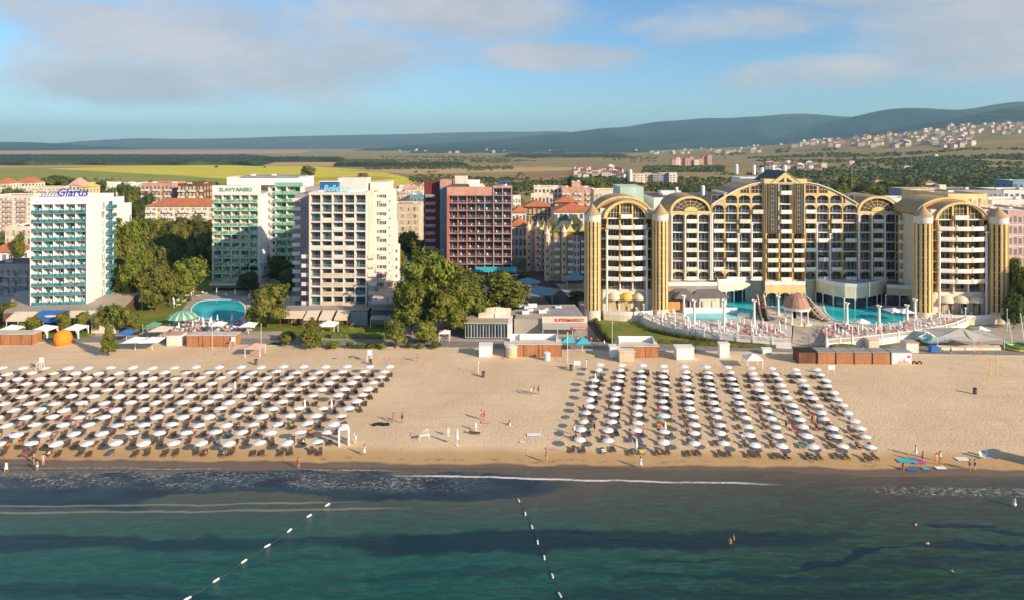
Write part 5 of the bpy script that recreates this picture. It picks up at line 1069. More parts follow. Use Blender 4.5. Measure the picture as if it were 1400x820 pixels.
# pavilion with copper dome
c = GP(1089, 441, DZ); dm = thing('domed_pavilion', 'round white-columned pavilion with copper dome at the top of the terrace steps', 'pavilion', (c.x, c.y, DZ)); r = 3.2
b = MB(); b.lathe([(r * 1.0, 4.3), (r * .97, 4.9), (r * .86, 5.8), (r * .66, 6.7), (r * .4, 7.3), (.12, 7.6), (.1, 8.2), (.0, 8.3)], 28)
for i in range(14): a = 6.2832 * i / 14; [b.tube((math.cos(a) * r * p, math.sin(a) * r * p, z + .03), (math.cos(a) * r * q, math.sin(a) * r * q, z2 + .03), .05, n=4) for (p, z), (q, z2) in (((1.0, 4.3), (.97, 4.9)), ((.97, 4.9), (.86, 5.8)), ((.86, 5.8), (.66, 6.7)), ((.66, 6.7), (.4, 7.3)))]
b.build('dome', ['copper'], dm); b = MB(); b.lathe([(r * .9, 3.7), (r * 1.05, 3.7), (r * 1.08, 4.3), (r * .9, 4.3), (r * .9, 3.7)], 28); b.build('ring_beam', ['white'], dm); b = MB(); b.cyl(0, 0, 0, .3, r * 1.15, n=28); b.build('plinth', ['cream'], dm)
for i in range(8): colm(3.1, .17).build('column', ['white'], dm, loc=(math.cos(i * .785) * r * .92, math.sin(i * .785) * r * .92, .3))
# free columns by the pools
for i, (u, vt, vb) in enumerate([(935, 404, 431), (949, 410, 444), (990, 410, 447), (1031, 410, 447), (1064, 405, 430), (1158, 413, 445), (1202, 417, 447), (1240, 416, 442), (1251, 409, 434), (1217, 436, 448), (953, 438, 452)]):
    if i > 8: continue
    c = GP(u, vb, DZ); h = ZZ(vt, c.y) - DZ; b = MB(); b.lathe([(.55, 0), (.55, .5), (.34, .6), (.28, h - .7), (.36, h - .6), (.62, h - .2), (.62, h)], 14)
    t = tag(b.build('column', ['white'], None, loc=tuple(c)), 'tall white free-standing column by the pools, %s from the left along the terrace' % od(i + 1), 'column', 'white columns of the pool terrace')
# slides / rocky stairways
for i, (u0_, u1_, vt, vb) in enumerate([(1040, 1052, 404, 436), (1122, 1138, 410, 437)]):
    a, c = GP(u0_, vb + 1, DZ), GP(u1_, vb, DZ); t = thing('water_slide', ['brown rock slide with white rails left of the copper dome', 'brown rock slide with white rails right of the copper dome'][i], 'water slide', (a.x, a.y, DZ)); b = MB(); w_ = 1.35; n = 9; s_ = -1 if i == 0 else 1
    for k in range(n): y = -1 + k * 1.25; h = 3.9 * S(k / (n - 1)); x = s_ * (-.28) * k; b.box(x, x + w_ * 1.3, y, y + 1.26, 0, h + .1 + .02 * (k % 2), 0)
    b.build('rock', ['wood_dark'], t)
    for q in (0, 1):
        e = MB()
        for k in range(n - 1): e.tube((s_ * (-.28) * k + q * 1.75, -1 + k * 1.25, 3.9 * S(k / (n - 1)) + .7), (s_ * (-.28) * (k + 1) + q * 1.75, .25 + k * 1.25, 3.9 * S((k + 1) / (n - 1)) + .7), .2, m=0)
        e.build('rail', ['cream'], t)
# dark tented restaurant
c = Vector((XX(912, 192), 191, DZ)); rt = thing('tented_restaurant', 'terrace restaurant under tall dark grey tent roofs beside the second round tower', 'building', c); x_ = lambda u, Y: XX(u, Y) - c.x
b = MB()
for (ua, ub, ya, yb, z, h) in ((914, 956, 193, 199, 2.9, 2.7), (946, 996, 196, 201, 3.0, 2.0), (924, 944, 191.5, 195.5, 3.6, 2.0)): bb = MB(); hip(b, x_(ua, ya), x_(ub, ya), ya - c.y, yb - c.y, z, h, 0, .4)
b.build('roof', ['tent_grey'], rt); b = MB(); b.box(x_(915, 193), x_(954, 193), 2.4, 7, 0, 2.9, 0); b.box(x_(956, 196), x_(994, 196), 5.2, 9, 0, 3.0, 1); b.box(x_(914, 192), x_(930, 192), 1.2, 1.98, 0, 2.8, 2); b.build('wall', ['wood_dark', 'cream', 'ochre'], rt)
for i in range(7): b = MB(); b.box(-.12, .12, 0, .25, 0, 2.95); b.build('post', ['white'], rt, loc=(x_(934 + i * 9.5, 193 + i * .3), 1.5 + i * .5, 0))
hb = MB(); hb.strip([x_(934, 191) + 15 * i / 10 for i in range(11)], lambda x: 0, lambda x: 1.6, -.6, -.4, 0); hb.build('parapet', ['white'], rt)
# ---------------------------------------------------------------- beach
# people: one continuous body per pose, swimwear and hair as children
def body_mesh(name, J, E, Rd, rootv=0):
    me = bpy.data.meshes.new(name); me.from_pydata(J, E, []); o = bpy.data.objects.new(name, me); COL.objects.link(o)
    md = o.modifiers.new('s', 'SKIN')
    for i, r in enumerate(Rd): me.skin_vertices[0].data[i].radius = (r, r)
    me.skin_vertices[0].data[rootv].use_root = True
    md.use_smooth_shade = True; sb_ = o.modifiers.new('u', 'SUBSURF'); sb_.levels = 1; sb_.render_levels = 1
    dg = bpy.context.evaluated_depsgraph_get(); m2 = bpy.data.meshes.new_from_object(o.evaluated_get(dg)); m2.materials.clear(); m2.materials.append(M['skin'])
    bpy.data.objects.remove(o); bpy.data.meshes.remove(me); m2.name = name; return m2
# pelvis, waist, chest, neck, head, crown, | l shoulder elbow hand | r ... | l hip knee ankle toe | r ...
EDG = [(0, 1), (1, 2), (2, 3), (3, 4), (4, 5), (2, 6), (6, 7), (7, 8), (2, 9), (9, 10), (10, 11), (0, 12), (12, 13), (13, 14), (14, 15), (0, 16), (16, 17), (17, 18), (18, 19)]
RAD = [.13, .115, .135, .055, .095, .07, .065, .042, .03, .065, .042, .03, .095, .062, .04, .03, .095, .062, .04, .03]
ST = [(0, 0, .92), (0, 0, 1.10), (0, 0, 1.32), (0, 0, 1.48), (0, -.02, 1.60), (0, -.02, 1.68), (-.19, 0, 1.40), (-.25, .02, 1.12), (-.24, -.06, .86), (.19, 0, 1.40), (.25, .02, 1.12), (.24, -.06, .86), (-.09, 0, .86), (-.10, -.01, .48), (-.11, .02, .08), (-.12, -.12, .03), (.09, 0, .86), (.10, -.01, .48), (.11, .02, .08), (.12, -.12, .03)]
WK = list(ST); WK[13] = (-.10, -.2, .50); WK[14] = (-.10, -.22, .10); WK[15] = (-.10, -.36, .06); WK[17] = (.10, .06, .47); WK[18] = (.10, .32, .14); WK[19] = (.10, .30, .03); WK[8] = (-.2, .2, .92); WK[11] = (.2, -.26, 1.0)
BN = list(ST); BN[7] = (-.33, -.02, 1.2); BN[8] = (-.2, -.24, 1.25); BN[10] = (.34, 0, 1.17); BN[11] = (.16, -.1, .98)
SI = [(0, 0, .14), (0, .05, .32), (0, .08, .55), (0, .06, .70), (0, .03, .82), (0, .03, .90), (-.19, .08, .62), (-.25, -.06, .42), (-.2, -.28, .38), (.19, .08, .62), (.27, .16, .36), (.28, .24, .06), (-.1, -.06, .13), (-.14, -.40, .42), (-.13, -.62, .08), (-.13, -.74, .05), (.1, -.06, .13), (.14, -.42, .38), (.13, -.66, .07), (.13, -.78, .05)]
def lay(J): return [(x, -(z - .85), .13 + y * .5) for x, y, z in J]
BODY = {k: body_mesh('body', J, EDG, RAD) for k, J in (('stand', ST), ('walk', WK), ('bend', BN), ('sit', SI), ('lie', lay(BN)))}
def wear_mesh(pose, kind, mat):
    b = MB()
    if pose in ('stand', 'walk', 'bend'):
        if kind in ('shorts', 'suit'): b.lathe([(.155, .70), (.165, .82), (.16, .97), (.13, 1.0)], 12)
        if kind == 'suit': b.lathe([(.13, 1.0), (.14, 1.1), (.155, 1.3), (.13, 1.4)], 12)
        if kind == 'dress': b.lathe([(.25, .55), (.19, .8), (.15, 1.1), (.165, 1.32), (.12, 1.43)], 12)
        if kind == 'top': b.lathe([(.18, .84), (.155, 1.1), (.165, 1.32), (.12, 1.43)], 12)
    elif pose == 'sit': b.lathe([(.17, .04), (.18, .14), (.15, .3)] if kind == 'shorts' else [(.17, .04), (.16, .3), (.165, .55), (.1, .66)], 12)
    else: b.T = Matrix.Translation((0, .85, .13)) @ Matrix.Rotation(math.radians(90), 4, 'X') @ Matrix.Scale(.8, 4, (0, 1, 0)); b.lathe([(.16, .72), (.17, .85), (.15, 1.0)] if kind == 'shorts' else [(.16, .72), (.15, 1.0), (.17, 1.32), (.12, 1.42)], 12)
    return b.mesh('swimwear', [mat])
HAIR = {}
for k, (hx, hy, hz_) in {'stand': (0, -.005, 1.64), 'sit': (0, .045, .86), 'lie': (0, -.79, .13)}.items():
    b = MB(); b.T = Matrix.Translation((hx, hy, hz_)); b.lathe([(.085, -.09), (.105, -.02), (.095, .06), (.05, .105), (0, .115)], 10); HAIR[k] = b.mesh('hair', ['hair'])
WC = {}; PC = [0]
def person(x, y, z, pose, col, kind, label, rz=None, group=None, sc=1.):
    t = thing('person', label, 'person', (x, y, z), rz if rz is not None else (PC[0] * 2.3) % 6.28, group); t.scale = (sc, sc, sc); PC[0] += 1
    ob('body', BODY[pose], t); key = (pose, kind, col)
    if key not in WC: WC[key] = wear_mesh(pose, kind, col)
    ob('swimwear', WC[key], t); ob('hair', HAIR['lie' if pose == 'lie' else 'sit' if pose == 'sit' else 'stand'], t); return t
CN = {'fabric_white': 'white', 'fabric_red': 'red', 'tarp_blue': 'navy', 'black': 'black', 'magenta': 'magenta', 'fabric_turq': 'turquoise', 'fabric_orange': 'orange', 'fabric_yellow': 'yellow', 'fabric_green': 'green', 'fabric_pink': 'pink', 'fabric_blue': 'blue'}
for (u, v, pose, col, kind, lb) in [
    (8.5, 641, 'walk', 'fabric_white', 'dress', 'standing at the waterline, leftmost of all'), (46, 630, 'bend', 'black', 'shorts', 'in a group of three near the left waterline, farthest from the water'), (51, 640, 'stand', 'fabric_white', 'shorts', 'with feet in the wet sand, nearest the water of the left trio'), (59, 632, 'bend', 'fabric_pink', 'suit', 'on the right of the left waterline trio'),
    (408, 637, 'stand', 'fabric_red', 'suit', 'standing alone on wet sand below the left parasol field'), (498, 620, 'walk', 'fabric_white', 'dress', 'walking by the white cloth gate'), (570.5, 494, 'stand', 'fabric_red', 'suit', 'alone on the upper sand below the small olive tree'),
    (726, 540, 'stand', 'fabric_white', 'top', 'on the left of three in mid beach'), (730.5, 539, 'walk', 'fabric_pink', 'shorts', 'in the middle of three in mid beach'), (736, 539, 'stand', 'black', 'top', 'on the right of three in mid beach'),
    (657.6, 573, 'stand', 'fabric_pink', 'suit', 'standing left of a couple beside a pink towel'), (662, 574, 'stand', 'fabric_red', 'suit', 'standing right of a couple beside a pink towel'), (697, 581, 'sit', 'fabric_white', 'suit', 'sitting on open sand right of the pink towel'),
    (537.8, 577, 'stand', 'fabric_red', 'suit', 'beside the black bags left in mid beach'), (549.7, 578, 'stand', 'black', 'top', 'standing just right of the black bags'), (747, 629, 'walk', 'fabric_orange', 'shorts', 'walking by the water in mid beach'),
    (887, 517, 'stand', 'black', 'top', 'standing among the third and fourth parasol columns'), (876, 636, 'walk', 'fabric_white', 'dress', 'walking by the water below the right parasol field'), (785, 594, 'walk', 'fabric_white', 'top', 'left of the first parasol column near the water'), (820, 534, 'sit', 'fabric_white', 'suit', 'between the first and second parasol columns'),
    (813, 590, 'stand', 'black', 'suit', 'between the first two parasol columns close to the water'), (1252, 622, 'stand', 'fabric_white', 'dress', 'standing behind the turquoise towel at the right'), (1280, 632, 'stand', 'fabric_orange', 'shorts', 'on the left of the couple by the blue towels'), (1285.5, 629, 'bend', 'fabric_white', 'top', 'on the right of the couple by the blue towels'),
    (1262, 630, 'stand', 'fabric_blue', 'shorts', 'standing at the end of the turquoise towel'), (1326, 640, 'stand', 'black', 'top', 'on the left of a pair by the pale towel at the right'), (1333, 640, 'stand', 'tarp_blue', 'top', 'on the right of a pair by the pale towel at the right'), (1235, 638, 'sit', 'fabric_red', 'suit', 'lounging left of the small blue towel'),
    (486, 606, 'stand', 'fabric_white', 'top', 'behind the white cloth gate'), (1110, 578, 'bend', 'black', 'suit', 'crossing the right parasol field'), (1114, 579, 'stand', 'fabric_orange', 'shorts', 'following another through the right parasol field'), (1075, 588, 'walk', 'black', 'top', 'on the sand between the eighth and ninth columns'),
    (440, 471, 'walk', 'fabric_white', 'top', 'strolling on the promenade near the yellow-green tree'), (520, 469, 'stand', 'black', 'top', 'strolling on the promenade by the long hedge'), (610, 468, 'walk', 'fabric_blue', 'top', 'on the promenade under the tallest tree'), (818, 472, 'stand', 'fabric_red', 'top', 'by the turquoise parasols at the supermarket'), (826, 474, 'stand', 'fabric_white', 'top', 'beside the person in red at the supermarket'), (808, 470, 'walk', 'magenta', 'dress', 'in front of the supermarket entrance'),
    (790, 469, 'stand', 'fabric_white', 'top', 'under the supermarket awning'), (1105, 470, 'walk', 'fabric_white', 'top', 'at the foot of the terrace steps'), (1300, 484, 'walk', 'black', 'top', 'on the promenade before the large sail'), (1180, 482, 'stand', 'fabric_blue', 'top', 'on the promenade behind the brown cabins')]:
    p = GP(u, v); p.z = sand_z(p.x, p.y) if p.y < 159 else .15
    person(p.x, p.y, p.z, pose, col, kind, 'person in %s %s' % (CN[col], lb), group=None)
for (u, v, dz, lb) in [(998, 742, -.95, 'person bathing with orange trunks, nearer of two in the sea'), (1003, 737, -1.0, 'person bathing beside another, farther of two in the sea'), (1252, 717, -1.3, 'head of a bather farthest from the camera in the right sea'), (1268, 743, -1.25, 'head of a bather in the sea between two others'), (1301, 780, -1.35, 'head of the bather nearest the camera at the right'), (1387, 692, -.3, 'person in white wading in shallow water at the right edge')]:
    p = GP(u, v, SEAZ); person(p.x, p.y, SEAZ + dz, 'stand', 'fabric_orange' if u < 1000 else 'fabric_white' if u > 1300 else 'black', 'dress' if u > 1380 else 'shorts', lb)
# parasols and loungers
def par_meshes(r):
    b = MB(); k = 8
    b.lathe([(r, 1.74), (r * .99, 1.79), (r * .55, 1.93), (.05, 2.01), (.03, 2.08), (0, 2.08)], 16); b.lathe([(r * .97, 1.75), (.05, 1.97)], 16)
    for i in range(8): a = i * .7854; b.tube((math.cos(a) * r * .97, math.sin(a) * r * .97, 1.76), (0, 0, 1.94), .015, n=3)
    p = MB(); p.cyl(0, 0, -.25, 1.95, .022, n=6); p.cyl(0, 0, -.02, .1, .2, n=8); return b.mesh('canopy', ['fabric_white']), p.mesh('pole', ['grey'])
CA, PO = par_meshes(1.02)
def lounger_mesh(mat, seed, open_=True):
    rs = random.Random(seed); b = MB()
    b.box(-.31, .31, -.95, .35, .27, .34); b.add([(-.31, .35, .27), (.31, .35, .27), (.31, .95, .27 + seed % 3 * .2), (-.31, .95, .27 + seed % 3 * .2), (-.31, .35, .34), (.31, .35, .34), (.31, .93, .35 + seed % 3 * .2), (-.31, .93, .35 + seed % 3 * .2)], [(3, 2, 1, 0), (4, 5, 6, 7), (0, 4, 7, 3), (1, 2, 6, 5), (2, 3, 7, 6)])
    for x in (-.28, .24):
        for y in (-.85, .25): b.box(x, x + .05, y, y + .05, 0, .27)
    return b.mesh('lounger', [mat])
LM = [lounger_mesh('fabric_brown', s) for s in (0, 1, 2)]
TMAT = ['fabric_turq', 'fabric_red', 'magenta', 'fabric_yellow', 'fabric_orange', 'fabric_white', 'fabric_blue', 'fabric_green', 'fabric_pink']
TM = {}
for mname in TMAT:
    b = MB(); n = 5; vs = []
    for j in range(6):
        for i in range(4): vs.append((-.3 + .2 * i + .02 * N2(i, j, 1), -.85 + 1.2 / 5 * j, .36 + .015 * N2(i * 2, j * 2, 5)))
    b.add(vs, [(j * 4 + i, j * 4 + i + 1, j * 4 + 5 + i, j * 4 + 4 + i) for j in range(5) for i in range(3)]); b.add([(x, y, z - .03) for x, y, z in vs], [(0, 4, 5, 1)]); TM[mname] = b.mesh('towel', [mname])
SP = []
for r_ in range(12):
    for c_ in range(11):
        if r_ == 11 or True:
            u0p = Vector((18.3, 143.6)); a = u0p + Vector((4.43, -.31)) * c_ + Vector(((10.65 - 18.3) / 11, (107.3 - 143.6) / 11)) * r_
            SP.append((a.x, a.y, 'right field', 12 - r_, c_ + 1))
for r_ in range(12):
    for c_ in range(20):
        x = -25.4 - .45 * r_ - 4.46 * c_; y = 142.3 - 3.27 * r_ - .06 * c_
        if x > -.752 * y - 1: SP.append((x, y, 'left field', 12 - r_, c_ + 1))
SP.sort(key=lambda s: s[1]); rs = random.Random(21); restP = MB(); restL = MB(); nl = 0; npz = 0
cmb = MB(); cmb.lathe([(1.02, 1.74), (1.01, 1.79), (.64, 1.92), (0, 2.02)], 12); cmb.cyl(0, 0, -.2, 2.4, .03, n=5, m=1)
lmb = MB(); lmb.box(-.31, .31, -.95, .95, .26, .36); lmb.box(-.28, -.22, -.85, .85, 0, .26); lmb.box(.22, .28, -.85, .85, 0, .26)
put_f = []
for i, (x, y, fld, row, c_) in enumerate(SP):
    x *= 1.0098; y *= 1.0098; x += rs.uniform(-.25, .25); y += rs.uniform(-.22, .22); z = sand_z(x, y); side = 'left' if fld[0] == 'r' else 'right'
    if rs.random() < .03: put_f.append((x, y, z, fld, row, c_, side))
    elif i < 300:
        t = thing('beach_parasol', 'white beach parasol, %s row from the sea, %s from the %s end, %s' % (od(row), od(c_), side, fld), 'parasol', (x, y, z), rs.uniform(0, 6), 'open white parasols on the sand')
        s = rs.uniform(.95, 1.05) * (.93 if fld[0] == 'r' else 1); t.scale = (s, s, rs.uniform(.94, 1.04)); t.rotation_euler = (rs.uniform(-.07, .07), rs.uniform(-.07, .07), t.rotation_euler.z); ob('canopy', CA, t); ob('pole', PO, t)
    else: restP.merge(cmb, TR(x, y, z))
    for s_ in (-1, 1):
        if rs.random() < .06: continue
        lx, ly, a = x + s_ * rs.uniform(.6, .95) - .15, y - .15 + rs.uniform(-.35, .35), rs.uniform(-.18, .18) + (.25 if fld[0] == 'l' else 0)
        if nl < 300:
            nl += 1; o = ob('sun_lounger', LM[rs.randrange(3)], None, (lx, ly, z + .02), a)
            tag(o, 'dark lounger %s of the %s parasol, %s row from sea, %s' % ('left' if s_ < 0 else 'right', od(c_), od(row), fld), 'sun lounger', 'dark loungers under the parasols')
            q = rs.random()
            if q < .17:
                cn = rs.choice(TMAT); o = ob('towel', TM[cn], None, (lx, ly, z + .03), a); tag(o, '%s towel under the %s parasol, %s row from the sea, %s' % (CN[cn], od(c_), od(row), fld), 'towel', 'towels on the loungers')
            elif q < .33 and npz < 45:
                npz += 1; cn = rs.choice(['fabric_red', 'tarp_blue', 'black', 'magenta', 'fabric_turq', 'fabric_white']); person(lx, ly, z + .33, 'lie' if q < .29 else 'sit', cn, rs.choice(['shorts', 'suit']), 'person in %s %s under %s parasol, %s row, %s' % (CN[cn], 'lying' if q < .29 else 'sitting', od(c_), od(row), fld), a, 'sunbathers on the loungers')
        else: restL.merge(lmb, TR(lx, ly, z + .02, a))
if restP.v: tag(restP.build('far_parasols', ['fabric_white', 'plastic_white']), kind='stuff')
if restL.v: tag(restL.build('far_loungers', ['fabric_brown']), kind='stuff')
# towels on the sand
for (u, v, w_, d, c_, lb) in [(665, 577, 1.8, 1.1, 'fabric_pink', 'pink towel spread beside the standing couple in mid beach'), (730, 594.6, 2.3, 1.2, 'fabric_white', 'large white towel spread on open sand left of the parasol columns'), (714, 604, .8, .6, 'fabric_white', 'small white and pink towel on sand near the water'), (754, 612, 1.7, .9, 'fabric_pink', 'crumpled pale towel near the water by the first column'),
    (1240, 628, 3.0, 1.4, 'fabric_turq', 'long turquoise towel in the group at the right'), (1247, 639, 1.6, .8, 'fabric_blue', 'small blue towel nearest the water at the right'), (1266, 638, 1.1, .8, 'fabric_turq', 'small pale blue towel by the water at the right'), (1286, 637, 1.5, .9, 'fabric_white', 'white towel nearest the water at the right'), (1316, 626, 1.9, 1.3, 'pool_rim', 'pale blue towel beside the folding chairs'), (1256, 630, 2.0, 1.2, 'magenta', 'dark magenta towel behind the small blue towel')]:
    p = GP(u, v); b = MB(); vs = [(-w_ / 2 + w_ * i / 5 + .05 * N2(j, i), -d / 2 + d * j / 3, .05 + .03 * N2(i * 3, j * 3)) for j in range(4) for i in range(6)]
    b.add(vs, [(j * 6 + i, j * 6 + i + 1, j * 6 + 7 + i, j * 6 + 6 + i) for j in range(3) for i in range(5)]); tag(b.build('towel', [c_], None, loc=(p.x, p.y, sand_z(p.x, p.y) + .06)), lb, 'towel')
# folded parasols
FM = {}
def folded(h, r, mat='fabric_white'):
    k = (h, r, mat)
    if k not in FM:
        b = MB(); b.lathe([(.03, h), (r * .45, h * .93), (r * .6, h * .75), (r, h * .42), (r * .8, h * .38), (.04, h * .4)], 8); p = MB(); p.cyl(0, 0, 0, h * .9, .03, n=5); p.cyl(0, 0, 0, .1, .2, n=8); FM[k] = (b.mesh('canopy', [mat]), p.mesh('pole', ['plastic_white']))
    return FM[k]
def put_folded(x, y, z, h, r, lb, gr=None, mat='fabric_white', name='folded_parasol'):
    c, p = folded(h, r, mat); t = thing(name, lb, 'parasol', (x, y, z), 0, gr); ob('canopy', c, t); ob('pole', p, t)
for (x, y, z, fld, row, c_, side) in put_f: put_folded(x, y, z, 2.2, .24, 'folded white parasol, %s row from the sea, %s from the %s end, %s' % (od(row), od(c_), side, fld))
for (u, v, h, lb) in [(612.5, 595, 1.3, 'small folded white parasol on open sand left of the tall one'), (625, 608, 2.7, 'tall folded white parasol on open sand near the water'), (650.4, 588, 1.3, 'small folded white parasol beside a lone lounger'), (485, 604, 1.6, 'folded white parasol right of the white cloth gate')]:
    p = GP(u, v); put_folded(p.x, p.y, sand_z(p.x, p.y), h, .28, lb)
p = GP(649, 593); tag(ob('sun_lounger', LM[1], None, (p.x, p.y, sand_z(p.x, p.y)), 1.3), 'lone dark lounger on open sand beside a small folded parasol', 'sun lounger')
# two deck chairs at the right
for u, v, c_, lb in ((1344, 625, 'mint_light', 'pale green folding beach chair at the right'), (1352, 624, 'tarp_blue', 'dark blue folding beach chair at the right')):
    p = GP(u, v); t = thing('folding_chair', lb, 'chair', (p.x, p.y, sand_z(p.x, p.y)), .5); b = MB(); b.box(-.3, .3, -.35, .25, .28, .32); b.build('seat', [c_], t); b = MB(); b.T = Matrix.Translation((0, .25, .3)) @ Matrix.Rotation(-.35, 4, 'X'); b.box(-.3, .3, 0, .04, 0, .75); b.build('backrest', [c_], t)
    for s_ in (-.3, .27): b = MB(); b.tube((s_, -.35, 0), (s_, .3, .35), .02); b.tube((s_, .3, 0), (s_, -.3, .34), .02); b.build('leg', ['plastic_white'], t)
# white cloth gate
p = GP(470, 607); t = thing('cloth_gate', 'white arched cloth gate standing at the end of the left parasol field', 'gate', (p.x, p.y, sand_z(p.x, p.y)), .3)
for s_ in (-.75, .75): b = MB(); b.box(s_ - .12, s_ + .12, -.5, .5, 0, 2.6); b.build('curtain', ['fabric_white'], t)
b = MB(); b.ext([(-.9, 2.6), (.9, 2.6), (.7, 3.0), (.3, 3.2), (-.3, 3.2), (-.7, 3.0)], -.5, .5); b.build('arch_top', ['fabric_white'], t)
# bins, signs, lifeguard chairs
for (u, v, lb) in [(350, 498, 'dark litter bin on the sand below the red gazebo'), (661, 515, 'dark litter bin on the sand in mid beach by a slim post'), (781, 506, 'dark litter bin beside the white beach sign'), (1333, 538, 'dark litter bin alone on the sand at the right'), (507, 498, 'dark litter bin beside the white lifeguard chair')]:
    p = GP(u, v); t = thing('litter_bin', lb, 'bin', (p.x, p.y, sand_z(p.x, p.y))); b = MB(); b.cyl(0, 0, .05, 1.1, .33, .36, n=12); b.build('drum', ['dark_grey'], t); b = MB(); b.cyl(0, 0, 1.1, 1.2, .39, .3, n=12); b.build('lid', ['black'], t)
def highchair(u, v, lb):
    p = GP(u, v); t = thing('lifeguard_chair', lb, 'lifeguard chair', (p.x, p.y, .05)); b = MB(); b.box(-.5, .5, -.4, .4, 1.5, 1.6); b.build('seat', ['plastic_white'], t); b = MB(); b.box(-.5, .5, .36, .42, 1.6, 2.5); b.build('backrest', ['plastic_white'], t)
    for sx in (-1, 1):
        for sy in (-1, 1): b = MB(); b.tube((sx * .6, sy * .55, 0), (sx * .45, sy * .36, 1.55), .05); b.build('leg', ['plastic_white'], t)
highchair(55, 505, 'white lifeguard chair above the left part of the parasol field'); highchair(318, 475, 'white chair-like stand before the wooden cabin by the pool'); highchair(505, 494, 'white lifeguard chair at the upper right end of the left field')
for (u, v, lb) in [(789, 506, 'white rectangular sign on two posts above the first parasol column'), (1137, 512, 'white rectangular sign on posts right of the parasol field')]:
    p = GP(u, v); t = thing('beach_sign', lb, 'sign', (p.x, p.y, .05)); b = MB(); b.box(-.7, .7, -.03, .03, 1.1, 2.0); b.build('board', ['plastic_white'], t)
    for s_ in (-.6, .6): b = MB(); b.cyl(s_, .05, 0, 1.9, .04, n=6); b.build('post', ['plastic_white'], t)
for (u, v, h, m_, lb) in [(654, 510, 2.2, 'fabric_white', 'slim white post beside a litter bin in mid beach'), (801.6, 507, 2.1, 'fabric_white', 'slim white post between first and second parasol columns'), (1355, 513, 2.8, 'fabric_yellow', 'yellow volleyball post on the sand'), (1340, 487, 3.0, 'fabric_orange', 'orange flag post beside the promenade at the right'), (1363, 506, 2.8, 'fabric_yellow', 'second yellow post right of the volleyball post'), (776, 496, 6.6, 'plastic_white', 'tall white flagpole before the turquoise parasols'), (290, 478, 6.5, 'cream', 'tall cream lamp post before the wooden cabin by the pool'), (1106, 487, 4.0, 'wood_dark', 'slim dark lamp post left of the brown cabins'),
        (943, 480, 4.4, 'black', 'slim black lamp post on the promenade, left of two'), (951, 482, 5.2, 'black', 'slim black lamp post on the promenade, right of two'), (837, 470, 5.2, 'plastic_white', 'white lamp post at the lawn corner'), (357, 472, 5.0, 'cream', 'cream lamp post near the red gazebo'), (1377, 452, 5.5, 'plastic_white', 'white pole before the rightmost round tower')]:
    p = GP(u, v); t = thing('post', lb, 'post', (p.x, p.y, .05)); b = MB(); b.cyl(0, 0, 0, h, .07, .05, n=8); b.build('shaft', [m_], t); b = MB(); b.cyl(0, 0, h, h + .22, .16, .1, n=8); b.build('cap', [m_], t)
# volleyball-like frame lying by the water
p = GP(580, 600); t = thing('lifeguard_table', 'white folding table and frame standing on open sand near the water', 'table', (p.x, p.y, sand_z(p.x, p.y)), .4); b = MB(); b.box(-.9, .9, -.4, .4, .72, .78); b.build('tabletop', ['plastic_white'], t)
for sx in (-.8, .8):
    for sy in (-.3, .3): b = MB(); b.cyl(sx, sy, 0, .72, .03, n=5); b.build('leg', ['plastic_white'], t)
b = MB(); b.tube((.6, 0, .78), (.6, 0, 1.7), .04); b.tube((.6, 0, 1.7), (-.3, 0, 1.2), .04); b.build('frame', ['plastic_white'], t)
for (u, v, lb) in [(521, 581, 'black bags heaped on sand right of the left parasol field')]:
    p = GP(u, v); b = MB(); rs2 = random.Random(1)
    for i in range(5): b.lathe([(0, .02), (.35, .05), (.42, .25), (.25, .42), (0, .45)], 8, 0, -1.1 + i * .55, rs2.uniform(-.2, .2))
    tag(b.build('bag_heap', ['black'], None, loc=(p.x, p.y, sand_z(p.x, p.y))), lb, 'bags')
for (u, lb) in ((1250, 'dark tyre half sunk in sand beside the advertising panel, left of two'), (1257, 'dark tyre half sunk in sand beside the advertising panel, right of two')):
    p = GP(u, 497); b = MB(); b.T = Matrix.Rotation(math.radians(90), 4, 'X'); b.lathe([(.35, -.12), (.55, -.12), (.62, 0), (.55, .12), (.35, .12), (.35, -.12)], 18); tag(b.build('tyre', ['black'], None, loc=(p.x, p.y, .1)), lb, 'tyre')
p = Vector((83.5, 101.0, 0)); t = thing('shadow_caster_tower', 'invented tower just beyond the right edge, added to cast a shadow', 'shadow caster', (p.x, p.y, -.1), .3)  # unseen tower, made up to throw the wedge of shadow onto the sand
b = MB(); b.box(-1.2, 1.2, -1, 1, 1.8, 4.0); b.build('cabin', ['plastic_white'], t); b = MB(); b.box(-1.5, 1.5, -1.3, 1.3, 4.0, 4.2); b.build('roof', ['rust'], t)
for sx in (-1, 1):
    for sy in (-.8, .8): b = MB(); b.box(sx - .08, sx + .08, sy - .08, sy + .08, 0, 1.8); b.build('leg', ['plastic_white'], t)
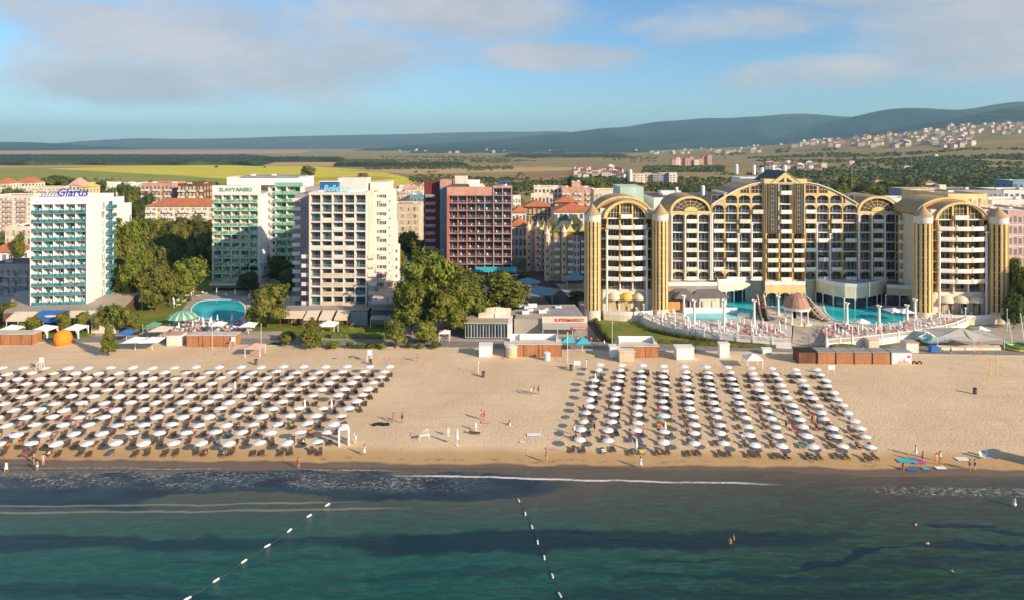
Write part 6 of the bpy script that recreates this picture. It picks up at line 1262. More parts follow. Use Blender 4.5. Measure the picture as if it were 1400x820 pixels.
# buoy lines
for nm, L in (('left', [(448, 690), (423, 705), (396, 725), (366, 746), (334, 767), (296, 793), (257, 818)]), ('right', [(709, 684), (718, 702), (727, 720), (735, 741), (744, 762), (755, 787), (765, 813)])):
    P_ = [GP(u, v, SEAZ) for u, v in L]; r_ = MB(); d = (P_[-1] - P_[-2])
    pts = P_ + [P_[-1] + d]
    for a, c in zip(pts, pts[1:]):
        for k in range(6): q0, q1 = a.lerp(c, k / 6), a.lerp(c, (k + 1) / 6); s0 = .35 * math.sin(k / 6 * 3.14); s1 = .35 * math.sin((k + 1) / 6 * 3.14); r_.tube(q0 + Vector((s0 * .4, 0, .03)), q1 + Vector((s1 * .4, 0, .03)),   .02, n=4)
    tag(r_.build('buoy_rope', ['dark_grey']), 'thin dark rope carrying the %s line of floats out to sea' % nm, 'rope')
    for i, p in enumerate(P_):
        an = math.atan2((P_[min(i + 1, 6)] - P_[max(i - 1, 0)]).y, (P_[min(i + 1, 6)] - P_[max(i - 1, 0)]).x) + U(-.2, .2)
        t = thing('buoy', 'long white float with orange tip, %s from the shore on the %s line' % (od(i + 1), nm), 'buoy', (p.x, p.y, SEAZ), an, 'floats of the %s bathing line' % nm)
        b = MB(); b.T = Matrix.Translation((0, 0, .1)) @ Matrix.Rotation(math.radians(90), 4, 'Y'); b.lathe([(0, -.55), (.13, -.48), (.17, -.3), (.17, .38), (0, .38)], 10); b.build('float', ['plastic_white'], t)
        b = MB(); b.T = Matrix.Translation((0, 0, .1)) @ Matrix.Rotation(math.radians(90), 4, 'Y'); b.lathe([(.171, .38), (.171, .55), (.1, .68), (0, .7)], 10); b.build('tip', ['cream'], t); t.scale = (.68, .68, .68)
# ---------------------------------------------------------------- cabins and booths along the sand
def cabin(u0_, u1_, vb, h, d, lb, wall='wood', roof='tile_pale', n=3, name='beach_cabin', cat='cabin', rail=True, z=.05, openf=False):
    p = GP(u0_, vb); q = GP(u1_, vb); t = thing(name, lb, cat, (p.x, p.y, z)); w_ = q.x - p.x; b = MB(); b.box(0, w_, 0, d, 0, h); b.build('wall', [wall], t)
    b = MB(); b.box(-.12, w_ + .12, -.15, d + .15, h, h + .14); b.build('roof', [roof], t)
    for i in range(n): f = MB(); pw = (w_ - .1) / n; x0 = .05 + i * pw; f.box(x0 + .06, x0 + pw - .06, -.05, -.004, .12, h - .12); f.build('shutter', [wall], t)
    for i in range(n + 1): f = MB(); x0 = min(max(i * w_ / n, .05), w_ - .05); f.box(x0 - .05, x0 + .05, -.08, -.003, 0, h); f.build('post', ['wood_dark' if wall == 'wood' else wall], t)
    return t, w_
cabin(-14, 44, 471, 2.5, 3.4, 'long brown wooden beach cabin at the far left edge', n=4)
cabin(255, 322, 473.5, 2.6, 3.2, 'long brown wooden beach cabin before the large turquoise pool', n=4)
t, w_ = cabin(690, 768, 487, 2.7, 4.2, 'brown wooden beach cabin with white upper fence before the glass pavilion', n=3)
b = MB(); [b.box(x0, x1, y0, y1, 2.84, 4.1) for x0, x1, y0, y1 in ((1.2, w_ - 1, 3.9, 4.0), (1.2, 1.3, 1.8, 3.9), (w_ - 1.1, w_ - 1, 1.8, 3.9), (3.5, 3.55, 3.0, 3.9))]; b.build('upper_fence', ['plastic_white'], t)
t, w_ = cabin(846, 901, 488.5, 2.5, 3.8, 'brown wooden cabin with white upper fence before the lawn', n=3)
b = MB(); [b.box(x0, x1, y0, y1, 2.64, 3.9) for x0, x1, y0, y1 in ((.3, w_ - .8, 3.5, 3.6), (.3, .4, 1.5, 3.5), (w_ - .9, w_ - .8, 1.5, 3.5))]; b.build('upper_fence', ['plastic_white'], t)
for i in range(4): cabin(1118 + 25 * i, 1142.2 + 25 * i, 497 + i * .2, 2.5, 3.2, ['first brown cabin in the row of four, beside the dark gold kiosk', 'second brown cabin in the row, with a white band under its roof', 'third brown cabin in the row of four', 'fourth brown cabin in the row, beside the advertising panel'][i], roof='grey', n=1)
t, w_ = cabin(1219, 1246, 498, 2.6, 3.2, 'white beach cabin faced with an advertising panel of sunbathers', wall='white', roof='grey', n=1)
b = MB(); b.box(.15, w_ - .15, -.12, -.09, .1, 2.5); ap = b.build('poster', ['pool_rim'], t); b = MB(); b.add([(w_ * x, -.13, z) for x, z in ((.15, .3), (.3, .5), (.35, 1.1), (.5, .6), (.62, 1.5), (.7, .8), (.95, .4), (.95, .25), (.2, .2))], [tuple(range(9))]); b.build('figures', ['salmon'], ap); b = MB(); b.add([(w_ * .85 + .4 * math.cos(a), -.13, 1.75 + .35 * math.sin(a)) for a in [i * .524 for i in range(12)]], [tuple(range(12))]); b.build('emblem', ['magenta'], ap)
t, w_ = cabin(1092, 1117, 496.5, 2.5, 3.2, 'dark-roofed kiosk with golden front panels left of the brown cabins', wall='wood_dark', roof='black', n=2, name='kiosk', cat='kiosk')
cabin(847, 868, 495, 2.3, 2.2, 'small beige cabin in front of the cabin by the lawn', wall='sandstone', roof='cream', n=1)
cabin(834, 847, 489, 2.4, 2, 'narrow pale blue booth left of the beige cabin', wall='pool_rim', roof='white', n=1, name='booth', cat='booth')
cabin(655, 673, 488, 2.4, 3, 'white booth standing on the sand below the glass pavilion', wall='white', roof='white', n=1, name='booth', cat='booth')
cabin(925, 949, 492, 2.6, 2.8, 'white peaked booth on the sand below the lawn', wall='white', roof='white', n=1, name='booth', cat='booth')
cabin(984, 997.5, 489, 3.1, 1.6, 'tall narrow white booth left of the open white gazebo', wall='white', roof='white', n=1, name='booth', cat='booth')
cabin(1043, 1055, 484, 1.2, 1.0, 'low white box beside the promenade, right of the white gazebo', wall='white', roof='white', n=1, name='booth', cat='booth')
cabin(1239, 1256, 483, 2.4, 2.4, 'cream booth with pinkish roof left of the blue bin', wall='pinkwhite', roof='pink', n=1, name='booth', cat='booth')
cabin(1188, 1202, 478, 2.3, 2.0, 'cream booth behind the row of brown cabins', wall='cream', roof='cream', n=1, name='booth', cat='booth')
cabin(125, 158, 455.5, 2.9, 3, 'pale yellow kiosk among the trees left of the green parasol', wall='cream', roof='tile_pale', n=2, name='kiosk', cat='kiosk')
cabin(228, 247, 473, 2.6, 3.2, 'pink and white kiosk between white canopies and wooden cabin', wall='pinkwhite', roof='pink', n=1, name='kiosk', cat='kiosk')
p = GP(699, 487); t = thing('round_hut', 'round beige changing hut in front of the wooden cabin', 'hut', (p.x, p.y, .05)); b = MB(); b.cyl(0, 0, 0, 2.3, 1.35, n=20); b.build('wall', ['sandstone'], t); b = MB(); b.lathe([(1.5, 2.3), (1.45, 2.45), (.2, 2.7), (0, 2.7)], 20); b.build('roof', ['cream'], t)
p = GP(748, 492); t = thing('water_drum', 'white and pale blue drum standing before the wooden cabin', 'drum', (p.x, p.y, .05)); b = MB(); b.cyl(0, 0, 0, 1.75, .7, n=18); b.build('body', ['plastic_white'], t)
for z in (.45, 1.1): b = MB(); b.lathe([(.71, z), (.75, z + .05), (.71, z + .1)], 18); b.build('hoop', ['steel_blue'], t)
# orange globe kiosk
p = GP(86, 470.5); t = thing('orange_kiosk', 'bright orange rounded kiosk on the sand right of the leftmost cabin', 'kiosk', (p.x, p.y, .0)); b = MB(); b.lathe([(1.75, 0), (2.15, .8), (2.3, 1.8), (2.1, 2.9), (1.5, 3.6), (.7, 4.0), (0, 4.1)], 14); b.build('shell', ['fabric_orange'], t); b = MB(); [b.tube((math.cos(a) * 2.2, math.sin(a) * 2.2, .9), (math.cos(a + 1.2) * 2.1, math.sin(a + 1.2) * 2.1, 2.9), .12) for a in [i * .9 for i in range(7)]]; b.build('rib', ['rust'], t); t.scale = (.86, .86, .88)
# gazebos
def gazebo(u, vb, w_, h, lb, mat='fabric_white', leg=None, curtain=False, rise=.9, n=4, z=.1, name='gazebo'):
    p = GP(u, vb, z); t = thing(name, lb, 'gazebo', (p.x, p.y, z)); b = MB(); b.lathe([(w_ * .72, h - .25), (w_ * .72, h), (w_ * .3, h + rise * .55), (.05, h + rise), (0, h + rise)], n); b.T = Matrix.Identity(4)
    o = b.build('canopy', [mat], t); o.rotation_euler = (0, 0, math.pi / 4)
    for sx in (-1, 1):
        for sy in (-1, 1):
            q = MB(); q.box(sx * w_ * .47 - .06, sx * w_ * .47 + .06, sy * w_ * .47 - .06, sy * w_ * .47 + .06, 0, h); q.build('leg', [leg or 'plastic_white'], t)
            if curtain: q = MB(); q.add([(sx * w_ * .5, sy * w_ * .5, h - .1), (sx * w_ * .25, sy * w_ * .5, h - .1), (sx * w_ * .42, sy * w_ * .5, h * .45), (sx * w_ * .42, sy * w_ * .5, .1), (sx * w_ * .5, sy * w_ * .5, .1)], [(0, 1, 2, 3, 4)]); q.add([(x, y - .05, z_) for x, y, z_ in q.v[:5]], [(4, 3, 2, 1, 0)]); q.build('curtain', [mat], t)
    return t
gazebo(16, 461, 4.0, 2.4, 'white curtained garden gazebo, leftmost of three behind the hedge', curtain=True); gazebo(62, 461, 4.0, 2.4, 'white curtained garden gazebo, middle of three behind the hedge', curtain=True); gazebo(104, 460, 4.0, 2.4, 'white curtained garden gazebo, nearest the yellow kiosk', curtain=True)
gazebo(349, 485, 3.6, 2.1, 'faded red and white striped gazebo on the sand near a bin', 'fabric_pink', rise=.7); gazebo(1029, 501, 3.4, 2.1, 'open white gazebo with scalloped top above the parasol columns', rise=.8)
gazebo(608, 465, 2.6, 2.2, 'pale canopy over a bench beside the tallest tree', rise=.5); gazebo(449, 456, 4.2, 2.6, 'white canopy left of the beige restaurant awnings')
for (u, v, w_, m_, lb) in [(185, 478, 4.4, 'fabric_white', 'large square white canopy on the sand, left of two overlapping'), (208, 478, 4.4, 'fabric_white', 'large square white canopy on the sand, right of two overlapping'), (173, 467, 3.4, 'fabric_blue', 'blue canopy behind the large white canopies'), (210, 456, 3.2, 'fabric_green', 'mint green pointed canopy left of the large green canopy'), (220, 462, 4.5, 'fabric_cream', 'pale canopy over the snack bar behind the white canopies'), (299, 455, 3.4, 'fabric_white', 'white parasol-like canopy at the pool edge, left of the olive tree'), (340, 456, 3.8, 'fabric_white', 'white canopy under the olive tree by the pool'),
        (776, 478, 3.4, 'fabric_turq', 'turquoise square parasol before the supermarket, left of two'), (796, 480, 3.4, 'fabric_turq', 'turquoise square parasol before the supermarket, right of two'), (843, 422, 3.4, 'fabric_white', 'white square parasol on the left wing terrace, left of two'), (856, 422, 3.4, 'fabric_white', 'white square parasol on the left wing terrace, right of two'), (1222, 436, 4.2, 'fabric_white', 'white square canopy beside the right pool, left of two'), (1236, 437, 4.0, 'fabric_white', 'white square canopy beside the right pool, right of two'), (1178, 452, 3.0, 'fabric_white', 'small white parasol among the right terrace loungers'), (1340, 462, 3.2, 'fabric_white', 'pale parasol on the grass behind the large sail')]:
    p = GP(u, v, .1); z = 1.7 if (v < 425 or (u > 1200 and u < 1300)) else DZ if u == 1178 else .1; p = GP(u, v, z)
    t = thing('canopy_parasol', lb, 'parasol', tuple(p), .1); b = MB(); b.lathe([(w_ * .7, 2.25), (w_ * .69, 2.35), (w_ * .3, 2.8), (.05, 3.15), (0, 3.15)], 4 if w_ > 3 else 8); o = b.build('canopy', [m_], t); o.rotation_euler = (0, 0, .785); b = MB(); b.cyl(0, 0, 0, 3.0, .07, n=6); b.build('pole', ['plastic_white'], t)
# big scalloped green canopy
p = GP(249, 447, .2); t = thing('green_canopy', 'large round green and white striped canopy over the pool bar', 'canopy', (p.x, p.y, .2)); b = MB(); r = 3.9; n = 36
for i in range(n):
    a, c = 6.2832 * i / n, 6.2832 * (i + 1) / n; e = lambda an, q, z: (math.cos(an) * q, math.sin(an) * q, z)
    b.add([e(a, r, 2.7), e(c, r, 2.7), e(c, r * .8, 3.5), e(a, r * .8, 3.5), e(c, r * .4, 4.15), e(a, r * .4, 4.15), (0, 0, 4.4)], [(0, 1, 2, 3), (3, 2, 4, 5), (5, 4, 6)], i % 3 == 0)
b.build('cloth', ['fabric_green', 'mint_light'], t)
for i in range(6): b = MB(); b.cyl(math.cos(i) * 3.2, math.sin(i) * 3.2, 0, 3.1, .09, n=6); b.build('post', ['fabric_green'], t)
# glass pavilion and supermarket
o = Vector((XX(636, 170), 170, 0)); gp = thing('glass_pavilion', 'single-storey glass pavilion with raised skylights on its pale roof', 'building', o, -.03); w_ = XX(700, 170) - o.x - 1.2
b = MB(); b.box(0, w_, .3, 12, 0, 4.0, 0); b.box(-.3, w_ + .3, -.4, 12.2, 4.0, 4.35, 1); b.box(w_ + .05, w_ + 1.2, 0, 8, 0, 4.1, 2); b.build('wall', ['dark_grey', 'beige_roof', 'white'], gp)
for i in range(7): win_mb(w_ / 7 - .06, 3.4, 2, .07).build('window', ['white', 'glass_blue'], gp, loc=(w_ / 7 * (i + .5), .22, .4))
for i in range(3):
    for s_ in (0, 1): b = MB(); x0 = w_ * .28 + s_ * 4.2; b.add([(x0, 4 + i * 2.4, 4.36), (x0 + 4, 4 + i * 2.4, 4.36), (x0 + 4, 5.8 + i * 2.4, 5.6 - .3 * s_), (x0, 5.8 + i * 2.4, 5.6 - .3 * (1 - s_)), (x0, 5.9 + i * 2.4, 4.36), (x0 + 4, 5.9 + i * 2.4, 4.36)], [(0, 1, 2, 3), (3, 2, 5, 4), (0, 3, 4), (1, 5, 2)]); b.build('skylight', ['cream'], gp)
o = Vector((XX(703, 173), 173, 0)); sm = thing('supermarket', 'low flat-roofed supermarket with red SUPERMARKET lettering on its cream awning', 'building', o); X_ = lambda u, Y=173: XX(u, Y) - o.x; w_ = X_(802)
b = MB(); b.prism([(0, 0), (w_, -.5), (w_ - 1.5, 16), (2, 15)], 0, 4.3, 0, 1); b.add([(8.5, 1, 4.34), (w_ - .8, 1, 4.34), (w_ - 2, 13.5, 4.34), (7, 13, 4.34)], [(0, 1, 2, 3)], 2); b.box(.2, 7, 4, 10, 4.31, 4.4, 3); b.build('wall', ['concrete', 'beige_roof', 'violet_grey', 'concrete'], sm)
aw = awning(sm, X_(741), w_ + .1, -.55, 5.1, 4.9, .2, 'fabric_cream', 0, post=False); b = MB(); b.box(X_(741), w_ + .1, -.9, -.75, 3.6, 4.9); b.box(X_(741), w_ + .1, -.75, -.5, 4.6, 4.9); b.build('fascia', ['fabric_cream'], sm)
tx = text_mb('SUPERMARKET', 1.15, .03).build('sign', ['sign_red'], sm, loc=(X_(778), -.98, 3.9)); awning(sm, X_(741), w_, -.9, 3.6, 2.9, 2.2, 'sail', 3)
b = MB(); b.box(X_(779), w_, -3.2, -3.1, 2.5, 3.1); b.build('fascia', ['sign_red'], sm); text_mb('SUPERMARKET', .5, .02).build('sign', ['plastic_white'], sm, loc=(X_(791), -3.24, 2.65))
clutter(sm, [(3, 5, 4.35), (4.5, 8, 4.35), (3.5, 10, 4.35), (7.5, 6, 4.35), (8.5, 9, 4.35), (5, 12, 4.35), (2, 12, 4.35), (12, 12, 4.35)], 12)
b = MB(); b.box(w_ + .5, w_ + 2.5, 16, 26, 0, 3, 0); b.build('side_block', ['violet_grey'], sm)
# blue canopies on the shaded road
for (u, v, w_, lb) in [(735, 412, 9, 'large blue round canopy pavilion behind the supermarket'), (700, 408, 3.5, 'small turquoise canopy left of the blue pavilion'), (786, 392, 6, 'blue canopy beside the leftmost round yellow tower'), (552, 369, 6, 'blue canopy beside the parked cars near the cream hotel'), (190, 421, 4.2, 'bright blue canopy at the corner of the tan-roofed hall'), (722, 398, 6, 'blue canopy at the foot of the red hotel corner')]:
    gazebo(u, v, w_, 3.0, lb, ('fabric_blue' if u == 190 else 'steel_blue') if w_ > 4 else 'fabric_turq', rise=1.5, n=8, name='canopy')
# sail tent and playground at the right
p = GP(1322, 476, .1); t = thing('sail_tent', 'wide pale grey tensioned sail over a terrace at the right', 'tent', (p.x, p.y, .1)); b = MB(); cc_ = (0, 2, 4.4); cr = [(-7.6, -1.0, 2.9), (0, -2.6, 2.3), (8.0, -1.2, 2.5), (7.0, 5, 3.2), (0, 6, 3.4), (-7, 5.5, 3.3)]
for a, c in zip(cr, cr[1:] + cr[:1]): b.add([a, c, cc_, tuple(x * .5 + y * .5 for x, y in zip(a, cc_)), tuple(x * .5 + y * .5 - (.35 if i_ == 2 else 0) for i_, (x, y) in enumerate(zip(c, cc_)))], [(0, 1, 4, 3), (3, 4, 2)])
b.build('cloth', ['sail'], t)
for a in cr: q = MB(); q.cyl(a[0], a[1], 0, a[2], .08, n=6); q.build('post', ['plastic_white'], t)
q = MB(); q.prism([(-7, -1.5), (7, -1.5), (8, .5), (-8, .5)], 0, .7); q.build('counter', ['cream'], t)
p = GP(1276, 481, .1); t = thing('blue_container', 'bright blue waste container at the promenade edge', 'container', (p.x, p.y, .15)); b = MB(); b.box(-.8, .8, -.6, .6, .15, 1.2); b.build('body', ['fabric_blue'], t); b = MB(); b.ext([(-.85, 1.2), (.85, 1.2), (.7, 1.55), (-.7, 1.55)], -.65, .65); b.build('lid', ['fabric_blue'], t)
pool('paddling_pool', 'small blue pool behind the cream booth at the right', [(1262, 463), (1280, 459.5), (1300, 460), (1296, 466), (1272, 469)], .15, .8)
for i, (u, vb, vt) in enumerate([(1384, 473, 436), (1400, 466, 428)]):
    p = GP(u, vb, .1); t = thing('trampoline_mast', ['leaning white mast of the bungee trampoline', 'second white mast cut by the right edge'][i], 'mast', (p.x, p.y, .1)); b = MB(); b.tube((0, 0, 0), (-.9, 0, ZZ(vt, p.y)), .12, .08); b.build('mast', ['plastic_white'], t); b = MB()
    for k in range(8): a_, c_ = k / 8, (k + 1) / 8; f = lambda s: (-.9 + 6 * s, 1 * s, ZZ(vt, p.y) - 3.2 * math.sin(s * 3.14 * .8)); b.tube(f(a_), f(c_), .05, n=4)
    b.build('band', ['mint'], t)
p = GP(1392, 477, .1); t = thing('inflatable', 'yellow inflatable playground ring at the right edge', 'inflatable', (p.x, p.y, .1)); b = MB(); q = 18
for zz_, m_ in ((.35, 0), (.95, 1)): b.lathe([(2.6 + .32 * math.cos(k * .7854), zz_ + .32 * math.sin(k * .7854)) for k in range(9)], q, m_)
b.build('ring', ['fabric_yellow', 'fabric_green'], t)
# lounger crowds on the pool terraces
wl = MB(); wl.box(-.3, .3, -.95, .3, .28, .36); wl.add([(-.3, .3, .3), (.3, .3, .3), (.3, .9, .75), (-.3, .9, .75)], [(0, 1, 2, 3), (3, 2, 1, 0)]); [wl.box(x, x + .05, y, y + .05, 0, .28) for x in (-.27, .22) for y in (-.8, .2)]
PL = [wl.mesh('lounger', [x]) for x in ('fabric_white', 'fabric_pink', 'salmon', 'fabric_white')]
def inpoly(x, y, P):
    c = False
    for (x0, y0), (x1, y1) in zip(P, P[1:] + P[:1]):
        if (y0 > y) != (y1 > y) and x < (x1 - x0) * (y - y0) / (y1 - y0) + x0: c = not c
    return c
def PP(pts, z=DZ): return [tuple(GP(u, v, z)[:2]) for u, v in pts]
zones = [('left terrace', PP([(872, 426), (884, 434), (900, 443), (925, 450), (960, 456), (1010, 461), (1076, 465), (1076, 452), (1044, 444), (1000, 443), (960, 444), (938, 440), (920, 428), (900, 420)]), DZ), ('right terrace', PP([(1136, 466), (1170, 463), (1210, 459), (1255, 453), (1292, 446), (1314, 437), (1320, 430), (1290, 430), (1255, 440), (1225, 448), (1185, 450), (1140, 446), (1120, 452)]), DZ)]
rs = random.Random(33); nP = 0
for zn, P_, z in zones:
    ys_ = [p[1] for p in P_]; xs_ = [p[0] for p in P_]; y = min(ys_); row = 0
    while y < max(ys_):
        row += 1; x = min(xs_) + rs.uniform(0, .6); k = 0
        while x < max(xs_):
            if inpoly(x, y, P_) and rs.random() < .9:
                k += 1
                if k % 3 == 0: nP += 1; put_folded(x + rs.uniform(-.2, .2), y + rs.uniform(-.3, .3), z, rs.uniform(2.1, 2.5) // .2 * .2, .26, 'folded white parasol, %s of row %s from the balustrade, %s' % (od(min(k // 3, 99)), ['zero', 'one', 'two', 'three', 'four', 'five', 'six', 'seven', 'eight', 'nine', 'ten', 'eleven', 'twelve'][min(row, 12)], zn), 'folded parasols of the pool terraces')
                else:
                    o = ob('pool_lounger', PL[rs.choice([0, 1, 2, 1, 3]) if 'right' in zn or x > XX(985, 185) else rs.choice([0, 0, 0, 3, 1])], None, (x, y, z), rs.uniform(-.3, .3)); w1 = 'white' if o.data in (PL[0], PL[3]) else 'pink cushioned'
                    tag(o, '%s pool lounger, %s in row %s from the balustrade, %s' % (w1, od(k), ['zero', 'one', 'two', 'three', 'four', 'five', 'six', 'seven', 'eight', 'nine', 'ten', 'eleven', 'twelve'][min(row, 12)], zn), 'sun lounger', 'loungers of the pool terraces')
            x += rs.uniform(1.0, 1.35)
        y += 2.35
# the other pool
zn = 'hotel pool by the green canopy'; k = 0
for (u, v) in [(236, 414), (243, 411), (250, 408), (257, 405), (264, 403), (280, 402), (296, 404), (310, 405), (322, 406), (245, 417), (238, 420), (252, 412), (262, 409), (272, 406), (340, 412), (342, 420)]:
    k += 1; p = GP(u + rs.uniform(-1, 1), v, .2)
    if k % 2: put_folded(p.x, p.y, .2, 2.4, .28, 'folded white parasol on the far rim of the %s, %s' % (zn, od(k // 2 + 1)), 'folded parasols around the hotel pool')
    else: tag(ob('pool_lounger', PL[0], None, tuple(p), rs.uniform(-2, 2)), 'white lounger on the far rim of the %s, %s' % (zn, od(k // 2)), 'sun lounger', 'loungers around the hotel pool')
k = 0
for i in range(110):
    u, v = rs.uniform(236, 344), rs.uniform(440.5, 453); k += 1; p = GP(u, v, .2)
    if i % 6 == 0: put_folded(p.x, p.y, .2, 2.4, .28, 'folded parasol in the white crowd between pool and cabin, %s counted' % od(i // 6 + 1), 'folded parasols around the hotel pool')
    else: tag(ob('pool_lounger', PL[rs.choice([0, 0, 0, 1])], None, tuple(p), rs.uniform(0, 3)), 'lounger in the white crowd between the hotel pool and the wooden cabin', 'sun lounger', 'loungers between pool and cabin')
for (u, v, lb) in [(182 + 20, 461, 'folded green parasol left of the pool bar, first'), (225, 459, 'folded green parasol left of the pool bar, second'), (195, 458, 'folded green parasol beside the bright bush')]:
    p = GP(u, v, .2); put_folded(p.x, p.y, .2, 3.0, .22, lb, None, 'fabric_green')
for i, (u, v) in enumerate([(1060, 452), (1100, 450), (1118, 455), (1140, 449), (905, 425), (895, 430), (1020, 447), (1250, 446), (1280, 441), (275, 447), (310, 446), (256, 449), (240, 455), (205, 470), (1066, 387)]):
    p = GP(u, v, DZ if u > 800 else .2); cn = ['fabric_white', 'fabric_red', 'tarp_blue', 'black'][i % 4]; person(p.x, p.y, p.z if u != 1066 else DZ, ['stand', 'walk', 'bend'][i % 3], cn, 'shorts', 'person in %s trunks among the loungers, %s from the terrace steps' % (CN[cn], od(i + 1)))
# ---------------------------------------------------------------- the town behind
def wins(kind): return {'b': (['white', 'glass_blue']), 'c': (['cream', 'glass_cream']), 't': (['white', 'glass_teal']), 'p': (['white', 'glass_purple'])}[kind]
def block(lb, u0_, u1_, vt, Y, nf, nb, wall, roof='flat', rm='beige_roof', bal=None, dp_=14, wk='b', zb=0., name='apartment_building', cat='building', rz=0., rh=3., arch=False, units=2):
    x0, x1 = XX(u0_, Y), XX(u1_, Y); w_ = x1 - x0; h = ZZ(vt, Y) - zb; t = thing(name, lb, cat, (x0, Y, zb), rz); b = MB(); b.box(0, w_, 0, dp_, -1, h, 0)
    fh = (h - .6) / nf; bw = w_ / nb
    for j in range(1, nf): b.box(-.04, w_ + .04, -.05, -.001, j * fh, j * fh + .15, 1)
    b.build('wall', [wall, 'white'], t)
    r = MB()
    if roof == 'hip': hip(r, 0, w_, 0, dp_, h, rh, 0, .7)
    else: parapet(r, 0, w_, 0, dp_, h + .002, .7, .25, 0, 1)
    r.build('roof', [rm, 'beige_roof'] if roof == 'hip' else [wall, rm], t)
    rw_ = Rep(t, 'window', [(win_mb(bw * .55, fh * .6, 2), wins(wk)), (win_mb(bw * .62, fh * .7, 3), wins(wk))], 60)
    rb_ = Rep(t, 'balcony', [(bal_mb(bw * .82, 1.0, .95), ['white', bal or 'white', 'white', 'white'])], 60)
    for j in range(nf):
        for i in range(nb):
            x = (i + .5) * bw; rw_.at(TR(x, -.012, j * fh + fh * .22), (i + j) % 2)
            if bal and i % 3 != 2: rb_.at(TR(x, -.06, j * fh + .25))
    # the flank that is seen
    sx, an = (w_ + .012, 1.5708) if (u0_ + u1_) / 2 < 700 else (-.012, -1.5708)
    for j in range(nf):
        for k in range(max(1, int(dp_ / 4.5))): rw_.at(TR(sx, 2.2 + k * 4.2, j * fh + fh * .22, an), 0)
    rw_.done(); rb_.done()
    if roof == 'flat' and units: clutter(t, [(w_ * (.2 + .6 * i / max(1, units - 1)), dp_ * .5 + i % 2 * 2, h + .05) for i in range(units)], int(u0_))
    return t
block('pink-banded seven-storey hotel block at the far left behind the white tower', -14, 44, 269, 385, 7, 9, 'pinkwhite', bal='pink', wk='c', dp_=16)
block('low cream building with dark flat roof behind the left side of the white tower', 7, 44, 312, 300, 3, 5, 'cream', rm='dark_grey', wk='c')
block('white house with a tan-orange hipped roof at the far left edge', -16, 19, 345, 262, 2, 4, 'white', 'hip', 'terracotta', rh=3.4, wk='b', dp_=11)
block('shaded low grey balcony building at the far left with red-brown roof edge', -18, 40, 364, 222, 3, 7, 'grey', bal='violet_grey', rm='brown', wk='b', dp_=12)
block('long cream apartment block on the edge of the green field at the left', 20, 98, 257, 590, 4, 14, 'cream', rm='roof_tan', bal='pinkwhite', wk='c', dp_=16)
block('cream house with orange hipped roof, leftmost at the field edge', -6, 13, 251, 640, 3, 5, 'cream', 'hip', 'terracotta', rh=5)
block('cream house with orange roof, second from the left at the field edge', 20, 48, 250, 660, 3, 6, 'cream', 'hip', 'terracotta', rh=5)
block('salmon house with pointed roof above the lettering of the white tower', 94, 109, 254, 560, 4, 3, 'pinkwhite', 'hip', 'pink', rh=6)
block('low yellow block above the lettering of the white tower', 108, 122, 256, 540, 3, 3, 'pale_yellow', 'hip', 'roof_yellow', rh=3)
block('cream terraced block right of the poplars, behind the white tower', 122, 146, 251, 640, 3, 6, 'cream', rm='roof_tan', wk='c')
for i, (a, c) in enumerate([(145, 160), (162, 180), (182, 198), (200, 218), (220, 237)]):
    Y = 620; x0, x1 = XX(a, Y), XX(c, Y); t = thing('vaulted_hall', 'low white hall with domed roof at the field edge, %s from the left' % od(i + 1), 'hall', (x0, Y, 0), 0, 'white domed halls at the field edge'); b = MB(); b.box(0, x1 - x0, 0, 12, 0, 10.5); b.build('wall', ['white'], t)
    b = MB(); n = 10; w_ = x1 - x0; b.strip([w_ * k / n for k in range(n + 1)], lambda x: 10.45, lambda x: 10.5 + 4.6 * math.sqrt(max(0, 1 - ((x - w_ / 2) / (w_ / 2)) ** 2)), -.2, 12, 0); b.build('roof', ['white'], t)
block('brown and orange balcony hotel with dark roof beyond the park, left of two', 193, 236, 252, 430, 6, 8, 'salmon', rm='brown', bal='cream', wk='p', dp_=18)
block('brown balcony hotel with dark stepped roof beyond the park, right of two', 243, 278, 253, 425, 6, 7, 'brown', rm='brown', bal='pinkwhite', wk='c', dp_=18)
block('cream hotel with long orange hipped roof beyond the park trees', 199, 292, 282, 345, 6, 12, 'cream', 'hip', 'terracotta', bal='white', wk='c', dp_=16, rh=3.4)
block('beige block with a dark vertical window strip between cream and red hotels', 527, 573, 281, 330, 6, 5, 'sandstone', rm='roof_tan', wk='c', dp_=16)
block('low dark glass-fronted block behind the beige block', 560, 581, 268, 372, 4, 4, 'steel_blue', rm='white', wk='b', dp_=12)
rs = random.Random(44); k = 0
for i in range(20):
    k += 1; u = 529 + (i % 7) * 7.6 + rs.uniform(-2, 2); Y = 430 + (i // 7) * 75 + rs.uniform(-10, 20); block('small town house in the gap beside the red hotel, %s counted from the front' % od(k), u, u + rs.uniform(7, 12), 262 + rs.uniform(-4, 7) - (i // 7) * 3.5, Y, 3, 3, rs.choice(['pinkwhite', 'cream', 'white']), rs.choice(['hip', 'hip', 'flat']), rs.choice(['terracotta', 'pink', 'roof_tan']), wk='c', dp_=9, rh=2.6, name='town_house', cat='house', units=1)
block('cream stepped apartment block with square tower, left of the golden hotel', 730, 768, 257, 440, 6, 7, 'cream', rm='terracotta', bal='pinkwhite', wk='p', dp_=16)
block('peach apartment block joined to the cream stepped one, nearer the golden hotel', 768, 812, 258, 432, 6, 8, 'salmon', rm='roof_tan', bal='cream', wk='c', dp_=16)
block('square peach stair tower rising above the peach apartment block', 782, 794, 250, 446, 7, 2, 'salmon', rm='roof_tan', wk='c', dp_=6)
block('low cream block in front of the stepped apartments', 726, 756, 268, 400, 4, 6, 'cream', rm='roof_tan', bal='white', wk='p', dp_=10)
block('white building with broad orange roof right behind the turreted block', 757, 812, 290, 318, 5, 8, 'white', 'hip', 'terracotta', wk='p', dp_=20, rh=3.6)
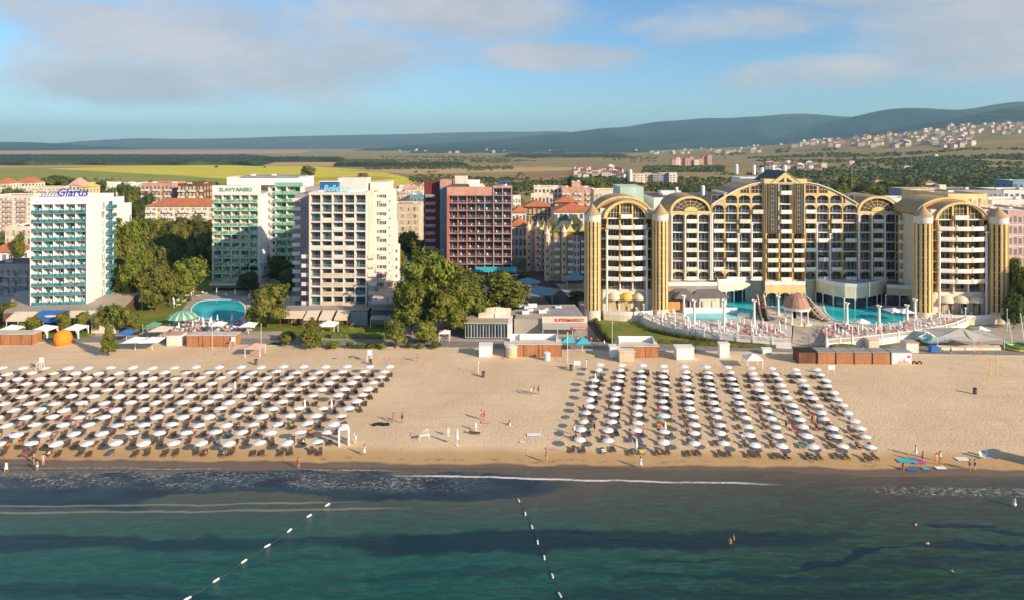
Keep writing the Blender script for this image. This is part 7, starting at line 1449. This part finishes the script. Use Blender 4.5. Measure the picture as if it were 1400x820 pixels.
block('brown building with orange roof left of the broad-roofed white one', 716, 752, 283, 352, 4, 6, 'wood_dark', 'hip', 'terracotta', wk='c', dp_=16, rh=3)
block('second brown orange-roofed building behind the broad roof', 758, 790, 277, 380, 4, 5, 'brown', 'hip', 'terracotta', wk='c', dp_=16, rh=3)
block('white villa with orange roof right beside the red hotel', 700, 719, 291, 330, 3, 4, 'white', 'hip', 'terracotta', wk='p', dp_=12, rh=3)
block('cream villa with orange roof below the white villa by the red hotel', 698, 720, 309, 292, 3, 4, 'cream', 'hip', 'terracotta', wk='p', dp_=12, rh=3)
block('white townhouse standing left of the orange-roofed brown building', 701, 712, 270, 400, 5, 3, 'white', rm='roof_tan', wk='c', dp_=8)
block('pink hotel with arched upper windows at the right edge', 1378, 1432, 291, 228, 7, 8, 'pink', rm='white', wk='p', dp_=24)
block('white set-back hotel block above the pink hotel at the right edge', 1356, 1432, 276, 262, 7, 10, 'pinkwhite', rm='white', wk='c', dp_=16)
block('pale block with blue top floor far right behind the pink hotel', 1372, 1432, 262, 330, 6, 8, 'pinkwhite', rm='steel_blue', wk='b', dp_=20)
block('steel blue rooftop block at the far right edge', 1385, 1432, 249, 350, 8, 6, 'steel_blue', rm='steel_blue', wk='b', dp_=14)
t = block('long dark-roofed hotel behind the right golden wing with white roof lettering', 1250, 1370, 262, 318, 6, 20, 'violet_grey', rm='dark_grey', wk='b', dp_=22)
b = MB(); w_ = 10; rs = random.Random(3)
for i in range(9): x = 3 + i * 1.15; b.tube((x, 1, 21.8 + .2), (x + rs.uniform(-.3, .5), 1, 23.8), .12, n=4); b.tube((x, 1, 22.2 + rs.uniform(0, 1.3)), (x + .75, 1, 22.2 + rs.uniform(0, 1.3)), .11, n=4)
h_ = ZZ(262, 318); b.T = Matrix.Identity(4); b.v = [(x, y, z - 21.8 + h_) for x, y, z in b.v]; b.build('sign', ['plastic_white'], t); b = MB(); b.box(12.5, 15.5, 1, 5, h_, h_ + 3.0); b.build('stair_tower', ['cream'], t)
block('long low white block behind the right arched wing', 1180, 1262, 273, 300, 5, 14, 'white', rm='violet_grey', wk='p', dp_=12)
block('cream roofed hall joining the rear of the right golden wing', 1296, 1350, 268, 250, 6, 8, 'pale_yellow', 'flat', 'roof_tan', wk='c', dp_=30)
block('low dark-roofed annex left behind the golden hotel', 812, 850, 262, 330, 5, 6, 'cream', rm='roof_tan', wk='c', dp_=14)

# turreted block
def turrets(lb, u0_, u1_, Y, vt, dp_, walls, tt, rz=0.):
    x0, x1 = XX(u0_, Y), XX(u1_, Y); w_ = x1 - x0; h = ZZ(vt, Y); t = thing('turreted_building', lb, 'building', (x0, Y, 0), rz); nb = len(walls); bw = w_ / nb; fh = h / 6
    for i, wm in enumerate(walls):
        b = MB(); dy = -.9 if i % 2 else 0; b.box(i * bw, (i + 1) * bw - .01, dy, dp_, 0, h + (1.4 if i % 2 else 0)); b.build('wall', [wm], t)
        b = MB(); hip(b, i * bw, (i + 1) * bw, dy, dp_ * .5 if i % 2 else dp_, h + (1.4 if i % 2 else 0), 2.2 if i % 2 else 3.0, 0, .5); b.build('roof', [['roof_yellow', 'green_roof', 'roof_yellow', 'roof_yellow', 'green_roof'][i % 5]], t)
        for j in range(6):
            for q in (.28, .72): win_mb(bw * .24, fh * .62, 2).build('window', ['white', 'glass_blue' if wm != 'white' else 'glass_purple'], t, loc=(i * bw + q * bw, dy - .07, j * fh + .6))
            if i % 2 and j: bal_mb(bw * .8, .7, .8).build('balcony', ['white', 'white', 'white', 'white'], t, loc=(i * bw + bw / 2, dy - .08, j * fh + .3))
    for (xx, yy, hh) in tt:
        b = MB(); b.cyl(0, 0, 0, h + hh * .5, .95, n=10); tr_ = b.build('turret', ['sandstone'], t, loc=(xx * w_, yy, 0)); c = MB(); c.lathe([(1.15, h + hh * .5), (.95, h + hh * .5 + .5), (.3, h + hh * .5 + 1.7), (.05, h + hh * .5 + 2.9)], 10); c.build('spire', ['cream' if xx < .9 else 'violet_grey'], tr_)
        for j in range(5): win_mb(.7, 1.2, 1).build('window', ['white', 'glass_blue'], tr_, loc=(0, -1.0, 2 + j * fh))
turrets('colourful apartment block with yellow-green roofs and pointed turrets on the shaded street', 748, 802, 243, 322, 16, ['cream', 'ochre', 'white', 'ochre', 'white', 'brown'], [(.0, .0, 1), (.42, -1.2, 2.5), (.7, 12, 3), (.98, 12, 3)])
turrets('narrower turreted block behind the colourful one on the street corner', 723, 749, 262, 315, 16, ['violet_grey', 'white', 'cream'], [(.0, .2, 1.5), (.45, -.9, 1.5), (.98, .1, 1)])
turrets('rear turreted block with dark green roof behind the colourful one', 752, 796, 272, 306, 12, ['cream', 'white', 'ochre'], [(.2, .0, 2), (.6, .0, 2.5)])

# street, cars
pm('asphalt', (.055, .055, .06), .9, .15, .6, False)
flat('road', [(706, 372), (742, 371), (842, 470), (812, 471)], .12, 'asphalt'); flat('road', [(545, 362), (600, 362), (612, 382), (545, 384)], .12, 'asphalt'); flat('road', [(700, 372), (820, 372), (820, 388), (712, 388)], .13, 'asphalt')
flat('road', [(-60, 329), (1400, 329), (1400, 332), (-60, 332)], .12, 'asphalt')
def car_parts():
    b = MB(); b.ext([(-2.1, .35), (2.1, .35), (2.15, .75), (1.3, .92), (-1.9, .95), (-2.15, .8)], -.85, .85); g_ = MB(); g_.ext([(-1.6, .93), (1.1, .9), (.5, 1.42), (-1.1, 1.45)], -.74, .74); r_ = MB(); r_.box(-1.0, .45, -.7, .7, 1.44, 1.5)
    wh = MB(); wh.T = Matrix.Rotation(math.radians(90), 4, 'X'); wh.cyl(0, 0, -.1, .1, .33, n=12); return b, g_, r_, wh
cb_, cg, cr_, cw = car_parts(); cwm = cw.mesh('wheel', ['black']); cgm = cg.mesh('cabin_glass', ['glass_plain']); CB = {}
for i, (u, v, m_, a, lb) in enumerate([(556, 373, 'plastic_white', 1.4, 'white car parked in the shaded yard, leftmost'), (566, 374, 'steel_blue', 1.4, 'blue car parked in the shaded yard, second'), (576, 373, 'dark_grey', 1.5, 'dark car parked in the shaded yard, third'), (586, 374, 'plastic_white', 1.5, 'white car parked in the shaded yard beside the red hotel'), (704, 379, 'plastic_white', .2, 'white car at the right corner of the red hotel'), (756, 381, 'steel_blue', 0, 'blue-grey car parked before the colourful turreted block'), (768, 383, 'dark_grey', 0, 'dark car parked before the turreted block, middle of three'), (780, 384, 'plastic_white', 0, 'white car parked before the turreted block near the yellow tower'), (728, 388, 'dark_grey', -.9, 'dark car driving down the shaded street'), (744, 402, 'plastic_white', -.9, 'white car on the shaded street beside the blue pavilion')]):
    p = GP(u, v); t = thing('car', lb, 'car', (p.x, p.y, .13), a)
    if m_ not in CB: CB[m_] = (cb_.mesh('body', [m_]), cr_.mesh('roof', [m_]))
    ob('body', CB[m_][0], t); ob('roof', CB[m_][1], t); ob('cabin_glass', cgm, t)
    for sx in (-1.35, 1.35):
        for sy in (-.8, .8): ob('wheel', cwm, t, (sx, sy, .33))
# greenery between the roofs
scatter('greenery', [(-20, 258, 300, 300, -.1), (100, 300, 300, 345, -.2), (520, 262, 600, 330, .0), (690, 262, 830, 300, .0), (1150, 262, 1430, 280, -.2), (-20, 300, 60, 370, -.05), (300, 255, 560, 262, .0)], 1000, 1.6, 3.4, 'leaf_olive', 12, 26, .02)
# far complexes
def far_complex(name, lb, u0_, u1_, vb, hts, mats, roofm, cat='building'):
    p0 = TP(u0_, vb); Y = p0.y; x0, x1 = XX(u0_, Y), XX(u1_, Y); w_ = x1 - x0; t = thing(name, lb, cat, (x0, Y, p0.z)); n = len(hts); bw = w_ / n
    rw_ = Rep(t, 'window', [(win_mb(1.9, 1.6, 2), ['white', 'glass_purple'])], 60)
    for i, h in enumerate(hts):
        b = MB(); dy = (i * 37 % 5) * 1.6 - 3; b.box(i * bw, (i + 1) * bw - .05, dy, dy + 14, -4, h); b.build('wall', [mats[i % len(mats)]], t); r = MB()
        if roofm: hip(r, i * bw, (i + 1) * bw, dy, dy + 14, h, 2.6, 0, .4)
        else: r.box(i * bw - .2, (i + 1) * bw, dy - .3, dy + 14, h, h + .4)
        r.build('roof', [roofm or 'cream'], t)
        for j in range(int(h / 3)):
            for q in range(max(1, int(bw / 4))): rw_.at(TR(i * bw + 2 + q * 4, dy - .02, j * 3 + .9))
    rw_.done(); return t
far_complex('holiday_complex', 'pink multi-storey holiday complex with red roofs on the plain', 918, 973, 227.5, [14, 19, 15, 17, 20, 14, 16, 22, 24], ['pink', 'pinkwhite', 'salmon', 'pink'], 'terracotta')
far_complex('apartment_complex', 'long grey and peach apartment building before the pink complex', 860, 925, 252, [13, 12.5, 13, 12, 13.5, 14], ['sandstone', 'cream', 'sandstone', 'grey', 'grey', 'pinkwhite'], None)
# houses on the plain and the hillside
HV = []
for i in range(6):
    rs = random.Random(60 + i); w_, d, h = rs.uniform(8, 14), rs.uniform(8, 11), rs.uniform(5.5, 9.5); b = MB(); b.box(-w_ / 2, w_ / 2, -d / 2, d / 2, -6, h, 0); hip(b, -w_ / 2, w_ / 2, -d / 2, d / 2, h, 2.6, 1, .6)
    for j in range(int(h / 2.9)):
        for q in range(int(w_ / 2.6)): b.box(-w_ / 2 + 1 + q * 2.5, -w_ / 2 + 2.3 + q * 2.5, -d / 2 - .05, -d / 2 - .003, .8 + j * 2.9, 2.3 + j * 2.9, 2)
    HV.append(b.mesh('hillside_house', [['house_white', 'house_white', 'house_pink', 'house_white', 'house_white', 'cream'][i], ['house_roof', 'house_roof', 'house_roof', 'white', 'house_roof', 'house_roof'][i], 'glass_purple']))
HC = {}
def houses(where, poly, n, seed, sc=(.9, 1.4), gr=None):
    rs = random.Random(seed); pts = []
    for _ in range(n * 12):
        if len(pts) >= n: break
        u = rs.uniform(poly[0][0], poly[-1][0])
        for (a, t0, b0), (c, t1, b1) in zip(poly, poly[1:]):
            if a <= u <= c: k = (u - a) / (c - a); v = rs.uniform(t0 + (t1 - t0) * k, b0 + (b1 - b0) * k)
        p = TP(u, v)
        if p.y > 13000 or any((p.xy - q[1].xy).length < 11 for q in pts): continue
        pts.append((u, p))
    pts.sort(key=lambda q: q[0])
    for i, (u, p) in enumerate(pts):
        s = rs.uniform(*sc); k = rs.randrange(6); o = ob('hillside_house', HV[k], None, (p.x, p.y, p.z), rs.uniform(-.5, .5)); o.scale = (s, s, s)
        tag(o, '%s house %s, %s from the left' % (('peach' if k == 2 else 'white') + (' pale-roofed' if k == 3 else ''), where, od(i + 1)), 'house', gr or 'houses ' + where)
houses('in the village left of the grey far apartments', [(785, 231, 246), (850, 235, 247)], 26, 1, (.8, 1.1))
houses('in the long settlement below the blue hills', [(950, 195, 201), (1050, 193, 202), (1140, 190, 202), (1330, 187, 203)], 105, 2, (1.0, 1.7))
houses('climbing the slope at the upper right', [(1110, 187, 193), (1250, 178, 189), (1330, 171, 185), (1415, 168, 184)], 75, 3, (1.0, 1.6))
houses('behind the golden gable on the scrub plain', [(1046, 226, 236), (1125, 228, 238)], 26, 4, (.9, 1.2))
houses('around the pink far complex', [(890, 200, 212), (1040, 198, 210)], 40, 5, (1.0, 1.5))
houses('scattered across the scrub at the right', [(1050, 225, 262), (1400, 205, 262)], 9, 7, (.9, 1.2))
houses('at the far edge of the stubble plain', [(540, 206, 210), (870, 206, 210)], 12, 8, (1.4, 2.2))
p = Vector((XX(1165, 540), 540, 0)); t = thing('antenna_mast', 'thin grey lattice mast standing beside the tall trees behind the golden hotel', 'mast', tuple(p)); b = MB(); hh = ZZ(229, 540); [b.tube((sx * .6, sy * .6, 0), (sx * .15, sy * .15, hh), .07, n=4) for sx in (-1, 1) for sy in (-1, 1)]; b.build('lattice', ['grey'], t)
